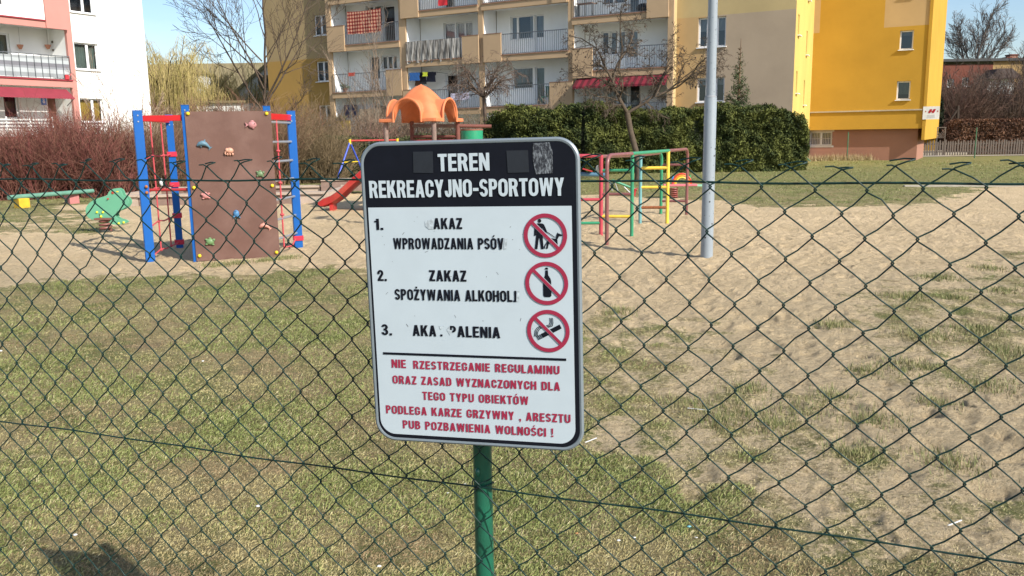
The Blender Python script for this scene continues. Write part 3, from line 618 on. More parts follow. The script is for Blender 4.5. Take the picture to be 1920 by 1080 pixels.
for sx in (-.4, .4): mt = MB(FB); mt.box(ta+sx-.02, ta+sx+.02, .1, .3, 7.38, 8.05, STEEL); mt.build('leg', tb_)
def awning(f, a0, a1, zt, zb, o0, o1, m1, m2, label, parent=None, n=28, scallop=.12):
    t = thing('awning', label, 'awning', f.w((a0+a1)/2, o1, zb)); mm = MB(f); w = (a1-a0)/n
    for i in range(n):
        m = m1 if i % 2 else m2; x0, x1 = a0+w*i, a0+w*(i+1); xm = (x0+x1)/2
        mm.face([(x0, o1, zb), (x1, o1, zb), (x1, o0, zt), (x0, o0, zt)], m)
        mm.face([(x0, o1, zb), (x0, o1+.01, zb-scallop*.7), (xm, o1+.02, zb-scallop), (x1, o1+.01, zb-scallop*.7), (x1, o1, zb)], m)
    mm.build('canopy', t); fm_ = MB(f); fm_.box(a0, a1, o1-.03, o1, zb-.03, zb+.0, STEEL)
    for a_ in (a0+.05, a1-.05): fm_.bar(f.w(a_, o0, zb-.35), f.w(a_, o1, zb-.04), .025, .025, STEEL)
    fm_.build('awning_frame', t); return t
a0, z1 = FB.px(1074, 151, LF+.5); a1, z0 = FB.px(1249, 147, LF+.5)
awning(FB, a0, a1, 4.40, 3.98, LF+.02, LF+.55, mat('red_canvas', (.19, .015, .028), rough=.8), mat('dark_red_canvas', (.085, .008, .014), rough=.8), 'striped red awning across the ground floor balcony behind the gnarled tree')

# ================================================================== YELLOW WING (same estate, set back)
P0 = tuple(FB.w(FB.px(1490, 100)[0]-.01, -.01, 0)[:2]); P1 = (16.76, 48.5)
FY = Frame(29.6, P=P1); FR = Frame(-math.degrees(math.atan2(P1[1]-P0[1], P1[0]-P0[0])), P=P0)
YEL = render_mat('yellow_render', (.50, .285, .04)); YBE = render_mat('sand_beige_render', (.52, .35, .17)); BRN = render_mat('brown_plinth_render', (.33, .17, .12)); PYEL = render_mat('pale_yellow_wall', (.62, .44, .13))
yw = thing('yellow_building', 'bright yellow apartment wing with two small windows and a brown plinth', 'building', FY.w(FY.px(1620, 200)[0], -3, 0))
y0 = float(np.array([*P1, 0]) @ FY.T); y1 = FY.px(1732, 200)[0]; zbY = 1.66; zst = FY.px(1620, 208)[1]
hy = [FY.rect(1686, 57, 1712, 93), FY.rect(1680, 152, 1706, 187)]; hy = [(hy[0][0]+.02, hy[0][1]+.02, h[2], h[3]) for h in hy]; hy.append((hy[0][0], hy[0][1], hy[0][2]+2.68, hy[0][3]+2.68))
zA = FY.px(1700, 49)[1]; aA = FY.px(1659, 25)[0]; zB = FY.px(1530, 62)[1]; aB = FY.px(1538, 30)[0]
mb = MB(FY)
def ypaint(a, z):
    if a > aA and z > zA: return YBE
    if a < aB and z > zB: return YBE
    return YEL
wall_grid(mb, y0, y1, zbY, TOP+.4, 0, hy, ypaint, cuts_a=(aA, aB), cuts_z=(zA, zB))
mb.face([(y0, 0, zbY), (y1, 0, zbY), (y1, -3, zbY), (y0, -3, zbY)], YEL)
mb.box(y1-.01, y1+.14, -11, .05, 1.06, TOP+.4, YEL)       # end wall standing proud
mb.face([(y0, -11, 0), (y1, -11, 0), (y1, -11, TOP), (y0, -11, TOP)], YEL)
mb.build('wall', yw)
mr_ = MB(FR); L_ret = math.hypot(P1[0]-P0[0], P1[1]-P0[1]); r0 = float(np.array([*P0, 0]) @ FR.T)
hs = []
for (x0, x1, yt, yb) in ((1496.3, 1498.8, 26, 67), (1511.6, 1513.6, 57, 104), (1492.6, 1494.6, 133, 175), (1506.6, 1508.4, 150, 197)):
    q = FR.rect(x0, yt, x1, yb); c = (q[0]+q[1])/2; c = min(max(c, r0+.8), r0+L_ret-.8); hs.append((c-.3, c+.3, q[2], q[3]))
hs += [(h[0], h[1], h[2]+2.68, h[3]+2.68) for h in hs[:2]]
# plain wall with real openings for the slit windows
zs_all = hs; mr_w = []
wall_grid(mr_, r0, r0+L_ret, 1.2, TOP+.1, 0, hs, lambda a, z: PYEL, depth=.12)
mr_.box(r0+.02, r0+L_ret, -.3, -.05, 0, 1.2, mat('pale_pink_plinth', (.55, .40, .33), rough=.9)); mr_.build('side_wall', yw)
for h in hs: window(FR, yw, h, 0, (0, 1), CURT_D, .6, sill=True, wide_sill=.14)
for i, h in enumerate(hy): window(FY, yw, h, 0, (0, 1), [CURT_D, CURT_T, CURT][i], [.25, .7, .5][i])
bp_ = MB(FY); hb = FY.rect(1518, 247, 1560, 273, -.35); pe = FY.px(1720, 265, -.35)[0]
wall_grid(bp_, y0, pe, -.3, zbY, -.35, [hb], lambda a, z: BRN); bp_.face([(pe, -.35, -.3), (pe, -5, -.3), (pe, -5, zbY), (pe, -.35, zbY)], BRN); bp_.build('plinth', yw)
wb = window(FY, yw, hb, -.35, (0, .5, 1), CURT_D, 1., sill=False)
gb = MB(FY); PVCG = mat('dirty_white_paint', (.55, .50, .45), rough=.7)
for k in range(15): a = hb[0]+(hb[1]-hb[0])*k/14; gb.box(a-.008, a+.008, -.325, -.31, hb[2]-.06, hb[3]+.06, PVCG)
for z in (hb[2], (hb[2]+hb[3])/2, hb[3]): gb.box(hb[0]-.05, hb[1]+.05, -.331, -.326, z-.01, z+.01, PVCG)
for z in (hb[2]-.1, hb[3]+.001): gb.box(hb[0]-.1, hb[1]+.1, -.349, -.333, z, z+.1, PVCG)
gb.build('window_grille', wb)
sm = MB(FY); sm.box(y0+.02, y1-.06, .002, .07, zst-.04, zst+.03, mat('zinc_trim', (.45, .38, .28), rough=.5)); sm.build('drip_trim', yw)
rf = MB(FY); rf.box(y0-.2, y1+.3, -11.3, .4, TOP+.4, TOP+.7, ROOFD); rf.build('roof', yw)
# housing association plaque on the end wall
q0, z0 = FY.px(1729.5, 224, .1); q1, z1 = FY.px(1753, 202, .1)
pl = thing('wall_plaque', 'white plaque with a red slanted emblem low on the yellow end wall', 'sign', FY.w((q0+q1)/2, .1, z0)); mp_ = MB(FY)
q1 = q0+.78; z1 = z0+.66
mp_.box(q0, q1, .055, .08, z0, z1, mat('plaque_white', (.8, .8, .8), rough=.4)); mp_.build('plaque_panel', pl)
mq = MB(FY); RDP = mat('plaque_red', (.45, .02, .03), rough=.5); zc = z0+.42
for k in range(2):
    x = q0+.24+k*.17; mq.prism([(x, zc-.10), (x+.11, zc-.10), (x+.20, zc+.10), (x+.09, zc+.10)], .082, .088, RDP)
mq.prism([(q0+.26, zc-.03), (q0+.56, zc-.03), (q0+.58, zc+.02), (q0+.28, zc+.02)], .0885, .091, RDP)
for x in (q0+.10, q0+.66): mq.prism([(x, zc-.04), (x+.07, zc-.04), (x+.035, zc+.04)], .082, .086, RDP)
mq.build('emblem', pl)
for k in range(3):
    ml_ = MB(FY); ml_.box(q0+.2, q1-.2, .081, .084, z0+.08+.06*k, z0+.095+.06*k, mat('plaque_grey', (.35, .35, .38), rough=.6)); ml_.build('fine_print', pl)

# ================================================================== WHITE AND PINK BUILDING (left)
FL = Frame(-60.4, P=(-21.25, 42.5)); PINK = render_mat('pink_render', (.50, .235, .20)); WGAB = mat('white_gable_render', (.84, .83, .80), rough=.9, var=.03, scale=.6, bump=.1, bscale=30, spec=.2); DPINK = mat('dark_red_edge', (.28, .03, .04), rough=.6)
wbld = thing('white_building', 'white apartment block with pink loggias and a red awning at the left', 'building', FL.w(FL.px(150, 120)[0], -4, 0))
l1 = FL.px(281, 180)[0]; lp1 = FL.px(135, 100)[0]; lp0 = FL.px(125.5, 100)[0]
zU = FL.px(40, 28)[1]; zM = FL.px(60, 148)[1]
hw = [FL.rect(133, -22, 171, 24), FL.rect(141, 81, 185, 131), FL.rect(154, 185, 195, 229)]
hw = [(hw[1][0], hw[1][1], h[2], h[3]) for h in hw]
mb = MB(FL); wall_grid(mb, lp1, l1, 0, 15, 0, hw, lambda a, z: WGAB, cuts_z=(.9,))
mb.face([(l1, 0, 0), (l1, -12, 0), (l1, -12, 15), (l1, 0, 15)], WGAB); mb.face([(l1-30, -12, 0), (l1, -12, 0), (l1, -12, 15), (l1-30, -12, 15)], WGAB); mb.build('wall', wbld)
window(FL, wbld, hw[0], 0, (0, .58, 1), CURT_D, .3); window(FL, wbld, hw[1], 0, (0, .58, 1), CURT_T, 1.); window(FL, wbld, hw[2], 0, (0, .58, 1), CURT_Y, 1.)
pk = MB(FL); LP = .12; pk.box(lp0, lp1+.02, LP-.16, LP, 0, 15, PINK); pk.box(lp0+.01, lp1+.0, -1.4, LP-.161, 0, 15, WHITE); pk.build('pilaster', wbld)
LB = -1.3; l0 = lp0-6.0
zs_ = [zM-2.68, zM, zM+2.68, zM+5.36]
hl2 = [FL.rect(-6, 62, 20, 124, LB), FL.rect(8, 179, 36, 222, LB), FL.rect(-12, -44, 8, 10, LB)]
hd = FL.rect(91, 180, 114, 240, LB); hd = (hd[0], hd[1], zs_[0]+.3, hd[3])
LWALL = mat('ground_floor_plaster', (.62, .60, .58), rough=.9, var=.06)
mb = MB(FL); wall_grid(mb, l0, lp0, 0, 15, LB, hl2+[hd], lambda a, z: WHITE if z > zM-.3 else LWALL, cuts_z=(zM-.3,)); mb.build('loggia_wall', wbld)
window(FL, wbld, hl2[0], LB, (0, 1), CURT_T, 1., sill=False); window(FL, wbld, hl2[1], LB, (0, 1), mat('burgundy_lace', (.16, .03, .035), rough=.9, var=.5, scale=5), 1., sill=False); window(FL, wbld, hl2[2], LB, (0, 1), CURT_D, 1, sill=False)
dm = MB(FL); dm.box(hd[0], hd[1], LB-.08, LB-.04, hd[2], hd[3], mat('brown_door', (.16, .06, .035), rough=.5)); do = dm.build('door', wbld); dm = MB(FL); dm.box(hd[0]+.08, hd[0]+.12, LB-.04, LB, hd[2]+1, hd[2]+1.12, STEEL); dm.build('handle', do)
for i, z in enumerate(zs_):
    bm = MB(FL); bm.box(l0, lp0-.002, LB+.002, LP-.05, z-.2, z, WHITE); bm.box(l0, lp0+.0, LP-.049, LP+.10, z-.33, z-.03, PINK); bm.box(l0, lp0+.0, LP-.045, LP+.16, z-.029, z+.03, DPINK); so = bm.build('balcony', wbld)
    if i == 2: p_ = MB(FL); pa = FL.px(80, 20, LP)[0]; p_.box(pa, lp0+.0, LP+.101, LP+.17, z-.33, z+1.12, PINK); p_.build('parapet', so); railing(FL, so, l0, pa, LP+.05, z, z+1.05, mat('white_rail', (.7, .7, .7), rough=.5), .12)
    elif i == 3: railing(FL, so, l0, lp0, LP+.05, z, z+1.05)
    elif i == 1: railing(FL, so, l0, lp0-.02, LP+.05, z, z+1.12, STEEL, .34)
    else:
        for k in range(9):      # louvred white slats of the ground floor screen
            s_ = MB(FL); zz = z-.42+k*.15; s_.box(l0, FL.px(92, 230, LP)[0], LP+.02, LP+.07, zz, zz+.07, mat('grey_white_slat', (.62, .61, .58), rough=.8)); s_.build('slat', so)
        for k in range(5): a_ = l0+.4+k*1.1; s_ = MB(FL); s_.box(a_, a_+.05, LP-.03, LP+.018, z-.45, z+.95, PVC); s_.build('screen_post', so)
rf = MB(FL); rf.box(l0-.3, l1+.3, -12.3, .4, 15, 15.3, ROOFD); rf.build('roof', wbld)
# striped windbreak on the middle balcony
STR = bpy.data.materials.new('striped_canvas'); STR.use_nodes = True; nt = STR.node_tree; b_ = nt.nodes['Principled BSDF']; b_.inputs['Roughness'].default_value = .9
t_ = nt.nodes.new('ShaderNodeTexCoord'); sp_ = nt.nodes.new('ShaderNodeSeparateXYZ'); nt.links.new(t_.outputs['Object'], sp_.inputs[0]); r_ = nt.nodes.new('ShaderNodeValToRGB'); nt.links.new(sp_.outputs[2], r_.inputs[0]); r_.color_ramp.interpolation = 'CONSTANT'
e = r_.color_ramp.elements; cols = [(0, (.25, .27, .28)), (.17, (.40, .43, .44)), (.36, (.24, .25, .27)), (.46, (.17, .17, .19)), (.64, (.40, .43, .44)), (.80, (.28, .30, .31)), (.93, (.10, .12, .15))]
while len(e) < len(cols): e.new(.5)
for el, (p, c) in zip(e, cols): el.position = p; el.color = (*c, 1)
nt.links.new(r_.outputs[0], b_.inputs['Base Color'])
cloth_strip(FL, l0, lp0-.04, LP-.03, zM+.12, zM+1.08, STR, 'striped_windbreak', 'grey and white striped windbreak inside the middle balcony railing at the left', 'windbreak', sag=.04, n=30)
awning(FL, l0, FL.px(139, 172, LP+.6)[0], zM-.42, zM-.85, LP+.02, LP+.6, mat('plain_red_canvas', (.23, .03, .045), rough=.8), mat('plain_red_canvas', (.23, .03, .045), rough=.8), 'plain red awning over the ground floor loggia at the left', n=40, scallop=.06)
for i, (x, y) in enumerate(((38, 88), (90, 88))):
    a, z = FL.px(x, y, LB+.15); t = thing('wall_pot', 'terracotta pot on the white loggia wall, %s' % ('nearer the window' if i == 0 else 'beside the bamboo chime'), 'flower pot', FL.w(a, LB+.15, z), 'terracotta pots hung on the loggia wall')
    m = MB(FL); w = FL.w(a, LB+.15, z-.1); m.tube([w, w+[0, 0, .12], w+[0, 0, .2]], [.06, .12, .15], mat('terracotta_wall', (.42, .19, .11), rough=.8), 10); m.build('pot', t); m = MB(FL); m.tube([w+[0, 0, .2], w+[0, 0, 1.0]], .006, STEEL, 4); m.build('cord', t)
a, z = FL.px(102, 90, LB+.25); t = thing('bamboo_chime', 'hanging chime of dark wooden pieces in the corner of the middle loggia', 'wind chime', FL.w(a, LB+.25, z)); m = MB(FL)
for k in range(9): m.box(a-.10+.07*((k*7) % 3), a+.02+.07*((k*5) % 3), LB+.2, LB+.3, z-.55+k*.13, z-.45+k*.13, mat('dark_bamboo', (.12, .10, .07), rough=.8))
m.build('wood_pieces', t); m = MB(FL); m.tube([FL.w(a, LB+.25, z-.5), FL.w(a, LB+.25, zM+2.45)], .01, STEEL, 4); m.build('cord', t)
a, z = FL.px(82, 189, LB+.02); t = thing('house_number', 'small blue plaque with a white number eight beside the brown door', 'sign', FL.w(a, LB+.02, z)); m = MB(FL); m.box(a-.13, a+.13, LB+.002, LB+.02, z-.2, z+.2, mat('plaque_blue', (.04, .16, .5), rough=.4)); m.build('plate', t)
m = MB(FL)
for zz, rr2 in ((-.055, .062), (.055, .05)):
    ring = [(a+rr2*math.cos(q), z+zz+rr2*math.sin(q)) for q in np.linspace(0, 2*math.pi, 17)[:-1]]; inn = [(a+rr2*.5*math.cos(q), z+zz+rr2*.5*math.sin(q)) for q in np.linspace(0, 2*math.pi, 17)[:-1]]
    for k in range(16): m.face([(ring[k][0], LB+.024, ring[k][1]), (ring[(k+1) % 16][0], LB+.024, ring[(k+1) % 16][1]), (inn[(k+1) % 16][0], LB+.024, inn[(k+1) % 16][1]), (inn[k][0], LB+.024, inn[k][1])], PVC)
m.build('digit', t)
a, z = FL.px(126, 145, LP); t = thing('watering_can', 'red watering can at the right end of the striped balcony', 'watering can', FL.w(a-.1, LP-.2, zM+.03)); m = MB(FL); RW = mat('red_plastic', (.5, .03, .04), rough=.5); w = FL.w(a-.1, LP+.13, zM+.04)
m.tube([w, w+[0, 0, .22]], [.10, .09], RW, 10); m.build('can_body', t); m = MB(FL); m.tube([w+FL.T*.08+[0, 0, .05], w+FL.T*.24+[0, 0, .3]], [.02, .015], RW, 6); m.build('spout', t)

# ================================================================== FAR HOUSES
RT = mat('brown_tiles', (.21, .17, .09), rough=.9, var=.2, scale=1.5); HW = mat('house_white', (.66, .66, .64), rough=.9, var=.04)
def gp(x, y, Y): p = at_y(x, y, Y); return p
ho = thing('far_house', 'low house with a long olive brown roof behind the willow trees', 'house', gp(390, 200, 78)*[1, 1, 0]); m = MB()
x0 = gp(283, 130, 78)[0]; x1 = gp(540, 105, 78)[0]; zr = gp(400, 117, 78)[2]; ze = gp(400, 172, 74)[2]
m.box(x0, x1, 75, 83, 0, ze, HW); m.build('wall', ho); m = MB(); m.face([(x0-.4, 74.4, ze-.1), (x1, 74.4, ze-.1), (x1, 79, zr), (x0-.4, 79, zr)], RT); m.face([(x0-.4, 83.6, ze-.1), (x0-.4, 79, zr), (x1, 79, zr), (x1, 83.6, ze-.1)], RT); m.face([(x0, 75, ze), (x0, 79, zr-.03), (x0, 83, ze)], HW); m.build('roof', ho)
dx0, dx1 = gp(344, 150, 73.9)[0], gp(379, 150, 73.9)[0]; dz0, dz1 = gp(360, 178, 74)[2], gp(360, 139, 74)[2]; m = MB(); m.box(dx0, dx1, 74.0, 77.5, dz0, dz1, HW); m.box(dx0-.2, dx1+.2, 73.8, 77.7, dz1, dz1+.15, RT); dmr = m.build('dormer', ho)
hg = thing('gabled_house', 'white gabled house wall between the willows and the ochre block', 'house', gp(480, 230, 66)*[1, 1, 0]); m = MB(); g0, g1 = gp(443, 190, 66)[0], gp(545, 190, 66)[0]; gm = (g0+g1)/2; gz0 = gp(450, 175, 66)[2]; gz1 = gp(500, 112, 66)[2]
m.box(g0, g1, 66, 74, 0, gz0, HW); m.face([(g0, 66, gz0), (g1, 66, gz0), (gm+1, 66, gz1)], HW); m.build('wall', hg); m = MB(); m.bar((g0-.5, 70, gz0-.3), (gm+1, 70, gz1+.1), 8.4, .2, RT, up=(0, 0, 1)); m.bar((gm+1, 70, gz1+.1), (g1+.5, 70, gz0-.3), 8.4, .2, RT); m.build('roof', hg)
m = MB(); m.box(gm-.3, gm+.5, 65.95, 65.99, gz0+.2, gz0+1.3, ROOM); m.build('window', hg)
# low pale building glimpsed under the trees
lh = thing('pale_garage', 'pale low outbuilding glimpsed behind the bare thicket', 'outbuilding', gp(430, 240, 58)*[1, 1, 0]); m = MB(); m.box(gp(370, 240, 58)[0], gp(470, 240, 58)[0], 58, 62, 0, gp(430, 193, 58)[2], HW); m.build('wall', lh); m = MB(); m.box(gp(368, 240, 58)[0], gp(472, 240, 58)[0], 57.8, 62.2, gp(430, 193, 58)[2], gp(430, 193, 58)[2]+.15, RT); m.build('roof', lh)
# right: dark red building with a tan wing
RB = render_mat('dark_red_render', (.15, .052, .036)); TB = render_mat('tan_wing_render', (.32, .21, .09)); rb = thing('red_brown_building', 'dark red flat roofed building with chimneys and a tan wing far right', 'building', gp(1840, 240, 82)*[1, 1, 0])
bx0, bxm, bx1 = gp(1755, 150, 82)[0], gp(1860, 150, 82)[0], gp(1990, 150, 82)[0]; bzt = gp(1800, 121, 82)[2]
FF = Frame(0, d=82); m = MB(FF); h1 = [FF.rect(1776, 148, 1789, 163), FF.rect(1804, 145, 1816, 162)]
wall_grid(m, bx0, bxm, 0, bzt, 0, h1, lambda a, z: RB); m.face([(bx0, 0, 0), (bx0, -12, 0), (bx0, -12, bzt), (bx0, 0, bzt)], RB); m.build('wall', rb)
for h in h1: window(FF, rb, h, 0, (0, 1), CURT_D, .6)
m = MB(FF); h2 = [FF.rect(1868, 150, 1878, 166), FF.rect(1908, 150, 1918, 166)]; wall_grid(m, bxm, bx1, 0, bzt+.25, 0, h2, lambda a, z: TB); m.build('tan_wall', rb)
for h in h2: window(FF, rb, h, 0, (0, 1), CURT_D, .6)
m = MB(FF); m.box(bx0-.3, bx1, -12, .35, bzt+.26, bzt+.5, ROOFD); m.build('roof', rb)
m = MB(FF); q = FF.rect(1846, 129, 1912, 166, 1.5); m.box(q[0]+.4, q[1]-.4, .02, 1.4, q[3]-.9-1.7, q[3]-.9, HW); m.prism([(q[0], q[3]-.9), (q[1], q[3]-.9), ((q[0]+q[1])/2+.6, q[3]), ((q[0]+q[1])/2-.6, q[3])], .02, 2.0, mat('dark_loft_roof', (.07, .05, .045), rough=.8)); m.build('bay_loft', rb)
for (x0_, x1_, yt, yb) in ((1763, 1773, 116, 125), (1781, 1790, 116, 124), (1888, 1896, 109, 120), (1894, 1908, 104, 119)):
    q = FF.rect(x0_, yt, x1_, yb, -2); m = MB(FF); m.box(q[0], q[1], -2.8, -2, bzt+.4, q[3], BRN); m.box(q[0]-.06, q[1]+.06, -2.86, -1.94, q[3], q[3]+.12, RB); m.build('chimney', rb)

# ================================================================== PLAYGROUND
def gxy(px, py): p = ground(px, py); return np.array([p[0], p[1]])
def V3(p, z): return np.array([p[0], p[1], z], float)
BLUE = mat('blue_paint', (.006, .092, .34), rough=.5, var=.10, spec=.25); REDP = mat('red_paint', (.50, .012, .015), rough=.35, var=.08, coat=.3); YELP = mat('yellow_cap', (.75, .55, .02), rough=.35)
ROPE = mat('red_rope', (.50, .07, .08), rough=.85, var=.15, scale=30); DKRED = mat('dark_red_pipe', (.34, .03, .03), rough=.45, var=.15)
BOARD = mat('brown_board', (.135, .066, .048), rough=.55, var=.10, scale=2.2, bump=.35, bscale=260, col2=(.21, .125, .10), c2amt=.4, c2scale=1.1)
GALV = mat('galvanised_pipe', (.32, .33, .35), rough=.45, metal=.4, var=.12)
A_, B_, C_, D_, E_ = [np.array(p) for p in ((-4.96, 11.62), (-5.06, 12.95), (-4.33, 11.66), (-3.31, 11.90), (-3.22, 12.84))]
cf = thing('jungle_gym', 'blue and red climbing frame with a brown climbing board and rope net', 'climbing frame', V3((A_+D_)/2, 0))
def post(P, top_px, w=.105, rot=25, parent=cf, m=BLUE, zbot=-.12):
    zt = height_at(top_px[0], top_px[1], P[0], P[1]); mb = MB(); a = rad(rot)
    mb.bar(V3(P, zbot), V3(P, zt), w, w, m, up=(math.cos(a), math.sin(a), 0)); o = mb.build('post', parent, bevel=.006)
    b = MB(); b.bar(V3(P, zt), V3(P, zt+.008), w+.006, w+.006, BLUE, up=(math.cos(a), math.sin(a), 0)); b.build('post_cap', o)
    for k in (.06, .14):
        for q in (0, 90, 180, 270):
            d = np.array([math.cos(a+rad(q)), math.sin(a+rad(q)), 0])*(w/2); bb = MB(); c = V3(P, zt-k)+d; bb.tube([c-d*.05, c+d*.16], .010, GALV, 8); bb.build('bolt', o)
    return zt
zA = post(A_, (257, 208), .118, 28); zB = post(B_, (329, 216), .10, 20); zC = post(C_, (346, 198), .095, 13.6); zD = post(D_, (499, 200), .095, 13.6); zE = post(E_, (546, 209), .118, 20)
FBo = Frame(-13.4, P=((C_+D_)/2 + np.array([.235, -.97])*.062))
ba0, bz0 = FBo.px(373, 487); ba1 = FBo.px(524, 480)[0]; bt0 = FBo.px(345, 207)[1]; bt1 = FBo.px(507, 211)[1]; ba0 = .2*ba0+.8*FBo.px(345, 207)[0]; ba1 = (ba1+FBo.px(508, 211)[0])/2; bzt = (bt0+bt1)/2
mb = MB(FBo); mb.prism([(ba0, -.02), (ba1, -.02), (ba1, bzt), (ba0, bzt)], -.024, 0, BOARD); bo = mb.build('climbing_board', cf, bevel=.003)
for (x, y) in ((348, 213), (500, 213), (362, 352), (512, 348), (375, 487), (522, 477)):
    a, z = FBo.px(x, y); a = min(max(a, ba0+.04), ba1-.04); c = FBo.w(a, .008, max(z, .05)); b = MB(); b.ball(c, .024, YELP, 12, 8); b.build('bolt_cap', bo, smooth=True)
def hold(x, y, kind, col, label, s=1.0, flip=1):
    a, z = FBo.px(x, y); m = mat('hold_'+label.split()[0], col, rough=.45, var=.12, scale=12); b = MB(); s *= .88; b.f = FBo
    P = lambda u, o, v: FBo.w(a+u*flip*s, o*s, z+v*s)
    def el(u, v, ru, rv, ro=.035, o=.012):
        i0 = len(b.V); c = P(u, o, v); b.ball((0, 0, 0), 1, m, 14, 8)
        for j in range(i0, len(b.V)): q = b.V[j]; b.V[j] = c + FBo.T*q[0]*ru*s + FBo.N*q[1]*ro*s + np.array([0, 0, q[2]*rv*s])
    if kind == 'fish': el(0, 0, .062, .052); b.prism([(a-.05*s*flip, z), (a-.10*s*flip, z+.035*s), (a-.085*s*flip, z), (a-.10*s*flip, z-.035*s)], 0, .03*s, m); el(.035, .018, .012, .012, .05); el(0, .05, .028, .016, .02); el(.01, -.045, .02, .014, .02)
    if kind == 'dolphin':
        b.tube([P(-.095, .015, -.025), P(-.06, .02, .0), P(-.02, .025, .012), P(.03, .02, -.002), P(.065, .015, -.035), P(.085, .012, -.06)], [.012, .030, .036, .028, .016, .010], m, 12)
        b.prism([(a-.01*s*flip, z+.035*s), (a+.025*s*flip, z+.075*s), (a+.03*s*flip, z+.02*s)], 0, .02*s, m); b.prism([(a+.075*s*flip, z-.045*s), (a+.125*s*flip, z-.045*s), (a+.085*s*flip, z-.075*s), (a+.07*s*flip, z-.10*s)], 0, .018*s, m); b.prism([(a-.05*s*flip, z-.02*s), (a-.04*s*flip, z-.055*s), (a-.02*s*flip, z-.02*s)], 0, .03*s, m)
    if kind == 'elephant': el(0, .005, .055, .045); el(-.04, .012, .03, .034, .045); [el(u, -.05, .015, .022, .025) for u in (-.035, 0, .04)]; b.tube([P(-.06, .03, -.005), P(-.07, .03, -.04), P(-.055, .03, -.055)], [.014, .011, .008], m, 8)
    if kind == 'turtle': el(0, .0, .060, .048); el(.055, .025, .022, .020); [el(u, v, .022, .014, .02) for u, v in ((-.05, .035), (-.05, -.035), (.04, -.042), (.0, .05))]
    if kind == 'ray': el(0, .0, .045, .055); b.prism([(a-.04*s, z-.03*s), (a-.055*s, z-.08*s), (a-.01*s, z-.04*s)], 0, .03*s, m); b.prism([(a+.04*s, z-.01*s), (a+.06*s, z-.075*s), (a+.0*s, z-.04*s)], 0, .03*s, m); el(0, .035, .022, .018, .045)
    b.build('climbing_hold', bo, smooth=True, label=label)
hold(473, 234, 'fish', (.44, .20, .20), 'pink fish hold', 1.05); hold(382, 270, 'dolphin', (.10, .19, .25), 'grey-blue dolphin hold'); hold(431, 283, 'elephant', (.55, .29, .20), 'peach elephant hold')
hold(488, 326, 'turtle', (.13, .20, .10), 'green turtle hold', .9); hold(386, 367, 'turtle', (.50, .22, .20), 'rose turtle hold', .95, -1); hold(443, 400, 'ray', (.07, .20, .38), 'blue ray hold'); hold(497, 423, 'dolphin', (.58, .26, .20), 'salmon dolphin hold', .85); hold(394, 453, 'turtle', (.14, .24, .10), 'dull green turtle hold', 1.05)
def beam(P, Q, zp, zq, w, h, m, name='beam', parent=cf): b = MB(); b.bar(V3(P, zp), V3(Q, zq), w, h, m); return b.build(name, parent, bevel=.004)
u = (C_-A_)/np.linalg.norm(C_-A_); beam(A_+u*.06, C_-u*.055, zA-.10, zA-.10, .045, .075, REDP)
u = (B_-A_)/np.linalg.norm(B_-A_); beam(A_+u*.07, B_-u*.06, zA-.10, zA-.10, .045, .07, REDP)
u = (E_-D_)/np.linalg.norm(E_-D_); beam(D_+u*.055, E_-u*.06, zE-.09, zE-.09, .045, .085, REDP)
b = MB(); zz = height_at(300, 356, (A_+C_)[0]/2, 11.64); b.tube([V3(A_, zz), V3(C_, zz)], .019, DKRED, 8); b.build('crossbar', cf, smooth=True)
for k in (0, 1):
    b = MB(); b.ball(V3(A_+np.array([.06, -.06]), zz+(.05 if k else -.03)), .022, mat('rusty_orange', (.35, .12, .03), rough=.8), 8, 6); b.build('bolt_cap', cf, smooth=True)
def rope(name, pts, r=.011, parent=cf):
    b = MB(); b.tube(pts, r, ROPE, 7); return b.build(name, parent, smooth=True)
# net between the left posts
vx = [A_+(B_-A_)*t for t in (.36, .70)]; topz = zA-.14
hz = [height_at(333, y, B_[0], B_[1]) for y in (290, 347, 405, 459)]
zlow = .09
for q in vx: rope('net_rope', [V3(q, topz), V3(q+[.004, 0], (topz+zlow)/2), V3(q, zlow)], .0105)
for i, z in enumerate(hz):
    z = max(z, .08); pts = [V3(A_+(B_-A_)*t, z + s_) for t, s_ in ((.05, -.05), (.2, -.02), (.36, .012), (.53, -.012), (.70, .0), (.85, -.005), (.955, .01))]; rope('net_rope', pts, .0105)
    b = MB(); b.bar(V3(B_, z+.01-.035), V3(B_, z+.01+.035), .135, .135, mat('red_clamp', (.5, .02, .05), rough=.5), up=(.94, .34, 0)); b.build('rope_clamp', cf)
    for q in vx: b = MB(); b.ball(V3(q, z), .022, ROPE, 8, 6); b.build('rope_knot', cf, smooth=True)
# ladder rungs and knotted rope on the right
for y in (229.5, 266, 302, 337, 372, 408, 443):
    z = height_at(525, y, (D_+E_)[0]/2, (D_+E_)[1]/2); b = MB(); b.tube([V3(D_, z), V3(E_, z)], .017, GALV, 8); b.build('rung', cf, smooth=True)
mid = D_+(E_-D_)*.42; rope('climbing_rope', [V3(mid+[.0, -.08], zE-.12), V3(mid+[.0, -.08], .9), V3(mid+[.0, -.08], .05)], .012)
for y in (283, 343, 402.5): b = MB(); b.ball(V3(mid+[.0, -.08], height_at(527, y, mid[0], mid[1]-.08)), .026, ROPE, 10, 6, (1.25, 1.25, .8)); b.build('rope_knot', cf, smooth=True)
rope('anchor_rope', [V3(mid+[0, -.08], .07), V3((mid+E_)/2, .05), V3(E_-[.02, .05], .14)], .011); b = MB(); b.bar(V3(E_, .10), V3(E_, .17), .145, .145, mat('red_clamp', (.5, .02, .05), rough=.5), up=(.94, .34, 0)); b.build('rope_clamp', cf)

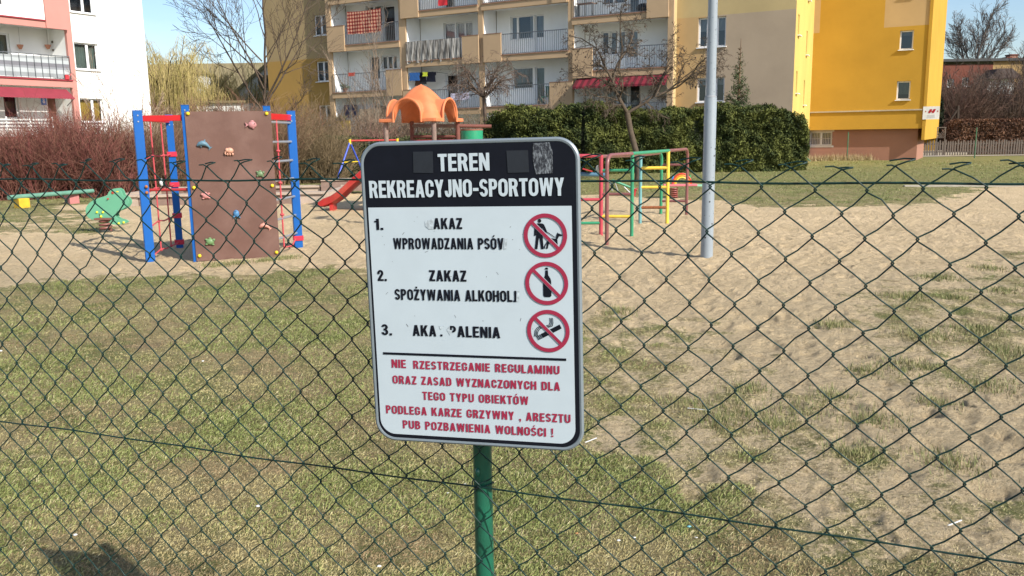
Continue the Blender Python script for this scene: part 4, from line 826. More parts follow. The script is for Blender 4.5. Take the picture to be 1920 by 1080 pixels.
# lamp post
LPc = np.array([2.577, 11.16]); lp = thing('lamp_post', 'tall pale grey steel lamp post standing in the sand', 'lamp post', V3(LPc, 0))
GREYP = mat('pale_grey_paint', (.25, .285, .315), rough=.45, var=.05, scale=9, bump=.08, bscale=90); zj = height_at(1322, 182, *LPc)
b = MB(); b.tube([V3(LPc, -.1), V3(LPc, zj-.02), V3(LPc, zj)], [.080, .078, .074], GREYP, 28); b.build('lower_pole', lp, smooth=True)
b = MB(); b.tube([V3(LPc, zj-.01), V3(LPc, 6.2)], [.062, .052], GREYP, 24); b.build('upper_pole', lp, smooth=True)
b = MB(); b.tube([V3(LPc, zj-.004), V3(LPc, zj+.018)], [.078, .066], mat('pole_collar', (.22, .23, .24), rough=.6), 28); b.build('collar', lp, smooth=True)
b = MB(); b.tube([V3(LPc, height_at(1322, 357, *LPc)), V3(LPc, height_at(1322, 357, *LPc)+.012)], .0805, mat('pole_seam', (.30, .32, .33), rough=.7), 28); b.build('weld_seam', lp, smooth=True)
b = MB(); b.box(LPc[0]-.09, LPc[0]+.09, LPc[1]-.15, LPc[1]+.55, 6.16, 6.28, GALV); b.build('lamp_head', lp, bevel=.03)
CHIP = mat('paint_chip', (.05, .045, .04), rough=.9); b = MB(); rg = random.Random(4)
for k in range(46):
    an = rg.uniform(-2.6, -.5); z = rg.uniform(.05, 3.2) if k > 8 else rg.uniform(.1, 1.6); r_ = .0795 if z < zj-.03 else .0612 - .0025*(z-zj); s = rg.uniform(.002, .0055) if k > 5 else .011
    c = np.array([LPc[0]+math.cos(an)*r_, LPc[1]+math.sin(an)*r_, z]); tt = np.array([-math.sin(an), math.cos(an), 0]); i = len(b.V)
    for q in range(6): b.V.append(c + np.array([math.cos(an), math.sin(an), 0])*.0012 + tt*math.cos(q*1.047)*s + np.array([0, 0, math.sin(q*1.047)*s*rg.uniform(.8, 1.5)]))
    b.F.append(list(range(i, i+6))); b.M.append(b.mid(CHIP))
b.build('paint_chips', lp, kind='stuff')

# play tower with orange roof
WOOD = mat('weathered_log', (.21, .145, .12), rough=.85, var=.25, scale=7, bump=.4, bscale=30); WOODR = mat('red_brown_log', (.17, .06, .045), rough=.75, var=.2, scale=7)
Ff = at_y(813, 222, 18.3)[:2]; Lc = Ff+[-1.07, .42]; Rc = Ff+[.44, 1.06]; Bc = Lc+Rc-Ff; cen = (Lc+Rc)/2
tw = thing('play_tower', 'wooden play tower under an orange arched plastic roof with a red slide', 'play tower', V3(cen, 0)); zroof = height_at(813, 227, *Ff)
for P, m_ in ((Lc, WOOD), (Ff, WOOD), (Rc, WOODR), (Bc, WOODR)): b = MB(); b.tube([V3(P, -.1), V3(P, zroof+.03)], [.055, .05], m_, 12); b.build('post', tw, smooth=True)
for k in range(7): t0, t1 = (k+.03)/7, (k+.97)/7; b = MB(); q0 = Lc+(Ff-Lc)*t0; q1 = Lc+(Ff-Lc)*t1; e_ = Rc-Ff; i = len(b.V); [b.V.append(V3(p, z)) for z in (.88, .92) for p in (q0, q1, q1+e_, q0+e_)]; [b.F.append([i+j for j in f]) or b.M.append(b.mid(WOODR)) for f in ((3,2,1,0),(4,5,6,7),(0,1,5,4),(1,2,6,5),(2,3,7,6),(3,0,4,7))]; b.build('floor_plank', tw)
for (P, Q) in ((Bc, Rc), (Lc, Bc), (Ff, Rc)):
    for z in ((1.86, 1.62) if P is Bc else (1.45,)): b = MB(); b.tube([V3(P, z), V3(Q, z-.02)], .04, WOOD if z > 1.7 else WOODR, 10); b.build('rail', tw, smooth=True)
b = MB(); ex = Rc+(Rc-Bc)*.0+np.array([.75, .05]); b.tube([V3(Rc, 1.84), V3(ex, 1.82)], .04, WOODR, 10); b.build('rail', tw, smooth=True)
b = MB(); b.bar(V3(Lc+[0, .06], 1.42), V3(Bc+[0, .0], 1.42), .04, .12, DKRED); b.build('side_board', tw); b = MB(); b.bar(V3(Bc, 1.50), V3(Rc, 1.50), .03, .1, DKRED); b.build('side_board', tw)
ORG = mat('orange_plastic', (.62, .185, .07), rough=.6, var=.12, scale=5, col2=(.62, .20, .09), c2amt=.5, c2scale=3, bump=.1, bscale=60)
n = 72; side = 1.32; ax_ = (Ff-Lc)/np.linalg.norm(Ff-Lc); ay_ = (Rc-Ff)/np.linalg.norm(Rc-Ff); zapex = height_at(792, 153, *cen)
ar = .325; zc = zroof+.14
def roofz(u, v):
    m_ = max(abs(u), abs(v)); m_r = (abs(u)**5+abs(v)**5)**.2; h = zapex-zroof-.05; t = min(m_r/(side/2), 1.02); pyr = zroof+.05 + h*(1-t) + .26*t*(1-t) - .05*math.exp(-(m_r/.10)**2)
    if t > .86: pyr = min(pyr, zroof+.05 + h*.14+ (1-t)*.2)
    z = pyr
    for q, p_ in ((u, v), (v, u)):
        if abs(q) < ar: z = max(z, zc + math.sqrt(ar*ar-q*q)*1.02 - .0)
    # leave the arch mouths open along the edges
    return z
Vr, Fr = [], []
gr_ = np.linspace(-side/2, side/2, n+1)
for j in range(n+1):
    for i in range(n+1):
        u_, v_ = gr_[i], gr_[j]; p = cen + ax_*u_ + ay_*v_; Vr.append(V3(p, roofz(u_, v_)))
for j in range(n):
    for i in range(n): k = j*(n+1)+i; Fr.append([k, k+1, k+n+2, k+n+1])
# vertical cheeks hang down beside every arch mouth
base = len(Vr)
b = MB(); b.V = Vr; b.F = Fr; b.M = [b.mid(ORG)]*len(Fr); ro = b.build('roof', tw, smooth=True); so_ = ro.modifiers.new('thickness', 'SOLIDIFY'); so_.thickness = .035; so_.offset = -1
for (ua, va) in ((0, -1), (0, 1), (-1, 0), (1, 0)):
    ex_ = ax_*ua + ay_*va; al = ax_*abs(va)+ay_*abs(ua); pts = []
    for q in np.linspace(0, math.pi, 19): pts.append(V3(cen+ex_*(side/2+.012)+al*(ar+.008)*math.cos(q), zc+(ar+.008)*1.02*math.sin(q)))
    pts = [pts[0]-[0, 0, .15]]+pts+[pts[-1]-[0, 0, .15]]
    b = MB(); b.tube(pts, .026, ORG, 8); b.build('arch_rim', tw, smooth=True)
    for s_ in (-1, 1):   # corner feet
        c = cen+ex_*(side/2)+al*s_*(ar+.035+(side/2-ar-.03)/2); b = MB(); b.bar(V3(c-al*(side/2-ar)/2, zroof+.03), V3(c+al*(side/2-ar)/2-al*s_*.03, zroof+.03), .05, .075, ORG); b.build('roof_foot', tw, bevel=.012)
# slide
SLR = mat('red_plastic_slide', (.42, .025, .025), rough=.4, var=.15, scale=3, col2=(.42, .10, .06), c2amt=.5, c2scale=2)
foot = gxy(606, 393); top_ = (Lc+Bc)/2; dirv = (top_-foot)/np.linalg.norm(top_-foot); prp = np.array([-dirv[1], dirv[0]]); Ls = np.linalg.norm(top_-foot)
prof = [(0, .10), (.12, .11), (.3, .17), (.5, .29), (.75, .50), (1.0, .70), (1.3, .90), (1.5, .96), (Ls, .97)]
cs = [(-.27, .14), (-.245, .16), (-.22, .14), (-.20, .03), (-.12, .0), (.12, .0), (.20, .03), (.22, .14), (.245, .16), (.27, .14), (.26, -.0), (.14, -.035), (-.14, -.035), (-.26, .0)]
b = MB(); rings = []
for d_, z in prof:
    c = foot+dirv*d_; rings.append([b.v(*(list(c+prp*q)+[z+h*(.55 if d_ == 0 else 1)])) for q, h in cs])
for r0_, r1_ in zip(rings[:-1], rings[1:]):
    for j in range(len(cs)): b.F.append([r0_[j], r0_[(j+1) % len(cs)], r1_[(j+1) % len(cs)], r1_[j]]); b.M.append(b.mid(SLR))
b.F.append(rings[0][::-1]); b.M.append(0); b.F.append(rings[-1]); b.M.append(0); b.build('slide', tw, smooth=True)
for d_, zt in ((.25, .13), (1.1, .72)): b = MB(); c = foot+dirv*d_; b.box(c[0]-.04, c[0]+.04, c[1]-.22, c[1]+.22, -.1, zt, SLR); b.build('slide_support', tw)
# barrel
GB = mat('green_drum_paint', (.015, .24, .12), rough=.4, var=.1, col2=(.20, .10, .07), c2amt=.12, c2scale=6); bc = at_y(885, 250, 18.5)[:2]; ztb = height_at(885, 242, *bc)
br = thing('green_barrel', 'green metal drum with a rusty chipped rim rising behind the notice board', 'barrel', V3(bc, 0)); b = MB(); b.tube([V3(bc, -.05), V3(bc, .9), V3(bc, ztb-.03)], .232, GB, 32, cap=False); b.build('drum', br, smooth=True)
b = MB(); b.tube([V3(bc, ztb-.03), V3(bc, ztb)], .237, mat('rusty_rim', (.22, .09, .06), rough=.9, var=.3, scale=20), 32, cap=False); b.tube([V3(bc, ztb-.2), V3(bc, ztb-.001)], .222, mat('drum_inside', (.09, .05, .04), rough=.9), 32); b.build('rim', br, smooth=True)

# swing frame
f1, f2 = gxy(626, 349), gxy(670, 336); apx = (f1+f2)/2; f2 = apx+(f2-apx)*.45; f1 = apx+(f1-apx)*.45; f1 = gxy(626, 349); f2 = f1+np.array([.95, 1.6]); apx = (f1+f2)/2
zt = height_at(651, 264, *apx); end = at_y(745, 261, apx[1]+.1)[:2]; sw = thing('swing_set', 'blue legged swing frame with a red top bar behind the slide', 'swing', V3((apx+end)/2, 0)); SB = mat('violet_blue_pipe', (.05, .09, .45), rough=.4); YB = mat('yellow_joint', (.72, .50, .03), rough=.4)
for c_ in (apx, end):
    off = c_-apx
    for q in (f1, f2): b = MB(); b.tube([V3(q+off, -.1), V3(c_, zt-.04)], .032, SB, 10); b.build('leg', sw, smooth=True)
    b = MB(); t = .52; b.tube([V3(f1+off+(c_-f1-off)*t, zt*t), V3(f2+off+(c_-f2-off)*t, zt*t)], .018, YB, 8); b.build('crossbar', sw, smooth=True)
    b = MB(); b.tube([V3(c_, zt-.12), V3(c_, zt+.05)], .048, YB, 10); b.build('joint', sw, smooth=True)
b = MB(); b.tube([V3(apx-[.05, 0], zt), V3(end+[.05, 0], zt)], .032, mat('red_top_bar', (.50, .06, .05), rough=.45, var=.2, scale=4), 10); b.build('top_bar', sw, smooth=True)
for t in (.4, .62): b = MB(); c = apx+(end-apx)*t; b.tube([V3(c, zt), V3(c, .45)], .006, GALV, 5); b.build('chain', sw)
c0 = apx+(end-apx)*.4; c1 = apx+(end-apx)*.62; b = MB(); b.bar(V3(c0, .43), V3(c1, .43), .2, .03, DKRED); b.build('seat', sw)

# coloured climbing bars
def pm(n, c): return mat(n, c, rough=.4, var=.14, scale=8, bump=.08, bscale=60, coat=.2, col2=(.20, .09, .05), c2amt=.06, c2scale=9)
PBR, PRD, PGR, PTE, PYE, PBL = pm('brown_pipe', (.20, .075, .07)), pm('crimson_pipe', (.42, .05, .07)), pm('green_pipe', (.03, .24, .12)), pm('teal_pipe', (.14, .32, .33)), pm('yellow_pipe', (.72, .50, .06)), pm('blue_pipe', (.03, .12, .30)); PRU = mat('rusty_pipe', (.24, .08, .03), rough=.95, var=.4, scale=30, bump=.4)
q = {'brown': (1.42, 12.61), 'green': (1.93, 13.6), 'yellow': (2.83, 15.43), 'brown2': (3.47, 16.85), 'red': (1.45, 13.72), 'teal': (2.35, 15.5), 'green2': (2.99, 17.0)}
q = {k: np.array(v) for k, v in q.items()}; q['hid'] = np.array([.62, 13.75])
cb = thing('pipe_climber', 'low climbing frame of brown, green, red and yellow pipes behind the notice board', 'climbing frame', V3(q['green'], 0))
HB = {k: height_at(px, py, *q[k]) for k, (px, py) in dict(brown=(1150, 289), green=(1187, 288), yellow=(1252, 287), brown2=(1275, 286.5), red=(1127, 291), teal=(1199, 291), green2=(1239, 292), hid=(1088, 290)).items()}
def pipe(pts, m, r=.030, name='pipe', parent=cb): b = MB(); b.tube(pts, r, m, 12); return b.build(name, parent, smooth=True)
ztop = HB['green']; u = (q['brown2']-q['brown'])/np.linalg.norm(q['brown2']-q['brown']); Rb = .16
def arc3(P, z, du, r=Rb, n=6): return [V3(P+du*r*(1-math.cos(t)), z-r+r*math.sin(t)) for t in np.linspace(0, math.pi/2, n)]
pipe([V3(q['brown'], -.1), V3(q['brown'], .6)]+arc3(q['brown'], ztop, u)+[V3(q['green']-u*.02, ztop)], PBR, .029, 'end_hoop')
pipe([V3(q['green']-u*.02, ztop), V3(q['yellow']+u*.03, ztop)], PGR, .0295, 'top_rail')
pipe([V3(q['brown2'], -.1), V3(q['brown2'], .6)]+arc3(q['brown2'], ztop, -u)+[V3(q['yellow']+u*.03, ztop)], PBR, .029, 'end_hoop')
pipe([V3(q['green'], -.1), V3(q['green'], ztop-.01)], PGR, .029, 'upright'); pipe([V3(q['yellow'], -.1), V3(q['yellow'], ztop-.01)], PYE, .032, 'upright')
pipe([V3(q['red'], -.1), V3(q['red'], HB['red'])], PRD, .032, 'upright'); pipe([V3(q['teal'], -.1), V3(q['teal'], HB['teal'])], PTE, .030, 'upright'); pipe([V3(q['green2'], -.1), V3(q['green2'], .6)]+arc3(q['green2'], HB['teal'], -u), PGR, .031, 'end_hoop')
pipe([V3(q['red'], HB['red']-.02), V3(q['teal'], HB['teal']), V3(q['green2']-u*.16, HB['teal'])], PBR, .028, 'top_rail')
pipe([V3(q['hid'], -.1), V3(q['hid'], ztop-.02)], PBL, .032, 'upright'); pipe([V3(q['hid'], ztop-.02), V3(q['red'], HB['red']-.01)], PRD, .030, 'top_rail')
def rung(a, b_, xy, m, r=.024): z = height_at(xy[0], xy[1], *((q[a]+q[b_])/2)); pipe([V3(q[a], z), V3(q[b_], z)], m, r, 'rung')
rung('hid', 'red', (1112, 374), PRD); rung('hid', 'red', (1112, 418), PGR); rung('red', 'green', (1156, 319.5), PGR); rung('red', 'green', (1156, 364), PBR); rung('red', 'green', (1162, 405.6), PYE); rung('teal', 'yellow', (1225, 315), PYE, .030); rung('teal', 'yellow', (1225, 351), PYE, .026); rung('teal', 'yellow', (1225, 389), PRU, .026); rung('green2', 'brown2', (1265, 309), PBR); rung('green2', 'brown2', (1265, 377), PBR)

# seesaw on springs, half hidden behind the notice board
ss = thing('seesaw', 'blue and green seesaw with wire handles behind the climbing bars', 'seesaw', (*at_y(1110, 345, 22)[:2], 0)); YS = 22.; s0, s1 = at_y(1020, 324, YS+.3), at_y(1136, 328, YS); z_ = s1[2]
b = MB(); b.tube([s0, s1], .055, mat('dull_blue_pipe', (.08, .18, .26), rough=.5), 10); b.build('beam', ss, smooth=True)
hx = at_y(1117, 323, YS); b = MB(); b.tube([hx, hx+[.02, 0, .16], hx+[.05, 0, .18], hx+[.055, 0, .0]], .010, GALV, 6); b.build('handle', ss, smooth=True)
b = MB(); c = at_y(1103, 320, YS); b.bar(c-[.16, 0, -.06], c+[.1, 0, -.02], .2, .03, DKRED); b.build('seat', ss)
g0, g1 = at_y(1148, 338, YS+.2), at_y(1194, 356, YS+.2); b = MB(); b.tube([g0, g1], .03, PGR, 8); b.build('beam', ss, smooth=True)
for (xa, ya, xb, yb) in ((1143, 340, 1148, 358), (1153, 342, 1159, 359), (1170, 350, 1181, 361)): b = MB(); b.tube([at_y(xa, ya, YS+.2), at_y(xb, yb, YS+.2)], .012, GALV, 6); b.build('strut', ss, smooth=True)
b = MB(); b.tube([V3(g1[:2]+[-.1, 0], -.05), V3(g1[:2]+[-.05, 0], .2), g1], .05, DKRED, 8); b.build('spring_base', ss, smooth=True)

# spring riders
def coil(c, z0, z1, r, turns, wr, m, parent, name='spring'):
    b = MB(); pts = [np.array([c[0]+r*math.cos(t), c[1]+r*math.sin(t), z0+(z1-z0)*t/(turns*2*math.pi)]) for t in np.linspace(0, turns*2*math.pi, int(turns*14))]
    b.tube(pts, wr, m, 6); return b.build(name, parent, smooth=True)
fc = np.array([-7.35, 15.55]); fr = thing('frog_spring_rider', 'green frog spring rider with yellow bolt caps on a brown spring', 'spring rider', V3(fc, 0)); FRG = mat('mint_green_panel', (.13, .37, .23), rough=.45, var=.05)
FP = Frame(4, P=fc)
out = [(548,740),(547,715),(555,695),(575,673),(605,655),(650,640),(683,630),(692,610),(706,595),(725,587),(745,585),(763,595),(772,612),(777,628),(800,640),(815,660),(817,680),(803,700),(780,715),(745,728),(733,745),(736,768),(752,778),(785,788),(798,797),(785,806),(750,815),(700,808),(672,800),(650,785),(600,785),(568,772),(553,757)]
poly = [FP.px(x/3.376, 180+y/3.376) for x, y in out]
for o_ in (.0, -.11): b = MB(FP); b.prism(poly, o_, o_+.02, FRG); b.build('frog_panel', fr, bevel=.004)
for (x, y) in ((614, 736), (652, 736), (640, 763), (752, 806), (783, 800)): a, z = FP.px(x/3.376, 180+y/3.376, .02); b = MB(); b.ball(FP.w(a, .022, z), .022, mat('lime_cap', (.62, .70, .03), rough=.4), 10, 6); b.build('bolt_cap', fr, smooth=True)
a, z = FP.px(713/3.376, 180+613/3.376, .02); b = MB(); b.ball(FP.w(a, .021, z), .028, mat('frog_eye_red', (.35, .06, .03), rough=.4), 10, 6, (1, .4, 1)); b.build('eye', fr, smooth=True); b = MB(); b.ball(FP.w(a+.09, .021, z+.02), .016, YELP, 10, 6, (1.6, .4, .7)); b.build('eye', fr, smooth=True)
a, z = FP.px(630/3.376, 180+762/3.376, .02); b = MB(); b.tube([FP.w(a, .022, z+.05), FP.w(a+.01, .024, z+.0), FP.w(a+.03, .022, z-.04)], .006, CHIP, 5); b.build('leg_line', fr)
a, z = FP.px(650/3.376, 180+745/3.376, 0); b = MB(FP); b.box(a-.2, a+.18, -.089, -.001, z-.02, z+.02, REDP); b.build('seat', fr, bevel=.01)
a, z = FP.px(690/3.376, 180+650/3.376, 0); b = MB(); b.tube([FP.w(a, -.28, z), FP.w(a, .05, z)], .012, REDP, 8); b.build('handle', fr, smooth=True)
SPR = mat('brown_spring', (.20, .075, .06), rough=.5); a = FP.px(665/3.376, 415, 0)[0]; c = FP.w(a, 0, 0); coil(c, .02, .22, .095, 3.2, .021, SPR, fr); b = MB(); b.box(c[0]-.14, c[0]+.14, c[1]-.13, c[1]+.13, .22, .25, SPR); b.build('spring_plate', fr)
rc = np.array([4.05, 21.3]); rr_ = thing('rainbow_spring_rider', 'small spring rider with a rainbow arch and pink seat on a red spring', 'spring rider', V3(rc, 0)); FQ = Frame(0, P=rc); px0 = lambda x, y: FQ.px(x, y)
coil(rc, .02, px0(1273, 350)[1]-.03, .10, 5, .018, mat('red_spring', (.22, .05, .04), rough=.5), rr_)
a0, z = px0(1243, 347); a1 = px0(1306, 347)[0]; b = MB(FQ); b.box(a0, a1, -.12, .12, z-.03, z+.02, mat('pink_seat', (.60, .15, .18), rough=.5)); b.build('seat', rr_, bevel=.01)
ca, cz = px0(1278, 347); RBW = [('rainbow_red', (.6, .04, .02)), ('rainbow_orange', (.75, .25, .02)), ('rainbow_yellow', (.75, .6, .05))]
for k, (nm, cc) in enumerate(RBW): r1_ = .235-.04*k; b = MB(); b.tube([FQ.w(ca+r1_*math.cos(t), .02, cz+.02+r1_*1.12*math.sin(t)) for t in np.linspace(0, math.pi, 15)], .018, mat(nm, cc, rough=.4), 8); b.build('rainbow_arch', rr_, smooth=True)
for xx, nm, cc in ((1262, 'side_blue', (.05, .25, .6)), (1294, 'side_green', (.05, .35, .12))): a, z = px0(xx, 336); b = MB(); b.tube([FQ.w(a, 0, z-.16), FQ.w(a-.01, 0, z+.05), FQ.w(a, 0, z+.10)], .024, mat(nm, cc, rough=.4), 8); b.build('handle', rr_, smooth=True)
b = MB(FQ); a0, z = px0(1290, 347); b.box(a1+.0, a1+.16, -.1, .1, z-.03, z+.01, mat('mint_seat', (.25, .5, .35), rough=.5)); b.build('foot_rest', rr_)

# balance beam / bench with green bar
p1, p2 = gxy(46, 391), gxy(139, 381); bb = thing('balance_beam', 'low green balance beam on a yellow and a red block', 'balance beam', V3((p1+p2)/2, 0)); e0, e1 = at_y(16, 370.5, p1[1]-.3), at_y(174, 358, p2[1]+.4); dd = (p2-p1)/np.linalg.norm(p2-p1)
b = MB(); b.tube([e0, e1], .058, mat('sea_green_paint', (.12, .26, .19), rough=.5, var=.15, scale=6), 14); b.build('round_beam', bb, smooth=True)
for P, nm, cc in ((p1, 'yellow_block', (.60, .36, .02)), (p2, 'red_block', (.40, .15, .14))): zt_ = (e0[2]+e1[2])/2-.04; b = MB(); b.bar(V3(P+[-.05, 0], -.08), V3(P+[-.05, 0], zt_), .30, .26, mat(nm, cc, rough=.6, var=.2, scale=5), up=(.6, .8, 0)); b.build('block', bb, bevel=.01)

# sandbox
CONC = mat('pinkish_concrete', (.42, .33, .26), rough=.9, var=.12, scale=4, bump=.3, bscale=25); CONC2 = mat('brown_concrete', (.22, .15, .12), rough=.9, var=.2, scale=4, bump=.3, bscale=25)
s_l, s_r = gxy(205, 386), gxy(610, 379.5); sb = thing('sandbox', 'raised rectangular sandbox of pinkish concrete kerb stones behind the climbing board', 'sandbox', V3((s_l+s_r)/2, 0)); du_ = (s_r-s_l)/np.linalg.norm(s_r-s_l); dn_ = np.array([-du_[1], du_[0]]); Lx = np.linalg.norm(s_r-s_l); nb = 7
for row, (off, hh) in enumerate(((0, .27), (3.2, .27))):
    for k in range(nb):
        P = s_l+du_*Lx*(k+.01)/nb+dn_*off; Q = s_l+du_*Lx*(k+.99)/nb+dn_*off; b = MB(); hz_ = hh-.05-.02*((k*5) % 3)/3
        b.bar(V3(P, hz_/2-.03), V3(Q, hz_/2-.03), .16, hz_+.06, CONC2 if (k+row) % 3 else CONC); b.build('kerb_stone', sb)
        b = MB(); b.bar(V3(P-dn_*.05+dn_*.1, hz_+.03), V3(Q+dn_*.05, hz_+.03), .38, .055, CONC); b.build('cap_stone', sb)
for s_e in (s_l, s_r):
    for k in range(3): P = s_e+dn_*(.1+1.03*k); Q = s_e+dn_*(1.08+1.03*k); b = MB(); b.bar(V3(P, .1), V3(Q, .1), .2, .3, CONC); b.build('kerb_stone', sb)
b = MB(); P = gxy(600, 366)+[0, .3]; Q = gxy(690, 364)+[0, .3]; b.bar(V3(P, .25), V3(Q, .25), .35, .32, CONC2); b.build('kerb_stone', sb); b = MB(); b.bar(V3(P, .43), V3(Q, .43), .45, .05, CONC); b.build('cap_stone', sb)

# ================================================================== CHAIN-LINK FENCE
FN = Frame(20.5, d=1.51); WIREM = mat('green_coated_wire', (.006, .028, .023), rough=.42, var=.25, scale=40, spec=.28); POSTG = mat('green_post_paint', (.012, .105, .062), rough=.35, var=.12, scale=10, coat=.3, col2=(.02, .05, .03), c2amt=.2, c2scale=14)
fe = thing('chain_link_fence', 'green chain-link wire fence with tension wires across the whole view', 'fence', FN.w(0, 0, 0))
CW, CH = .0425, .0405; ZT = 1.548; wr = .00145
s_post, _ = FN.px(905, 850, -.03)
def warp(a, z):
    n1 = float(vnoise(np.array([a*7.+3]), np.array([z*7.+9]))[0])-.5; n2 = float(vnoise(np.array([a*7.+43]), np.array([z*7.+19]))[0])-.5; n3 = float(vnoise(np.array([a*2.2+13]), np.array([z*2.2+77]))[0])-.5
    m1 = float(vnoise(np.array([a*21.+3]), np.array([z*21.+5]))[0])-.5; m2 = float(vnoise(np.array([a*21.+61]), np.array([z*21.+25]))[0])-.5
    sh = .13*float(sstep(.2, -1.2, a)) if False else .13*min(1., max(0., (.15-a)/1.3))
    return n1*.015+m1*.006+sh*min(1.517-z, .22)*1.2, n2*.013+m2*.005, n3*.026
col0, col1 = -72, 56; rgf = random.Random(12)
s_ref = FN.px(111, 318)[0]; ph = s_ref - round(s_ref/(2*CW))*2*CW
rows = 37
for i in range(col0, col1):
    pts = []; d = .0045
    for j in range(rows, -1, -1):
        z = ZT - j*CH; left = ((i-j) % 2 == 0); a = ph+(i if left else i+1)*CW; sgn = -1 if left else 1
        wa, wz, wn_ = warp(a, z); wn_ *= min(1, (ZT-z)*4+.2)
        if j == 0: top = (a+wa, z+wz*.8, wn_, sgn); break
        # leg ends hook round the neighbour: front leg comes in, back leg goes out
        front = 1 if left else -1
        for k, (da, dz, dn) in enumerate(((0, -.0026, .0019), (0, 0, 0), (0, .0026, -.0019))):
            aa = a+wa+(sgn*(.0004 if k != 1 else .0019)); nn = wn_ + (dn if left else -dn)
            pts.append((aa, nn, z+wz+dz))
        # slight belly in every leg
        ja = ph+((i+1) if left else i)*CW; jz = ZT-(j-1)*CH; wb = warp(ja, jz); bel = rgf.uniform(-.0018, .0016)+(.006*rgf.choice((-1, 1)) if rgf.random() < .03 else 0)
        mx_, mz_ = (a+wa+ja+wb[0])/2, (z+wz+jz+wb[1])/2
        pts.append((mx_-(0.1*(mx_-a-wa)), (wn_+wb[2]*min(1, (ZT-jz)*4+.2))/2 + (-.0018 if left else .0018), mz_+bel-(.0040 if left else .0015)))
    a, z, n_, sgn = top; flat = sstep(-.5, .35, np.array(a))
    r1, r2 = rgf.uniform(.6, 1.2), rgf.uniform(-.2, 1.); flat = float(flat)*rgf.uniform(.4, 1)
    z -= .012*flat; ex = .020*r1; ez = (.005+.009*r2)*(1-flat)+.001
    pts.append((a, n_+(.0022 if sgn > 0 else -.0022), z)); pts.append((a+sgn*ex*.6, n_+(.004 if sgn > 0 else -.002), z+ez*.7)); pts.append((a+sgn*ex*1.15, n_+.002*r2, z+ez*(1.1 if sgn > 0 else .6)))
    if sgn > 0: pts.append((a+sgn*ex*1.25, n_-.003, z+ez*1.25)); pts.append((a+sgn*ex*.5, n_-.0045, z+ez*1.35)); pts.append((a-sgn*ex*.45, n_-.005, z+ez*.9))
    tb = Tubes(); tb.add([FN.w(*p) for p in pts], wr); o = tb.build('mesh_wire', WIREM, fe, 6, smooth=True)
for z, r_ in ((1.517, .0020), (.895, .0018), (.30, .0018)):
    pts = []
    for k in range(121): a = -3.1+5.6*k/120; pts.append(FN.w(a, -.004+.0015*math.sin(a*9), z+.0022*math.sin(a*4.1+z*3)+.0012*math.sin(a*17)))
    tb = Tubes(); tb.add(pts, r_); tb.build('tension_wire', WIREM, fe, 7, smooth=True)
pr = .0195; pc = FN.w(s_post, -.004-.0045-pr, 0)
b = MB(); b.tube([pc-[0, 0, .1], pc+[0, 0, 1.52]], pr, POSTG, 28); po = b.build('fence_post', fe, smooth=True); b = MB(); b.tube([pc+[0, 0, 1.52], pc+[0, 0, 1.535]], [pr+.002, pr*.7], POSTG, 24); b.build('post_cap', po, smooth=True)
for z in (.895, 1.517):
    b = MB(); b.tube([pc+np.array([math.cos(t)*(pr+.003), math.sin(t)*(pr+.003), z-.003*math.sin(t*2)]) for t in np.linspace(0, 2*math.pi, 22)], .0016, WIREM, 5); b.tube([pc+FN.N*(pr+.004)+FN.T*.004+[0, 0, z+.012], pc+FN.N*(pr+.010)+[0, 0, z], pc+FN.N*(pr+.007)-FN.T*.012+[0, 0, z-.006], pc+FN.N*(pr+.005)-FN.T*.018+[0, 0, z-.014]], .0016, WIREM, 5); b.build('wire_tie', po, smooth=True)
b = MB(); b.ball(pc+FN.N*(pr+.001)-FN.T*.003+[0, 0, .925], .006, POSTG, 10, 6, (1, 1, 1.6)); b.build('wire_hook', po, smooth=True)

# ================================================================== NOTICE BOARD
class SignFrame:
    def __init__(s):
        k = 1.035; s.C = np.array([-.0720706*k, 1.50*k, EYE+(1.31706-EYE)*k]); s.W = .39964*k; s.H = .55794*k
        yaw, tilt, roll = -.24563, .004312, -.013119
        def rz(a): c, q = math.cos(a), math.sin(a); return np.array([[c, -q, 0], [q, c, 0], [0, 0, 1]])
        def rx(a): c, q = math.cos(a), math.sin(a); return np.array([[1, 0, 0], [0, c, -q], [0, q, c]])
        M_ = rz(yaw)@rx(tilt)@np.array([[math.cos(roll), 0, math.sin(roll)], [0, 1, 0], [-math.sin(roll), 0, math.cos(roll)]])
        s.X, s.Y, s.Z = M_[:, 0], M_[:, 1], M_[:, 2]
    def w(s, a, o, z): return s.C+s.X*a-s.Y*o+s.Z*z
    def px(s, x, y, o=.003):
        r = ray(x, y); P = s.C-s.Y*o; t = ((P-CO)@s.Y)/(r@s.Y); p = CO+r*t-s.C; return float(p@s.X), float(p@s.Z)
SF = SignFrame()
def ink(name, c, rough=.32): return mat(name, c, rough=rough, var=.05, scale=30, spec=.4)
INKB = mat('black_print', (.006, .007, .012), rough=.55, var=.15, scale=25, spec=.15); INKW = mat('white_print', (.455, .52, .56), rough=.5, var=.03, scale=14, spec=.3, col2=(.43, .49, .53), c2amt=.12, c2scale=22); INKR = mat('crimson_print', (.30, .022, .055), rough=.42, var=.06, scale=30, spec=.3); SGREY = mat('sign_edge_grey', (.20, .235, .26), rough=.4, var=.08, metal=.2)
sg = thing('notice_board', 'white and black playground rules sign with three red prohibition circles on the fence post', 'sign', SF.w(0, 0, -SF.H/2))
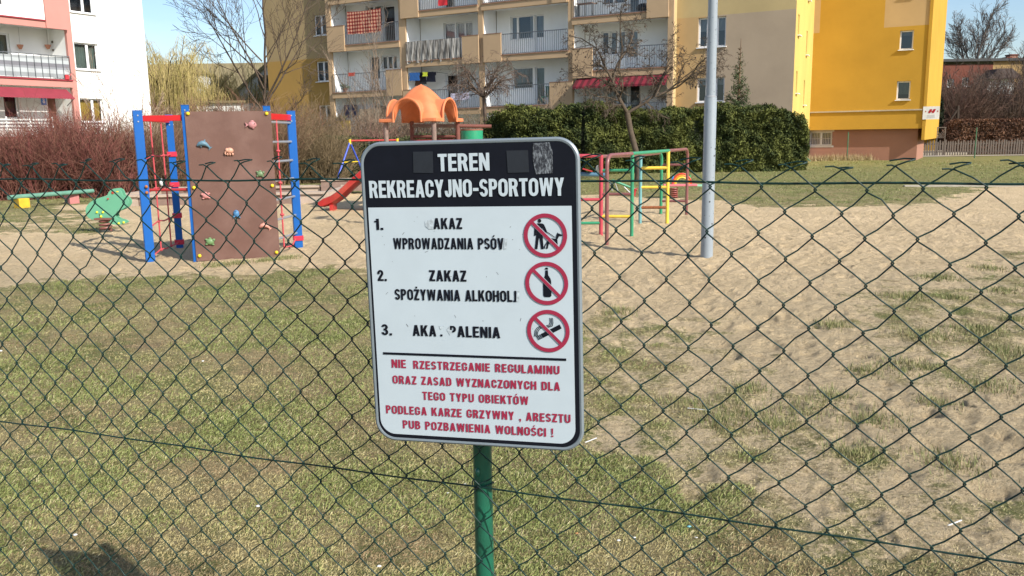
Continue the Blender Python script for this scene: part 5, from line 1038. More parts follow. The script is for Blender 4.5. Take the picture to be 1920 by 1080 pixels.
def rrect(w, h, r, n=8, cx=0, cz=0, rs=None):
    rs = rs or (r, r, r, r); pts = []
    for (sx, sz, a0_, rr) in ((1, 1, 0, rs[0]), (-1, 1, 90, rs[1]), (-1, -1, 180, rs[2]), (1, -1, 270, rs[3])):
        if rr == 0: pts.append((cx+sx*w/2, cz+sz*h/2)); continue
        for k in range(n+1): t = rad(a0_+90*k/n); pts.append((cx+sx*(w/2-rr)+rr*math.cos(t), cz+sz*(h/2-rr)+rr*math.sin(t)))
    return pts
b = MB(SF); b.prism(rrect(SF.W-.004, SF.H-.004, .040), -.004, .0012, SGREY); b.build('panel', sg)
b = MB(); pts = rrect(SF.W-.010, SF.H-.010, .037, 10); b.tube([SF.w(p[0], -.0005, p[1]) for p in pts+pts[:2]], .0045, SGREY, 8, cap=False); b.build('rolled_edge', sg, smooth=True)
b = MB(SF); b.face([(p[0], .0030, p[1]) for p in rrect(SF.W-.017, SF.H-.017, .034, 10)], INKB); b.build('black_field', sg)
wl = SF.px(688.7, 391); wr_ = SF.px(1069.7, 384); wbl = SF.px(743, 812.5); wbr = SF.px(1060, 833)
x0w = (SF.px(688.7, 391)[0]+SF.px(715, 780)[0])/2; x1w = (SF.px(1069.7, 384)[0]+SF.px(1081, 800)[0])/2; z1w = (wl[1]+wr_[1])/2; z0w = (wbl[1]+wbr[1])/2
b = MB(SF); b.face([(p[0], .0034, p[1]) for p in rrect(x1w-x0w, z1w-z0w, .03, 10, (x0w+x1w)/2, (z0w+z1w)/2, (0, 0, .030, .030))], INKW); b.build('white_field', sg)
# ---- a condensed bold letter set made of bars and bows
t, h, W_ = .205, .172, .60
def Rr_(x0, y0, x1, y1): return [('q', [(x0, y0), (x1, y0), (x1, y1), (x0, y1)])]
def Dg(xa, ya, xb, yb, w=None): w = w or t*1.06; return [('q', [(xa-w/2, ya), (xa+w/2, ya), (xb+w/2, yb), (xb-w/2, yb)])]
def Ar(cx, cy, rx, ry, a0_, a1_, tx=None, th=None, n=10):
    tx = tx or t; th = th or h; out = []
    for k in range(n):
        p, q_ = rad(a0_+(a1_-a0_)*k/n), rad(a0_+(a1_-a0_)*(k+1)/n)
        out.append(('q', [(cx+rx*math.cos(p), cy+ry*math.sin(p)), (cx+rx*math.cos(q_), cy+ry*math.sin(q_)), (cx+(rx-tx)*math.cos(q_), cy+(ry-th)*math.sin(q_)), (cx+(rx-tx)*math.cos(p), cy+(ry-th)*math.sin(p))]))
    return out
H2 = W_/2; Ry = .29
G = {}
G['I'] = (t, Rr_(0, 0, t, 1)); G['L'] = (.48, Rr_(0, 0, t, 1)+Rr_(t, 0, .48, h)); G['E'] = (.50, Rr_(0, 0, t, 1)+Rr_(t, 0, .50, h)+Rr_(t, 1-h, .50, 1)+Rr_(t, .425, .47, .425+h*.95))
G['T'] = (.54, Rr_(0, 1-h, .54, 1)+Rr_(.27-t/2, 0, .27+t/2, 1-h)); G['H'] = (W_, Rr_(0, 0, t, 1)+Rr_(W_-t, 0, W_, 1)+Rr_(t, .43, W_-t, .43+h))
G['N'] = (.60, Rr_(0, 0, t*.92, 1)+Rr_(.6-t*.92, 0, .6, 1)+Dg(.6-t*.55, 0, t*.55, 1, t)); G['M'] = (.76, Rr_(0, 0, t*.9, 1)+Rr_(.76-t*.9, 0, .76, 1)+Dg(.38, 0, t*.55, 1, t*.92)+Dg(.38, 0, .76-t*.55, 1, t*.92))
G['A'] = (.62, Dg(t*.52, 0, .31-.01, 1, t)+Dg(.62-t*.52, 0, .31+.01, 1, t)+Rr_(.17, .20, .45, .20+h*.9)); G['K'] = (.62, Rr_(0, 0, t, 1)+Dg(t*.9, .33, .62-t*.6, 1, t*1.15)+Dg(.62-t*.55, 0, .30, .62, t*1.12))
G['Z'] = (.52, Rr_(0, 0, .52, h)+Rr_(0, 1-h, .52, 1)+Dg(t*.62, h, .52-t*.62, 1-h, t*1.2)); G['Y'] = (.60, Rr_(.3-t/2, 0, .3+t/2, .42)+Dg(.3-.0, .38, t*.52, 1, t)+Dg(.3, .38, .6-t*.52, 1, t))
G['V'] = (.60, Dg(.3-.01, 0, t*.5, 1, t)+Dg(.3+.01, 0, .6-t*.5, 1, t)); G['W'] = (.88, Dg(.235, 0, t*.48, 1, t*.9)+Dg(.245, 0, .44-.01, 1, t*.8)+Dg(.635, 0, .44+.01, 1, t*.8)+Dg(.645, 0, .88-t*.48, 1, t*.9))
G['O'] = (W_, Ar(H2, 1-Ry, H2, Ry, 0, 180)+Ar(H2, Ry, H2, Ry, 180, 360)+Rr_(0, Ry, t, 1-Ry)+Rr_(W_-t, Ry, W_, 1-Ry)); G['U'] = (W_, Ar(H2, Ry, H2, Ry, 180, 360)+Rr_(0, Ry, t, 1)+Rr_(W_-t, Ry, W_, 1))
G['J'] = (.46, Ar(.23, Ry*.9, .23, Ry*.9, 180, 360)+Rr_(.46-t, Ry*.9, .46, 1)+Rr_(0, Ry*.9, t*.9, .36)); G['C'] = (.56, Ar(.28, 1-Ry, .28, Ry, 0, 180)+Ar(.28, Ry, .28, Ry, 180, 360)+Rr_(0, Ry, t, 1-Ry)+Rr_(.56-t, .62, .56, 1-Ry)+Rr_(.56-t, Ry, .56, .40))
G['G'] = (.58, Ar(.29, 1-Ry, .29, Ry, 0, 180)+Ar(.29, Ry, .29, Ry, 180, 360)+Rr_(0, Ry, t, 1-Ry)+Rr_(.58-t, .64, .58, 1-Ry)+Rr_(.58-t, Ry, .58, .52)+Rr_(.31, .52-h*.85, .58-t, .52)); G['D'] = (.57, Rr_(0, 0, t, 1)+Rr_(t, 0, .28, h)+Rr_(t, 1-h, .28, 1)+Ar(.28, 1-.28, .29, .28, 0, 90)+Ar(.28, .28, .29, .28, -90, 0)+Rr_(.57-t, .28, .57, .72))
bowl = lambda cy, ry, x=.30, rx=.25: Ar(x, cy, rx, ry, -90, 90)
G['P'] = (.55, Rr_(0, 0, t, 1)+Rr_(t, 1-h, .30, 1)+Rr_(t, .40, .30, .40+h)+bowl(.70, .30)); G['p'] = (.55, Rr_(.05, .62, t, 1)+Rr_(t, 1-h, .30, 1)+Rr_(.22, .40, .30, .40+h)+bowl(.70, .30))
G['R'] = (.60, Rr_(0, 0, t, 1)+Rr_(t, 1-h, .31, 1)+Rr_(t, .42, .31, .42+h)+Ar(.31, .71, .26, .29, -90, 90)+Dg(.60-t*.55, 0, .37, .47, t*1.05)); G['B'] = (.57, Rr_(0, 0, t, 1)+Rr_(t, 1-h, .30, 1)+Rr_(t, .44, .30, .44+h*.9)+Rr_(t, 0, .30, h)+Ar(.30, .745, .24, .255, -90, 90, None, h*.9)+Ar(.30, .295, .27, .295, -90, 90))
G['S'] = (.54, Ar(.27, .715, .27, .285, 10, 270, t*.95)+Ar(.27, .285, .27, .285, -170, 90, t*.95)); G['Ó'] = (W_, G['O'][1]+Dg(.26, 1.07, .37, 1.25, .15)); G['Ś'] = (.54, G['S'][1]+Dg(.24, 1.07, .35, 1.25, .15)); G['Ż'] = (.52, G['Z'][1]+Rr_(.17, 1.08, .35, 1.24))
G['!'] = (t, Rr_(0, 0, t, .18)+[('q', [(.04, .28), (t-.04, .28), (t, 1), (0, 1)])]); G['.'] = (t, Rr_(0, 0, t, .19)); G[','] = (t, Rr_(0, 0, t, .19)+[('q', [(.06, -.2), (.12, -.2), (t, 0), (.08, 0)])]); G['-'] = (.36, Rr_(0, .33, .36, .33+h))
G['1'] = (.34, Rr_(.34-t, 0, .34, 1)+Rr_(0, .68, .34-t, .68+h*.8)); G['2'] = (.54, Rr_(0, 0, .54, h)+Ar(.27, .71, .27, .29, 0, 180)+Dg(t*.7, h, .54-t*.62, .62, t*1.25)+Rr_(.54-t, .60, .54, .71)+Rr_(0, .62, t, .71)); G['3'] = (.55, Ar(.27, .73, .26, .27, -90, 175)+Ar(.27, .29, .28, .29, -175, 90)+Rr_(.18, .44, .30, .44+h)); G['u'] = (.30, Rr_(.10, 0, .10+t*.9, 1)+Rr_(.0, .0, .10, h*.9)); G[' '] = (.30, [])
def text(s, L, Rt, cap, m, o=.0042, gap=.085, zoff=0):
    a0_, zA_ = SF.px(*L); a1_, zB_ = SF.px(*Rt); zb = (zA_+zB_)/2; xm, ym = (L[0]+Rt[0])/2, (L[1]+Rt[1])/2; hh = SF.px(xm, ym-cap)[1]-SF.px(xm, ym)[1]
    tot = sum(G[c][0] for c in s)+gap*(len(s)-1); sx = (a1_-a0_)/tot; x = 0; b = MB(SF); k = 0
    for c in s:
        w, prims = G[c]
        for _, poly in prims:
            oo = o+.000012*(k % 40); k += 1; ar2 = sum(poly[i][0]*poly[(i+1) % len(poly)][1]-poly[(i+1) % len(poly)][0]*poly[i][1] for i in range(len(poly)))
            pl_ = poly if ar2 > 0 else poly[::-1]; b.face([(a0_+(x+p[0])*sx, oo, zb+p[1]*hh) for p in pl_], m)
        x += w+gap
    return b.build('lettering', sg)
text('TEREN', (822.3, 322.3), (918.6, 318.5), 33, INKW, .0046, .07); text('REKREACYJNO-SPORTOWY', (694, 372.6), (1058.4, 365.2), 33, INKW, .0046, .065)
text('1.', (703, 431), (719.5, 431), 21, INKB); text('AKAZ', (813.4, 429.6), (867.3, 429), 20.7, INKB); text('WPROWADZANIA PSÓV', (738.5, 467.6), (945, 466.6), 21, INKB)
text('2.', (709, 526.6), (726, 526.6), 20.7, INKB); text('ZAKAZ', (805.7, 527.3), (875.3, 527.3), 20.7, INKB); text('SPOŻYWANIA ALKOHOLu', (741.2, 562.3), (969, 565.5), 20.7, INKB)
text('3.', (716.3, 628), (735.8, 628.5), 20.7, INKB); text('AKA', (774.5, 629.7), (818.8, 630.3), 20.5, INKB); text('pALENIA', (843.5, 631.2), (938.6, 633.8), 20.7, INKB)
text('.', (826, 630.5), (830.2, 630.5), 20, INKB)
text('NIE', (735, 689), (762, 690), 15.7, INKR); text('RZESTRZEGANIE REGULAMINU', (775.5, 690.8), (1049.7, 702), 15.6, INKR, gap=.11)
text('ORAZ ZASAD WYZNACZONYCH DLA', (737, 718.4), (1050.5, 732.6), 15.6, INKR, gap=.11); text('TEGO TYPU OBIEKTÓW', (792.7, 749.2), (991.3, 759), 15.6, INKR, gap=.11)
text('PODLEGA KARZE GRZYWNY , ARESZTU', (724.6, 773.6), (1070.3, 793.8), 15.6, INKR, gap=.11); text('PUB POZBAWIENIA WOLNOŚCI !', (756, 801.6), (1038, 820), 15.6, INKR, gap=.11)
a0, z0 = SF.px(718.6, 661.5); a1, z1 = SF.px(1062, 674.8); b = MB(SF); zz = (z0+z1)/2; b.face([(a0, .0042, zz-.0023), (a1, .0042, zz-.0023), (a1, .0042, zz+.0023), (a0, .0042, zz+.0023)], INKB); b.build('divider_line', sg)
def disc(b, cx, cz, r0_, r1_, o, m, n=48):
    for k in range(n):
        p, q_ = 2*math.pi*k/n, 2*math.pi*(k+1)/n; b.face([(cx+r0_*math.cos(p), o, cz+r0_*math.sin(p)), (cx+r1_*math.cos(p), o, cz+r1_*math.sin(p)), (cx+r1_*math.cos(q_), o, cz+r1_*math.sin(q_)), (cx+r0_*math.cos(q_), o, cz+r0_*math.sin(q_))], m)
RC = None
for idx_, (cx_, cy_) in enumerate(((1022.8, 441.4), (1025.3, 531), (1028.4, 620.3))):
    ca, cz = SF.px(cx_, cy_); RC = (SF.px(cx_+40.7, cy_)[0]-SF.px(cx_-40.7, cy_)[0])/2 if RC is None else RC
    b = MB(SF); disc(b, ca, cz, RC*.815, RC, .0050, INKR); b.build('prohibition_ring', sg)
    b = MB(SF)
    q = lambda pts, o=.0042: b.face([(ca+x*RC, o, cz+z*RC) for x, z in pts], INKB)
    if idx_ == 0:
        for k in range(20): pass
        b.face([(ca+RC*(-.25+.08*math.cos(u_)), .0043, cz+RC*(.665+.085*math.sin(u_))) for u_ in np.linspace(0, 2*math.pi, 17)[:-1]], INKB)
        q([(-.44, .50), (-.37, .55), (-.14, .55), (-.05, .50), (.08, .20), (.05, .12), (-.02, .16), (-.13, .34), (-.13, .02), (-.09, -.62), (-.21, -.62), (-.27, -.12), (-.30, -.12), (-.38, -.62), (-.50, -.62), (-.42, .02), (-.42, .34), (-.43, .0), (-.52, -.02), (-.50, .30)])
        q([(.04, .16), (.07, .19), (.46, -.08), (.44, -.10)], .0044)
        q([(.10, -.10), (.55, -.16), (.56, -.40), (.50, -.45), (.20, -.36), (.12, -.25)], .0043); q([(.48, -.16), (.56, -.16), (.64, -.02), (.76, -.03), (.78, .03), (.60, .10), (.56, .14), (.50, .0)], .00431)
        q([(.12, -.20), (.20, -.32), (.14, -.42), (.10, -.60), (.02, -.60), (.06, -.42), (.02, -.34)], .00432); q([(.0, -.36), (.03, -.40), (-.02, -.5), (-.02, -.60), (-.06, -.60), (-.06, -.48)], .00433); q([(.50, -.40), (.56, -.40), (.54, -.62), (.49, -.62)], .00434)
    if idx_ == 1:
        q([(-.17, -.58), (-.10, -.64), (.14, -.64), (.21, -.58), (.21, .10), (.18, .22), (.08, .38), (.07, .60), (-.05, .60), (-.06, .38), (-.14, .20), (-.17, .06)]); q([(-.07, .64), (.09, .64), (.07, .71), (.01, .74), (-.05, .71)], .0043)
    if idx_ == 2:
        D_c = lambda s0_, s1_, o=.0043, hw=.105: q([(s0_*.88+hw*.47, s0_*.47-hw*.88-.08), (s1_*.88+hw*.47, s1_*.47-hw*.88-.08), (s1_*.88-hw*.47, s1_*.47+hw*.88-.08), (s0_*.88-hw*.47, s0_*.47+hw*.88-.08)], o)
        D_c(-.36, .66); D_c(-.44, -.40); D_c(-.52, -.48); D_c(-.60, -.565)
        for k in range(3):
            o_ = k*.065
            for (pts) in ([(-.66+o_, -.28), (-.62+o_, .0-o_*.3), (-.50+o_, .16-o_*.3), (-.28+o_*.3, .26-o_*.9)], [(-.10+o_*.4, .18-o_*.6+.06), (.06+o_, .30-o_*.5), (.10+o_, .42-o_*.3), (.08+o_, .62)]):
                for (x0_, y0_), (x1_, y1_) in zip(pts[:-1], pts[1:]):
                    L_ = math.hypot(x1_-x0_, y1_-y0_); nx_, ny_ = -(y1_-y0_)/L_*.015, (x1_-x0_)/L_*.015; q([(x0_-nx_, y0_-ny_), (x1_-nx_, y1_-ny_), (x1_+nx_, y1_+ny_), (x0_+nx_, y0_+ny_)], .0043+.00001*k)
    b.build('pictogram', sg)
    b = MB(SF); s2 = .70710; hw = .075*RC
    for (h_, o_, m_) in ((hw*1.28, .0047, INKW), (hw, .0051, INKR)): b.face([(ca+(-.83*RC*s2)-h_*s2, o_, cz+.83*RC*s2-h_*s2), (ca+.83*RC*s2-h_*s2, o_, cz-.83*RC*s2-h_*s2), (ca+.83*RC*s2+h_*s2, o_, cz-.83*RC*s2+h_*s2), (ca-.83*RC*s2+h_*s2, o_, cz+.83*RC*s2+h_*s2)], m_)
    b.build('prohibition_bar', sg)
rgs = random.Random(8); b = MB(SF); SPK = mat('grime_speck', (.10, .10, .10), rough=.8)
for k in range(26):
    a_, z_ = rgs.uniform(-.17, .12), rgs.uniform(-.07, .15); w_ = rgs.uniform(.0005, .0012); l_ = rgs.choice((.0007, .0009, .0013, .003)); an = rgs.uniform(0, 3.1); c_, s__ = math.cos(an), math.sin(an)
    b.face([(a_+(-l_)*c_-(-w_)*s__*.5, .00365, z_-l_*s__-w_*c_*.5), (a_+l_*c_+w_*s__*.5, .00365, z_+l_*s__-w_*c_*.5), (a_+l_*c_-w_*s__*.5, .00365, z_+l_*s__+w_*c_*.5), (a_-l_*c_-w_*s__*.5, .00365, z_-l_*s__+w_*c_*.5)], SPK)
b.build('grime_specks', sg, kind='stuff')
# overpainted squares and scratches on the black header, smudges of removed letters
PATCH = mat('faded_patch', (.013, .016, .022), rough=.6, var=.15, scale=60); SCR = bpy.data.materials.new('scratched_patch'); SCR.use_nodes = True; nt = SCR.node_tree; b_ = nt.nodes['Principled BSDF']; b_.inputs['Roughness'].default_value = .6
t_ = nt.nodes.new('ShaderNodeTexCoord'); m_ = nt.nodes.new('ShaderNodeMapping'); m_.inputs['Scale'].default_value = (260, 260, 110); n_ = nt.nodes.new('ShaderNodeTexNoise'); n_.inputs['Scale'].default_value = 1; n_.inputs['Detail'].default_value = 5; n_.inputs['Roughness'].default_value = .75; r_ = nt.nodes.new('ShaderNodeValToRGB')
nt.links.new(t_.outputs['Object'], m_.inputs[0]); nt.links.new(m_.outputs[0], n_.inputs['Vector']); nt.links.new(n_.outputs[0], r_.inputs[0]); nt.links.new(r_.outputs[0], b_.inputs['Base Color']); r_.color_ramp.elements[0].position = .46; r_.color_ramp.elements[0].color = (.013, .014, .02, 1); r_.color_ramp.elements[1].position = .62; r_.color_ramp.elements[1].color = (.20, .22, .24, 1)
def patch(c, m, o, name='patch'):
    b = MB(SF); P = [SF.px(*q_) for q_ in c]; b.face([(p[0], o, p[1]) for p in P[::-1]], m); return b.build(name, sg)
PXA = lambda x, y: (660+x/3.376, 240+y/3.376)
patch([PXA(387, 150), PXA(513, 148), PXA(516, 285), PXA(390, 283)], PATCH, .0041); patch([PXA(978, 143), PXA(1115, 140), PXA(1122, 280), PXA(987, 284)], PATCH, .0041)
patch([PXA(1147, 96), PXA(1250, 90), PXA(1270, 150), PXA(1272, 285), PXA(1165, 293), PXA(1145, 200)], SCR, .0041, 'scratches')
SMG = mat('letter_residue', (.40, .45, .48), rough=.6, var=.45, scale=160); patch([PXA(463, 590), PXA(517, 572), PXA(517, 640), PXA(490, 642), PXA(465, 622)], SMG, .0041, 'letter_residue'); patch([PXA(966, 695), PXA(985, 695), PXA(978, 766), PXA(960, 766)], SMG, .00405, 'letter_residue')
PXB = lambda x, y: (660+x/3.376, 540+y/3.376)
patch([PXB(552, 240), PXB(582, 240), PXB(566, 262), PXB(560, 262)], SMG, .0041, 'letter_residue'); patch([PXB(600, 262), PXB(618, 240), PXB(640, 262), PXB(622, 300)], SMG, .00405, 'letter_residue'); patch([PXB(1044, 18), PXB(1060, 18), PXB(1058, 86), PXB(1040, 86)], SMG, .0041, 'letter_residue')
for z_ in (-.12, .16):
    b = MB(SF); zc_ = z_; b.box(-.03, .03, -.045, -.0045, zc_-.012, zc_+.012, GALV); b.build('bracket', sg)

# ================================================================== VEGETATION
BARK = mat('bark_tint', (1, 1, 1), rough=.9, attr='tint', var=.2, scale=14, spec=.15)
def unit_(v): return v/(np.linalg.norm(v)+1e-12)
def chain(rng, p, d, L, n, wob, grav=0., up=0.):
    pts = [np.array(p, float)]; d = unit_(np.array(d, float)); s = L/(n-1)
    for i in range(n-1):
        d = unit_(d + rng.normal(0, wob, 3) + np.array([0, 0, up-grav*(i+1)/n])); pts.append(pts[-1]+d*s)
    return pts
def grow(tb, rng, p, d, L, r, lev, P, col):
    """one limb with its side limbs, down to twigs"""
    n = P['n'][lev]; pts = chain(rng, p, d, L, n, P['wob'][lev], P['grav'][lev], P['up'][lev]); r1 = max(r*P['tip'], P['rmin'])
    c = np.array(col)*rng.uniform(.8, 1.2); tb[min(lev, len(tb)-1)].add(pts, np.linspace(r, r1, n), tuple(c))
    if lev+1 >= len(P['n']): return
    k = max(1, int(round(P['kids'][lev]*rng.uniform(.75, 1.25))))
    for i in range(k):
        t = P['start'][lev] + (1-P['start'][lev])*(i+rng.random())/k; f = t*(n-1); a = int(min(f, n-2)); q = pts[a]+(pts[a+1]-pts[a])*(f-a); ax = unit_(pts[a+1]-pts[a])
        perp = unit_(np.cross(ax, rng.normal(0, 1, 3))); an = P['ang'][lev]*rng.uniform(.65, 1.25); dd = ax*math.cos(an)+perp*math.sin(an)
        grow(tb, rng, q, dd, L*P['ratio'][lev]*rng.uniform(.6, 1.15)*(1.15-.45*t), max((r+(r1-r)*t)*.62, P['rmin']), lev+1, P, col)
def make_tree(name, label, base, limbs, P, col, seed, trunk_pts=None, group=None, cat='tree', balls=None, sides=5):
    rng = np.random.default_rng(seed); t = thing(name, label, cat, V3(base, 0), group); tt = Tubes(); limb = Tubes(); tw_ = Tubes(); tb = [limb, tw_]
    if trunk_pts: pts, rs = trunk_pts; tt.add([np.array(p, float) for p in pts], rs, col); tt.build('trunk', BARK, t, 9, smooth=True)
    for (p, d, L, r) in limbs: grow(tb, rng, p, d, L, r, 0, P, col)
    limb.build('branches', BARK, t, sides, smooth=True); tw_.build('twigs', BARK, t, 3, kind='stuff')
    if balls:
        n_, rad_, c_ = balls; b = MB(); m = mat('seed_ball', c_, rough=.9); lst = [a for g_ in tw_.g.values() for a in g_]
        for k in range(n_): a = lst[rng.integers(len(lst))]; b.ball(a[0][-1]-[0, 0, rad_*.8], rad_*rng.uniform(.7, 1.3), m, 6, 4)
        b.build('dry_fruit', t, kind='stuff')
    return t
# --- slender bare tree left of the ochre wall
bx = at_y(500, 250, 33)[:2]; PA = dict(n=(9, 7, 5, 4), wob=(.07, .10, .13, .16), grav=(0, -.02, 0, .02), up=(.03, .07, .07, .04), kids=(7, 5, 4), start=(.22, .2, .2), ang=(.7, .6, .6), ratio=(.52, .55, .55), tip=.28, rmin=.006)
fk = np.array([bx[0], bx[1], 2.6])
make_tree('bare_tree', 'slender bare tree with spreading dark branches in front of the ochre wall', bx, [(fk-[0, 0, .3], (-.06, 0, 1), 6.6, .06), (fk, (-.62, .1, .62), 4.2, .045), (fk+[0, 0, .4], (.55, -.1, .8), 4.4, .045), (fk+[0, 0, .9], (-.35, -.3, 1.), 4.6, .04), (fk+[0, 0, 1.3], (-.75, .2, .75), 3.7, .035), (fk+[0, 0, .2], (.30, .5, 1.), 4.8, .04), (fk+[0, 0, 1.9], (-.6, -.2, .6), 3.4, .03), (fk-[0, 0, .9], (.7, -.3, .6), 2.4, .03), (fk-[0, 0, 1.2], (-.7, -.3, .45), 2.2, .03)],
          PA, (.085, .062, .045), 21, ([V3(bx+[.05, 0], -.1), V3(bx+[.0, 0], 1.2), fk], [.10, .08, .06]))
# --- gnarled tree with little seed balls in front of the thuja hedge
gb_ = np.array([4.48, 30.1]); g2 = at_y(1182, 245, 30.1); g3 = at_y(1176, 212, 30.1); PG = dict(n=(8, 7, 6, 5), wob=(.16, .20, .22, .25), grav=(.02, .05, .10, .14), up=(.02, .0, -.02, -.04), kids=(8, 8, 6), start=(.15, .12, .12), ang=(1.0, .95, .85), ratio=(.50, .50, .50), tip=.3, rmin=.0055)
tl = lambda x, y: at_y(x, y, 30.1)
L1 = unit_(tl(1148, 150)-g3); L2 = unit_(tl(1235, 178)-g3); L3 = unit_(tl(1160, 160)-g3)
make_tree('gnarled_tree', 'gnarled bare tree hung with dry fruit in front of the evergreen hedge', gb_, [(g3, L1, 2.1, .075), (tl(1150, 152), (-.55, -.1, .75), 2.3, .045), (tl(1150, 150), (.25, .2, .9), 2.4, .045), (g3, L2, 2.0, .065), (tl(1236, 178), (.9, -.1, .45), 2.4, .04), (tl(1228, 182), (.35, .2, .95), 2.2, .035), (tl(1155, 160), (-.9, 0, .15), 1.9, .035), (tl(1160, 130), (.1, -.3, 1.), 2.2, .035), (tl(1250, 172), (.8, .3, .8), 2.0, .03), (tl(1165, 190), (-.8, -.4, .3), 1.7, .03)],
          PG, (.095, .072, .052), 5, ([V3(gb_, -.1), V3(gb_, .3), tl(1194, 290), g2, g3], [.15, .115, .10, .10, .10]), balls=(200, .026, (.07, .045, .03)))
# --- weeping dwarf tree left of the hedge
wb_ = at_y(908, 220, 37.5)[:2]; h0 = at_y(908, 168, 37.5)[2]; PW = dict(n=(7, 7, 5), wob=(.20, .22, .25), grav=(.30, .40, .4), up=(.05, 0, 0), kids=(8, 7), start=(.15, .1), ang=(.8, .8), ratio=(.55, .5), tip=.35, rmin=.006)
make_tree('weeping_tree', 'small weeping bare tree with tangled hanging twigs before the beige pilaster', wb_, [(V3(wb_, h0-.35), (math.cos(a), math.sin(a)*.8, .75), 2.0, .035) for a in np.linspace(0, 6.0, 13)], PW, (.12, .085, .065), 8, ([V3(wb_, -.1), V3(wb_+[.1, 0], 1.2), V3(wb_, h0-.3)], [.12, .09, .07]))
# --- upright saplings before the loggias
PS = dict(n=(8, 5, 4), wob=(.05, .10, .14), grav=(0, 0, 0), up=(.02, .12, .08), kids=(11, 5), start=(.2, .2), ang=(.55, .55), ratio=(.34, .5), tip=.25, rmin=.006)
for i, (x, Yd, hh, lab) in enumerate(((707, 43, 6.4, 'tall bare sapling behind the swing frame before the left loggias'), (742, 42, 5.6, 'pair of thin bare saplings rising at the left of the orange roof'), (676, 44, 4.0, 'short bare sapling between the yellow parapet and the swing'), (1020, 41.5, 3.6, 'low bare shrub with upright shoots before the beige parapet'))):
    b2 = at_y(x, 250, Yd)[:2]; rg2 = np.random.default_rng(i); make_tree('bare_sapling', lab, b2, [(V3(b2+rg2.normal(0, .12, 2), 0), (rg2.normal(0, .10), rg2.normal(0, .1), 1), hh*rg2.uniform(.75, 1.05), .035) for _ in range(4)], PS, (.22, .165, .12), 40+i, cat='tree')
# --- light sapling against the white gable
b2 = at_y(240, 250, 27)[:2]; make_tree('bare_sapling', 'pale bare sapling against the white gable beside the blue post', b2, [(V3(b2, 0), d_, L_, .022) for d_, L_ in (((-.05, 0, 1), 3.6), ((-.28, .1, 1), 3.8), ((.2, -.1, 1), 3.5), ((.40, 0, 1), 3.0), ((-.5, 0, .9), 2.6))], PS, (.30, .22, .16), 77)
# --- willows
def willow(x, Yd, hh, w, seed, label):
    b2 = at_y(x, 230, Yd)[:2]; rng = np.random.default_rng(seed); t = thing('willow_tree', label, 'tree', V3(b2, 0), 'willows behind the playground'); tt = Tubes(); tt.add([V3(b2, -.1), V3(b2, hh*.25), V3(b2+[.1, 0], hh*.4)], [.3, .25, .2], (.12, .09, .06)); tt.build('trunk', BARK, t, 9, smooth=True)
    lb, tg = Tubes(), Tubes()
    for i in range(22):
        a = rng.uniform(0, 2*math.pi); d = np.array([math.cos(a)*w*.62, math.sin(a)*w*.62, hh*.52*rng.uniform(.45, 1.05)]); pts = chain(rng, V3(b2, hh*rng.uniform(.28, .42)), d, np.linalg.norm(d), 7, .09, .10, .06); lb.add(pts, np.linspace(.07, .015, 7), (.16, .12, .07))
        for j in range(75):
            f = rng.uniform(1.2, 6); k = int(min(f, 5)); q = pts[k]+(pts[k+1]-pts[k])*(f-k); aa = rng.uniform(0, 2*math.pi); L = rng.uniform(.25, .62)*hh*.62
            s = q+np.array([math.cos(aa)*.35, math.sin(aa)*.35, .25]); m = s+np.array([math.cos(aa)*.35, math.sin(aa)*.35, -L*.35]); e = m+np.array([rng.normal(0, .12), rng.normal(0, .12), -L*.6]); e[2] = max(e[2], .4)
            y_ = rng.uniform(0, 1); c = np.array([.42, .36, .12])*(1-y_)+np.array([.42, .32, .16])*y_
            tg.add([q, s, m, (m+e)/2+rng.normal(0, .05, 3), e], [.012, .010, .0085, .008, .006], tuple(c*rng.uniform(.7, 1.1)))
    lb.build('branches', BARK, t, 5, smooth=True); tg.build('hanging_twigs', BARK, t, 3, kind='stuff')
willow(312, 55, 9.4, 4.4, 1, 'yellowish weeping willow right beside the white gable'); willow(372, 60, 8.4, 4.4, 2, 'weeping willow in the middle of the group before the tiled roof'); willow(452, 62, 7.0, 4.2, 3, 'smaller yellowish willow nearest the ochre block'); willow(500, 66, 5.0, 3.6, 4, 'low willow partly hidden by the ochre block')

# --- twig thickets
def thicket(name, label, xs, Yd, hh, n, colA, colB, seed, dz=0., depth=2.2, cat='shrub', lean=.35, twigs=4, r=.008, xpx=True, ground_y=None, fine=1.0):
    """multi-stemmed bare shrub: arching stems with side twigs"""
    rng = np.random.default_rng(seed); c0 = at_y(xs[0], 300, Yd)[0]; c1 = at_y(xs[1], 300, Yd)[0]; t = thing(name, label, cat, ((c0+c1)/2, Yd, 0)); st, tw_ = Tubes(), Tubes()
    for i in range(n):
        x = rng.uniform(c0, c1); y = Yd+rng.uniform(-depth/2, depth/2); u_ = (x-c0)/(c1-c0); H_ = hh(u_) if callable(hh) else hh; H_ = H_*rng.uniform(.55, 1.05)
        d = np.array([rng.normal(0, lean), rng.normal(0, lean), 1]); pts = chain(rng, (x, y, -.05), d, H_*1.08, 6, .12, .10, .0); mixv = rng.random(); c = (np.array(colA)*(1-mixv)+np.array(colB)*mixv)*rng.uniform(.65, 1.15)
        st.add(pts, np.linspace(r*1.5, r*.6, 6), tuple(c))
        for j in range(twigs):
            f = rng.uniform(1.2, 4.9); k = int(f); q = pts[k]+(pts[k+1]-pts[k])*(f-k); dd = unit_(pts[k+1]-pts[k])+rng.normal(0, .55, 3); L = H_*rng.uniform(.15, .38)*fine
            tw_.add(chain(rng, q, dd, L, 4, .18, .05, .06), np.linspace(r*.7, r*.35, 4), tuple(c*rng.uniform(.85, 1.25)))
    st.build('stems', BARK, t, 4, kind='stuff'); tw_.build('twigs', BARK, t, 3, kind='stuff'); return t
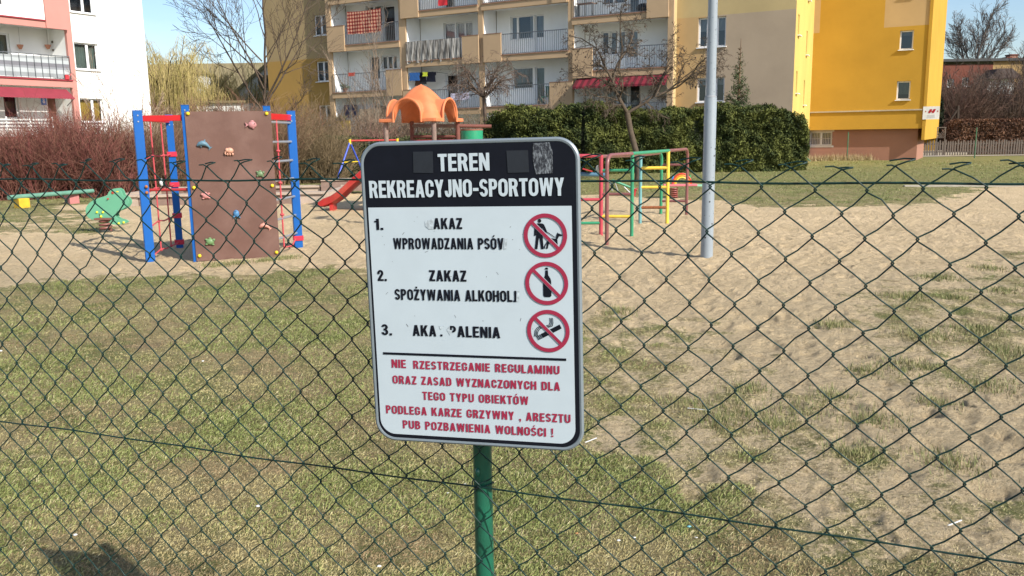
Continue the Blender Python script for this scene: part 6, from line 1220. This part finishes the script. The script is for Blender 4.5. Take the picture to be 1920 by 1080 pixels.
DWA, DWB = (.16, .05, .045), (.20, .105, .07)
thicket('dogwood_shrub', 'dense dark red dogwood thicket at the left edge below the slatted screen', (-90, 130), 25.6, lambda u: 2.0, 1500, DWA, DWB, 1, depth=2.6, r=.007, twigs=6)
thicket('dogwood_shrub', 'dark red dogwood thicket behind the frog rider', (110, 255), 26.2, lambda u: 2.45-1.0*abs(u-.25), 1200, DWA, (.20, .10, .07), 2, depth=2.6, r=.007, twigs=6)
thicket('dogwood_shrub', 'taller red twigged shrub under the yellow curtained window', (60, 200), 27.6, lambda u: 2.5, 800, (.16, .045, .04), (.20, .10, .07), 3, depth=2.0, r=.007)
thicket('brown_thicket', 'olive brown thicket behind the blue posts and rope net', (215, 352), 27.5, lambda u: 2.1, 1100, (.15, .12, .065), (.22, .10, .075), 4, depth=2.4)
thicket('brown_thicket', 'brown thicket glimpsed above and behind the climbing board', (340, 540), 31.5, lambda u: 2.9, 1100, (.20, .135, .08), (.17, .08, .055), 5, depth=3)
thicket('brown_thicket', 'tall bare brown brushwood below the willows', (285, 520), 44, lambda u: 3.1, 1300, (.24, .17, .10), (.21, .12, .085), 6, depth=4, r=.012)
thicket('brown_thicket', 'brown arching shrub between the right blue post and the swing', (508, 640), 32.5, lambda u: 2.3-.4*u, 1000, (.20, .145, .085), (.15, .11, .06), 7, depth=2.5)
thicket('brown_thicket', 'bare brown brushwood below the ochre wall windows', (530, 640), 43, lambda u: 3.2, 700, (.20, .145, .09), (.17, .12, .07), 8, depth=3, r=.010)
thicket('brown_thicket', 'dense bare shrub under the orange tower roof', (675, 800), 40, lambda u: 2.7, 900, (.24, .17, .12), (.19, .13, .09), 9, depth=3, r=.009)
thicket('brown_thicket', 'bare shrub behind the green drum', (800, 930), 41.5, lambda u: 2.6, 800, (.20, .15, .10), (.16, .12, .08), 10, depth=3, r=.009)
thicket('red_bud_shrub', 'shrub with a few pink buds beside the tower posts', (690, 725), 37.5, lambda u: 2.0, 160, (.25, .10, .10), (.20, .13, .09), 11, depth=1)
thicket('bare_shrub', 'large dark bare shrub far right below the loft', (1790, 1990), 66, lambda u: 5.6, 1500, (.13, .10, .075), (.15, .09, .075), 12, depth=5, r=.016)
thicket('bare_shrub', 'reddish bare shrub beside the edge of the yellow building', (1745, 1815), 62, lambda u: 4.6, 700, (.15, .08, .06), (.12, .085, .06), 13, depth=4, r=.014)
# --- leafy masses made of many small leaf faces
def leaves(name, parent, cloud, size, colf, seed, kind='stuff', elong=1.5):
    rng = np.random.default_rng(seed); P = cloud; n = len(P); nrm = rng.normal(0, 1, (n, 3)); nrm /= np.linalg.norm(nrm, axis=1, keepdims=True); t_ = np.cross(nrm, rng.normal(0, 1, (n, 3))); t_ /= np.linalg.norm(t_, axis=1, keepdims=True); b_ = np.cross(nrm, t_)
    s = size*rng.uniform(.5, 1.25, (n, 1)); V = np.stack([P-t_*s*elong, P-b_*s*.5, P+t_*s*elong, P+b_*s*.5], 1).reshape(-1, 3)-origin_of(parent); i = np.arange(n)*4; Q = np.stack([i, i+1, i+2, i+3], 1)
    C = np.repeat(colf(P, rng), 4, axis=0); ob = link(new_mesh(name, V, [Q], [LEAFM], colors=C), name, parent); ob['kind'] = kind; return ob
def hedge(name, label, pts, width, height, n, size, cA, cB, seed, cat='hedge', bulge=.22, core=(.02, .025, .012), round_end=False):
    """hedge along a ground line: leaf faces in a lumpy shell round a dark inner mass"""
    rng = np.random.default_rng(seed); pts = [np.array(p, float) for p in pts]; seg = [np.linalg.norm(b-a) for a, b in zip(pts[:-1], pts[1:])]; Lh = sum(seg); mid_ = (pts[0]+pts[-1])/2; t = thing(name, label, cat, V3(mid_, 0))
    def along(s):
        for a, b, L in zip(pts[:-1], pts[1:], seg):
            if s <= L: return a+(b-a)*(s/L), unit_(b-a)
            s -= L
        return pts[-1], unit_(pts[-1]-pts[-2])
    S = rng.random(n)*Lh; base = np.array([along(s)[0] for s in S]); dirs = np.array([along(s)[1] for s in S]); nor = np.stack([dirs[:, 1], -dirs[:, 0]], 1)
    th = rng.uniform(0, 1, n); Hh = np.array([height(s/Lh) for s in S]) if callable(height) else np.full(n, height)
    # perimeter of the cross-section: front face, top, back face
    per = rng.random(n); fz = np.where(per < .52, per/.52, np.where(per < .78, 1.0, (1-per)/.22)); fo = np.where(per < .52, 1.0, np.where(per < .78, 1-2*(per-.52)/.26, -1.0))
    endf = np.minimum(S, Lh-S); rnd = np.sqrt(np.clip(1-(1-np.clip(endf/(width*.85), 0, 1))**2, 0, 1))
    lump = fbm(S*1.1+seed*7, fz*Hh*1.3+fo*2, 3, seed)-.5; lump2 = fbm(S*3.2+seed*3, fz*Hh*3.4+fo*3, 2, seed+9)-.5
    off = (width/2)*rnd*fo*(1-.10*fz)+np.sign(fo)*bulge*(lump+.5*lump2)*2*(np.abs(fo) > .9); z = fz*Hh*(.42+.58*rnd) + np.where(np.abs(fo) < .999, bulge*1.6*(lump+.5*lump2), 0)
    dep = rng.exponential(.07, n); off = off*(1-dep/(width/2)); z = np.clip(z-dep*.6, .03, None)
    C = np.stack([base[:, 0]+nor[:, 0]*off, base[:, 1]+nor[:, 1]*off, z], 1)+rng.normal(0, .025, (n, 3))
    def colf(P, rg):
        q = fbm(P[:, 0]*2.0, P[:, 2]*2.0+P[:, 1], 3, seed)[:, None]; q = np.clip((q-.3)*2.2+rg.normal(0, .22, (len(P), 1)), 0, 1); return (np.array(cA)*(1-q)+np.array(cB)*q)*rg.uniform(.7, 1.25, (len(P), 1))
    leaves('foliage', t, C, size, colf, seed+1)
    m = MB(); CORE = mat('inner_twigs_%d' % int(core[0]*1000), core, rough=1.); ns = 30; rings = []
    for i in range(ns+1):
        s = Lh*(.004+.992*i/ns); p, d = along(s); nn = np.array([d[1], -d[0]]); e = min(s, Lh-s); rn = math.sqrt(max(0.02, 1-(1-min(1, e/(width*.85)))**2)); hh_ = (height(s/Lh) if callable(height) else height)*(.42+.58*rn); ww = width/2*rn*.66
        rings.append([m.v(*(list(p+nn*o*ww)+[max(0, z_)*hh_])) for o, z_ in ((1, -.02), (1, .5), (.95, .84), (.55, .93), (-.55, .93), (-.95, .84), (-1, .0))])
    for a, b in zip(rings[:-1], rings[1:]):
        for j in range(6): m.F.append([a[j], a[j+1], b[j+1], b[j]]); m.M.append(m.mid(CORE))
    for r_ in (rings[0], rings[-1]): m.F.append(r_); m.M.append(0)
    m.build('inner_mass', t); return t
hedge('thuja_hedge', 'tall dark evergreen thuja hedge rounded at its right end before the beige block', [(-1.15, 38.0), (3.2, 36.9), (12.45, 36.3)], 2.3, lambda u: 2.62+.10*math.sin(u*7)+.12*math.sin(u*19+1), 115000, .050, (.035, .05, .016), (.125, .135, .032), 31, bulge=.44)
hedge('low_hedge', 'low dark green hedge behind the swing frame', [(-10.6, 37.0), (-6.5, 36.2), (-2.0, 36.6), (-.8, 37.2)], 1.5, lambda u: 1.62+.1*math.sin(u*9), 34000, .045, (.030, .040, .018), (.09, .095, .04), 32, bulge=.2)
hedge('evergreen_shrub', 'greyish green shrub at the left end of the thuja hedge', [(-2.3, 38.8), (-1.0, 38.4)], 1.2, 2.0, 9000, .04, (.05, .07, .045), (.14, .17, .12), 33, cat='shrub')
hedge('beech_hedge', 'clipped reddish brown hedge behind the picket fence far right', [(27.6, 55.6), (44, 53.6)], 1.3, lambda u: 2.15, 30000, .06, (.10, .05, .033), (.16, .085, .05), 34, core=(.05, .03, .02), bulge=.12)
hedge('dark_conifer', 'dark narrow evergreen beside the leaning pole far right', [(28.6, 60), (29.9, 60)], 1.2, 4.6, 7000, .09, (.015, .022, .012), (.035, .045, .02), 35, cat='shrub', bulge=.3)
hedge('brown_bush', 'dull brown bush between the yellow wall and the dark evergreen', [(25.9, 58), (28.2, 58)], 1.6, 4.2, 8000, .07, (.09, .06, .035), (.14, .085, .05), 36, cat='shrub', core=(.04, .03, .02), bulge=.35)
# --- spruce rising behind the hedge
sx = at_y(1385, 150, 38.6)[:2]; sp = thing('spruce_tree', 'young spruce with a bare leader rising above the hedge before the grey beige wall', 'tree', V3(sx, 0)); rng = np.random.default_rng(9); zt_ = at_y(1388, 72, 38.6)[2]; tt = Tubes(); tt.add([V3(sx, 0), V3(sx+[.02, 0], 3), V3(sx+[.05, 0], zt_)], [.10, .05, .010], (.16, .10, .06)); tt.build('trunk', BARK, sp, 7, smooth=True)
br_, cl = Tubes(), []
for z in np.arange(1.8, zt_-.45, .21):
    for k in range(6):
        a = rng.uniform(0, 2*math.pi); L = min(.95, .07+.21*(zt_-z))*rng.uniform(.6, 1.15); d = np.array([math.cos(a), math.sin(a), .42+.25*(z/zt_)]); pts = chain(rng, V3(sx, z), d, L, 5, .06, .06, .05); br_.add(pts, np.linspace(.014, .004, 5), (.14, .09, .05))
        f = (zt_-z)/zt_; nl = int(120*L*min(1, max(0, f*1.9-.22)+.06)); tt_ = rng.random(nl)**.7*3.98
        for t in tt_: q = pts[int(t)]+(pts[int(t)+1]-pts[int(t)])*(t-int(t)); cl.append(q+rng.normal(0, .035*(1+L), 3))
br_.build('branches', BARK, sp, 4, kind='stuff'); leaves('needles', sp, np.array(cl), .032, lambda P, rg: (np.array([.035, .055, .022])+rg.random((len(P), 1))*np.array([.05, .06, .02])), 3, elong=1.9)
# --- far bare trees at the right
fb = at_y(1818, 250, 95)[:2]; PF = dict(n=(8, 6, 5, 4), wob=(.05, .08, .10, .12), grav=(0, -.02, 0, 0), up=(.02, .06, .05, .03), kids=(10, 8, 6), start=(.25, .2, .15), ang=(.55, .55, .55), ratio=(.50, .52, .5), tip=.3, rmin=.014)
make_tree('far_bare_tree', 'tall rounded bare tree on the skyline above the dark red building', fb, [(V3(fb, 5.5), (.02, 0, 1), 8.2, .16)]+[(V3(fb, 5.2+.35*k), (math.cos(k*2.4)*.55, math.sin(k*2.4)*.4, 1), 6.6-.2*k, .10) for k in range(7)], PF, (.16, .135, .12), 61, ([V3(fb, 0), V3(fb, 5.6)], [.25, .2]))
for i, (x, y_, hh, lab) in enumerate(((1778, 72, 7.0, 'bare tree just right of the yellow building edge'), (1905, 70, 8.5, 'dark bare tree cut by the right frame edge'), (1850, 74, 6.5, 'low spreading bare tree before the loft'))):
    f2_ = at_y(x, 250, y_)[:2]; make_tree('bare_tree', lab, f2_, [(V3(f2_, .8), (rng.normal(0, .2), 0, 1), hh*.75, .10)]+[(V3(f2_, .9+.2*k), (math.cos(k*2.1)*.8, math.sin(k*2.1)*.5, .8), hh*.6, .06) for k in range(5)], dict(PF, rmin=.010, kids=(8, 7, 5)), (.13, .095, .075), 70+i)

# ================================================================== FENCES, PATH AND SMALL THINGS AT THE BACK
PICK = mat('grey_picket', (.10, .08, .065), rough=.9, var=.3, scale=6); pf = thing('picket_fence', 'weathered grey brown picket fence far right', 'fence', (30, 52.5, 0)); pa, pb = np.array([23.6, 52.6]), np.array([41.5, 51.2]); n_ = 122
me_p = None
for k in range(n_):
    P = pa+(pb-pa)*k/(n_-1); hk = .93+.05*math.sin(k*2.7)+.03*math.sin(k*1.1)
    if me_p is None: b = MB(); b.prism([(-.045, 0), (.045, 0), (.045, .92), (0, 1.0), (-.045, .92)], -.01, .012, PICK); o = b.build('picket', None); me_p = o.data; o.parent = pf
    else: o = bpy.data.objects.new('picket', me_p); COL.objects.link(o); o.parent = pf
    o.location = (P[0]-30, P[1]-52.5, 0.0); o.scale = (1, 1, hk); o.rotation_euler = (0, math.sin(k*5.1)*.03, 0)
for z in (.25, .72): b = MB(); b.bar(V3(pa, z)+[0, .03, 0], V3(pb, z)+[0, .03, 0], .04, .07, PICK); b.build('rail', pf)
tr = thing('garden_trellis', 'small square wooden trellis beside the yellow building edge', 'trellis', V3(at_y(1770, 250, 54)[:2], 0)); FT = Frame(0, d=54); q = FT.rect(1757, 240, 1772, 259); b = MB(FT)
for a_ in (q[0], q[1]): b.box(a_-.03, a_+.03, -.03, .03, 0, q[3], PICK)
b.box(q[0]-.05, q[1]+.05, -.032, .032, q[3]+.001, q[3]+.06, PICK); b.build('trellis_frame', tr)
for k in range(4):
    w_ = q[1]-q[0]; z0_ = q[2]; hh = q[3]-q[2]
    for s_ in (-1, 1): b = MB(); t0 = k/4; b.bar(FT.w(q[0]+w_*t0, 0.01*s_, z0_), FT.w(min(q[1], q[0]+w_*t0+w_*(1-t0)) if s_ > 0 else q[0], .01*s_, z0_+hh*((1-t0) if s_ > 0 else t0)), .02, .03, PICK); b.build('lattice_lath', tr)
for i, ((x, y), yt, lab) in enumerate((((1588, 301), 248, 'thin green fence post before the grilled window'), ((1703, 299), 244, 'thin green fence post before the right end of the brown plinth'), ((1827, 297), 239, 'thin green fence post before the reddish hedge'))):
    P = gxy(x, y); t = thing('thin_post', lab, 'post', V3(P, 0), 'thin green posts along the lawn edge'); b = MB(); zt_ = height_at(x, yt, *P); b.tube([V3(P, -.1), V3(P, zt_)], .032, mat('far_post_green', (.05, .13, .07), rough=.6), 8); b.build('post_tube', t, smooth=True); b = MB(); b.tube([V3(P, zt_), V3(P, zt_+.02)], .036, CHIP, 8); b.build('post_cap', t)
P = gxy(1521, 303); Q = at_y(1495, 277, 46.5); b = MB(); b.tube([V3(P, -.05), Q], .04, mat('far_post_green', (.05, .13, .07)), 8); tag(b.build('leaning_brace', smooth=True), 'slanting green brace tube at the corner of the brown plinth', 'brace')
b = MB(); pp = at_y(1795, 260, 57); b.tube([V3(pp[:2], 0), V3(pp[:2]+[-.05, 0], 1.6), V3(pp[:2]+[-.12, 0], 3.1)], [.13, .11, .09], mat('dark_trunk', (.05, .035, .025), rough=.9), 8); b.tube([V3(pp[:2]+[-.10, 0], 2.9), V3(pp[:2]+[-.7, 0], 1.95)], [.08, .05], mat('dark_trunk', (.05, .035, .025)), 7); tag(b.build('dead_trunk', smooth=True, kind=None), 'dark forked dead trunk leaning behind the pickets', 'tree trunk')
# concrete apron and kerb strip along the back
PAVE = mat('pale_concrete', (.42, .37, .30), rough=.9, var=.15, scale=3, bump=.2)
b = MB(); A1, A2 = gxy(1595, 296.5), gxy(1800, 293.5); b.face([(A1[0], A1[1], .03), (A2[0], A2[1], .03), (A2[0]+.3, A2[1]+2.6, .03), (A1[0], A1[1]+2.0, .03)], PAVE); A3 = A2+[22, -1.]; b.face([(A2[0]+.05, A2[1], .026), (A3[0], A3[1], .026), (A3[0], A3[1]+1.3, .026), (A2[0]+.1, A2[1]+1.3, .026)], PAVE); o = b.build('path'); o['kind'] = 'structure'
b = MB(); s1_ = gxy(1752, 290); b.box(s1_[0]-1.2, s1_[0]+1.6, s1_[1]-.9, s1_[1]+1.0, .0, .14, PAVE); b.box(s1_[0]-.9, s1_[0]+1.3, s1_[1]-.2, s1_[1]+1.0, .141, .26, PAVE); tag(b.build('concrete_step'), 'pale concrete step at the foot of the picket fence', 'step')
b = MB(); K0, K1 = gxy(1695, 352), gxy(1925, 351.5); b.bar(V3(K0, .03), V3(K1, .03), .2, .08, PAVE); tag(b.build('kerb_stone'), 'pale concrete kerb lying flush at the far right edge of the lawn', 'kerb')
# dry tall grass along the plinth, tufts in sand
def tufts(name, label, spots, n, h, spread, cols, seed):
    rng = np.random.default_rng(seed); V, C = [], []
    for (x, y, k) in spots:
        m_ = int(n*k); px = x+rng.normal(0, spread*k, m_); py = y+rng.normal(0, spread*k, m_); pz = relief(px, py, sand_value(px, py)); a = rng.uniform(0, 2*math.pi, m_); L = h*rng.uniform(.4, 1.1, m_); ti = rng.uniform(.1, .9, m_); w = .0016*(1+.12*np.hypot(x, y))
        dx, dy, dz = np.cos(a)*np.sin(ti)*L, np.sin(a)*np.sin(ti)*L, np.cos(ti)*L; sx_, sy_ = -np.sin(a)*w, np.cos(a)*w
        V.append(np.stack([np.stack([px-sx_, py-sy_, pz-.003], 1), np.stack([px+sx_, py+sy_, pz-.003], 1), np.stack([px+dx, py+dy, pz+dz], 1)], 1).reshape(-1, 3)); q = rng.random((m_, 1)); C.append(np.repeat(np.array(cols[0])*(1-q)+np.array(cols[1])*q, 3, axis=0))
    V = np.concatenate(V); T = np.arange(len(V)).reshape(-1, 3); ob = link(new_mesh(name, V, [T], [MATS['grass_blade']], colors=np.concatenate(C)), name); return tag(ob, label, 'grass', kind='stuff')
rng = np.random.default_rng(77); sp_t = []
for (x, y) in ((534, 484), (440, 492), (500, 489), (400, 494), (1160, 586), (1500, 770), (1380, 775), (1560, 745), (1640, 790), (1700, 560), (1760, 520), (1850, 500), (1790, 560), (1880, 545), (1830, 620), (1740, 630), (1890, 660), (1620, 700), (1700, 690), (1450, 800), (1340, 795), (1600, 850), (1780, 870), (1400, 730), (1290, 760), (1850, 725), (1760, 755), (1560, 610), (1900, 600)): g_ = gxy(x, y); sp_t.append((g_[0], g_[1], rng.uniform(.6, 1.3)))
tufts('grass_tufts', 'scattered green and straw tufts growing in the sand', sp_t, 420, .055, .10, ((.10, .14, .03), (.34, .29, .15)), 5)
sp_t = [(x, y, 1.) for x, y in zip(np.linspace(15.2, 19.4, 12), np.full(12, 46.9))]; tufts('dry_grass_strip', 'pale dry tall grass along the brown plinth of the yellow building', sp_t, 160, .45, .25, ((.30, .23, .12), (.42, .34, .19)), 6)
# litter in the grass
LIT = mat('litter_white', (.75, .75, .73), rough=.6); LITB = mat('bottle_cap_teal', (.15, .42, .45), rough=.5); LITO = mat('orange_leaf', (.55, .22, .10), rough=.8)
def litter(x, y, s, m, name, label, flat=.4, L=None):
    g_ = ground(x, y); z = ground_z(g_[0], g_[1]); b = MB(); rg = random.Random(x)
    if L: a = rg.uniform(0, 3); d = np.array([math.cos(a), math.sin(a), 0])*L/2; b.bar(np.array([g_[0], g_[1], z+.014])-d, np.array([g_[0], g_[1], z+.016])+d, .004, .003, m)
    else: b.ball((g_[0], g_[1], z+s*flat), s, m, 7, 4, (1, rg.uniform(.6, 1), flat))
    tag(b.build(name), label, 'litter')
for i, (x, y, s, m, nm, lb) in enumerate(((1292, 991, .013, LITB, 'bottle_cap', 'flat teal bottle cap in the grass right of the post'), (1160, 1018, .010, LIT, 'pebble', 'white pebble in the grass at the lower centre right'), (1305, 1013, .009, LIT, 'pebble', 'small white pebble just below the teal cap'), (141, 1002, .012, LIT, 'pebble', 'white pebble at the lower left'), (711, 1064, .012, LIT, 'pebble', 'white pebble at the bottom left of the green post'), (872, 912, .012, LIT, 'pebble', 'white pebble just left of the green post'), (840, 923, .009, LIT, 'pebble', 'tiny white pebble left of the green post, lower of two'), (1062, 876, .011, LIT, 'pebble', 'white pebble just below the right corner of the notice board'), (1081, 1003, .010, LITO, 'dry_leaf', 'orange dry leaf in the grass right of the green post'), (484, 950, .014, LIT, 'pebble', 'pale stone in the grass left of the notice board'), (974, 888, .011, mat('grey_pebble', (.3, .27, .25)), 'pebble', 'grey pebble right of the post top'), (1, 657, .02, LIT, 'paper_scrap', 'white scrap at the left edge of the grass'), (380, 673, .014, LIT, 'pebble', 'pale bit of stone in the middle of the left lawn'), (1190, 1010, .008, LIT, 'pebble', 'very small white pebble between the orange leaf and the teal cap'))): litter(x, y, s*.75, m, nm, lb)
litter(1790, 982, 0, LIT, 'drinking_straw', 'white drinking straw on the bare earth at the lower right', L=.09); litter(1310, 773, 0, LIT, 'wooden_stick', 'white stick lying on the dry ground right of the notice board', L=.13); litter(1108, 828, 0, LIT, 'wooden_stick', 'short white stick beside the lower right corner of the notice board', L=.09)
b = MB(); g_ = at_y(303, 342, 24.6); b.ball(g_, .11, mat('white_bag', (.6, .6, .6), rough=.5), 8, 6, (.6, .5, 1.0)); tag(b.build('plastic_bag', smooth=True), 'white plastic bag caught in the thicket behind the rope net', 'litter')
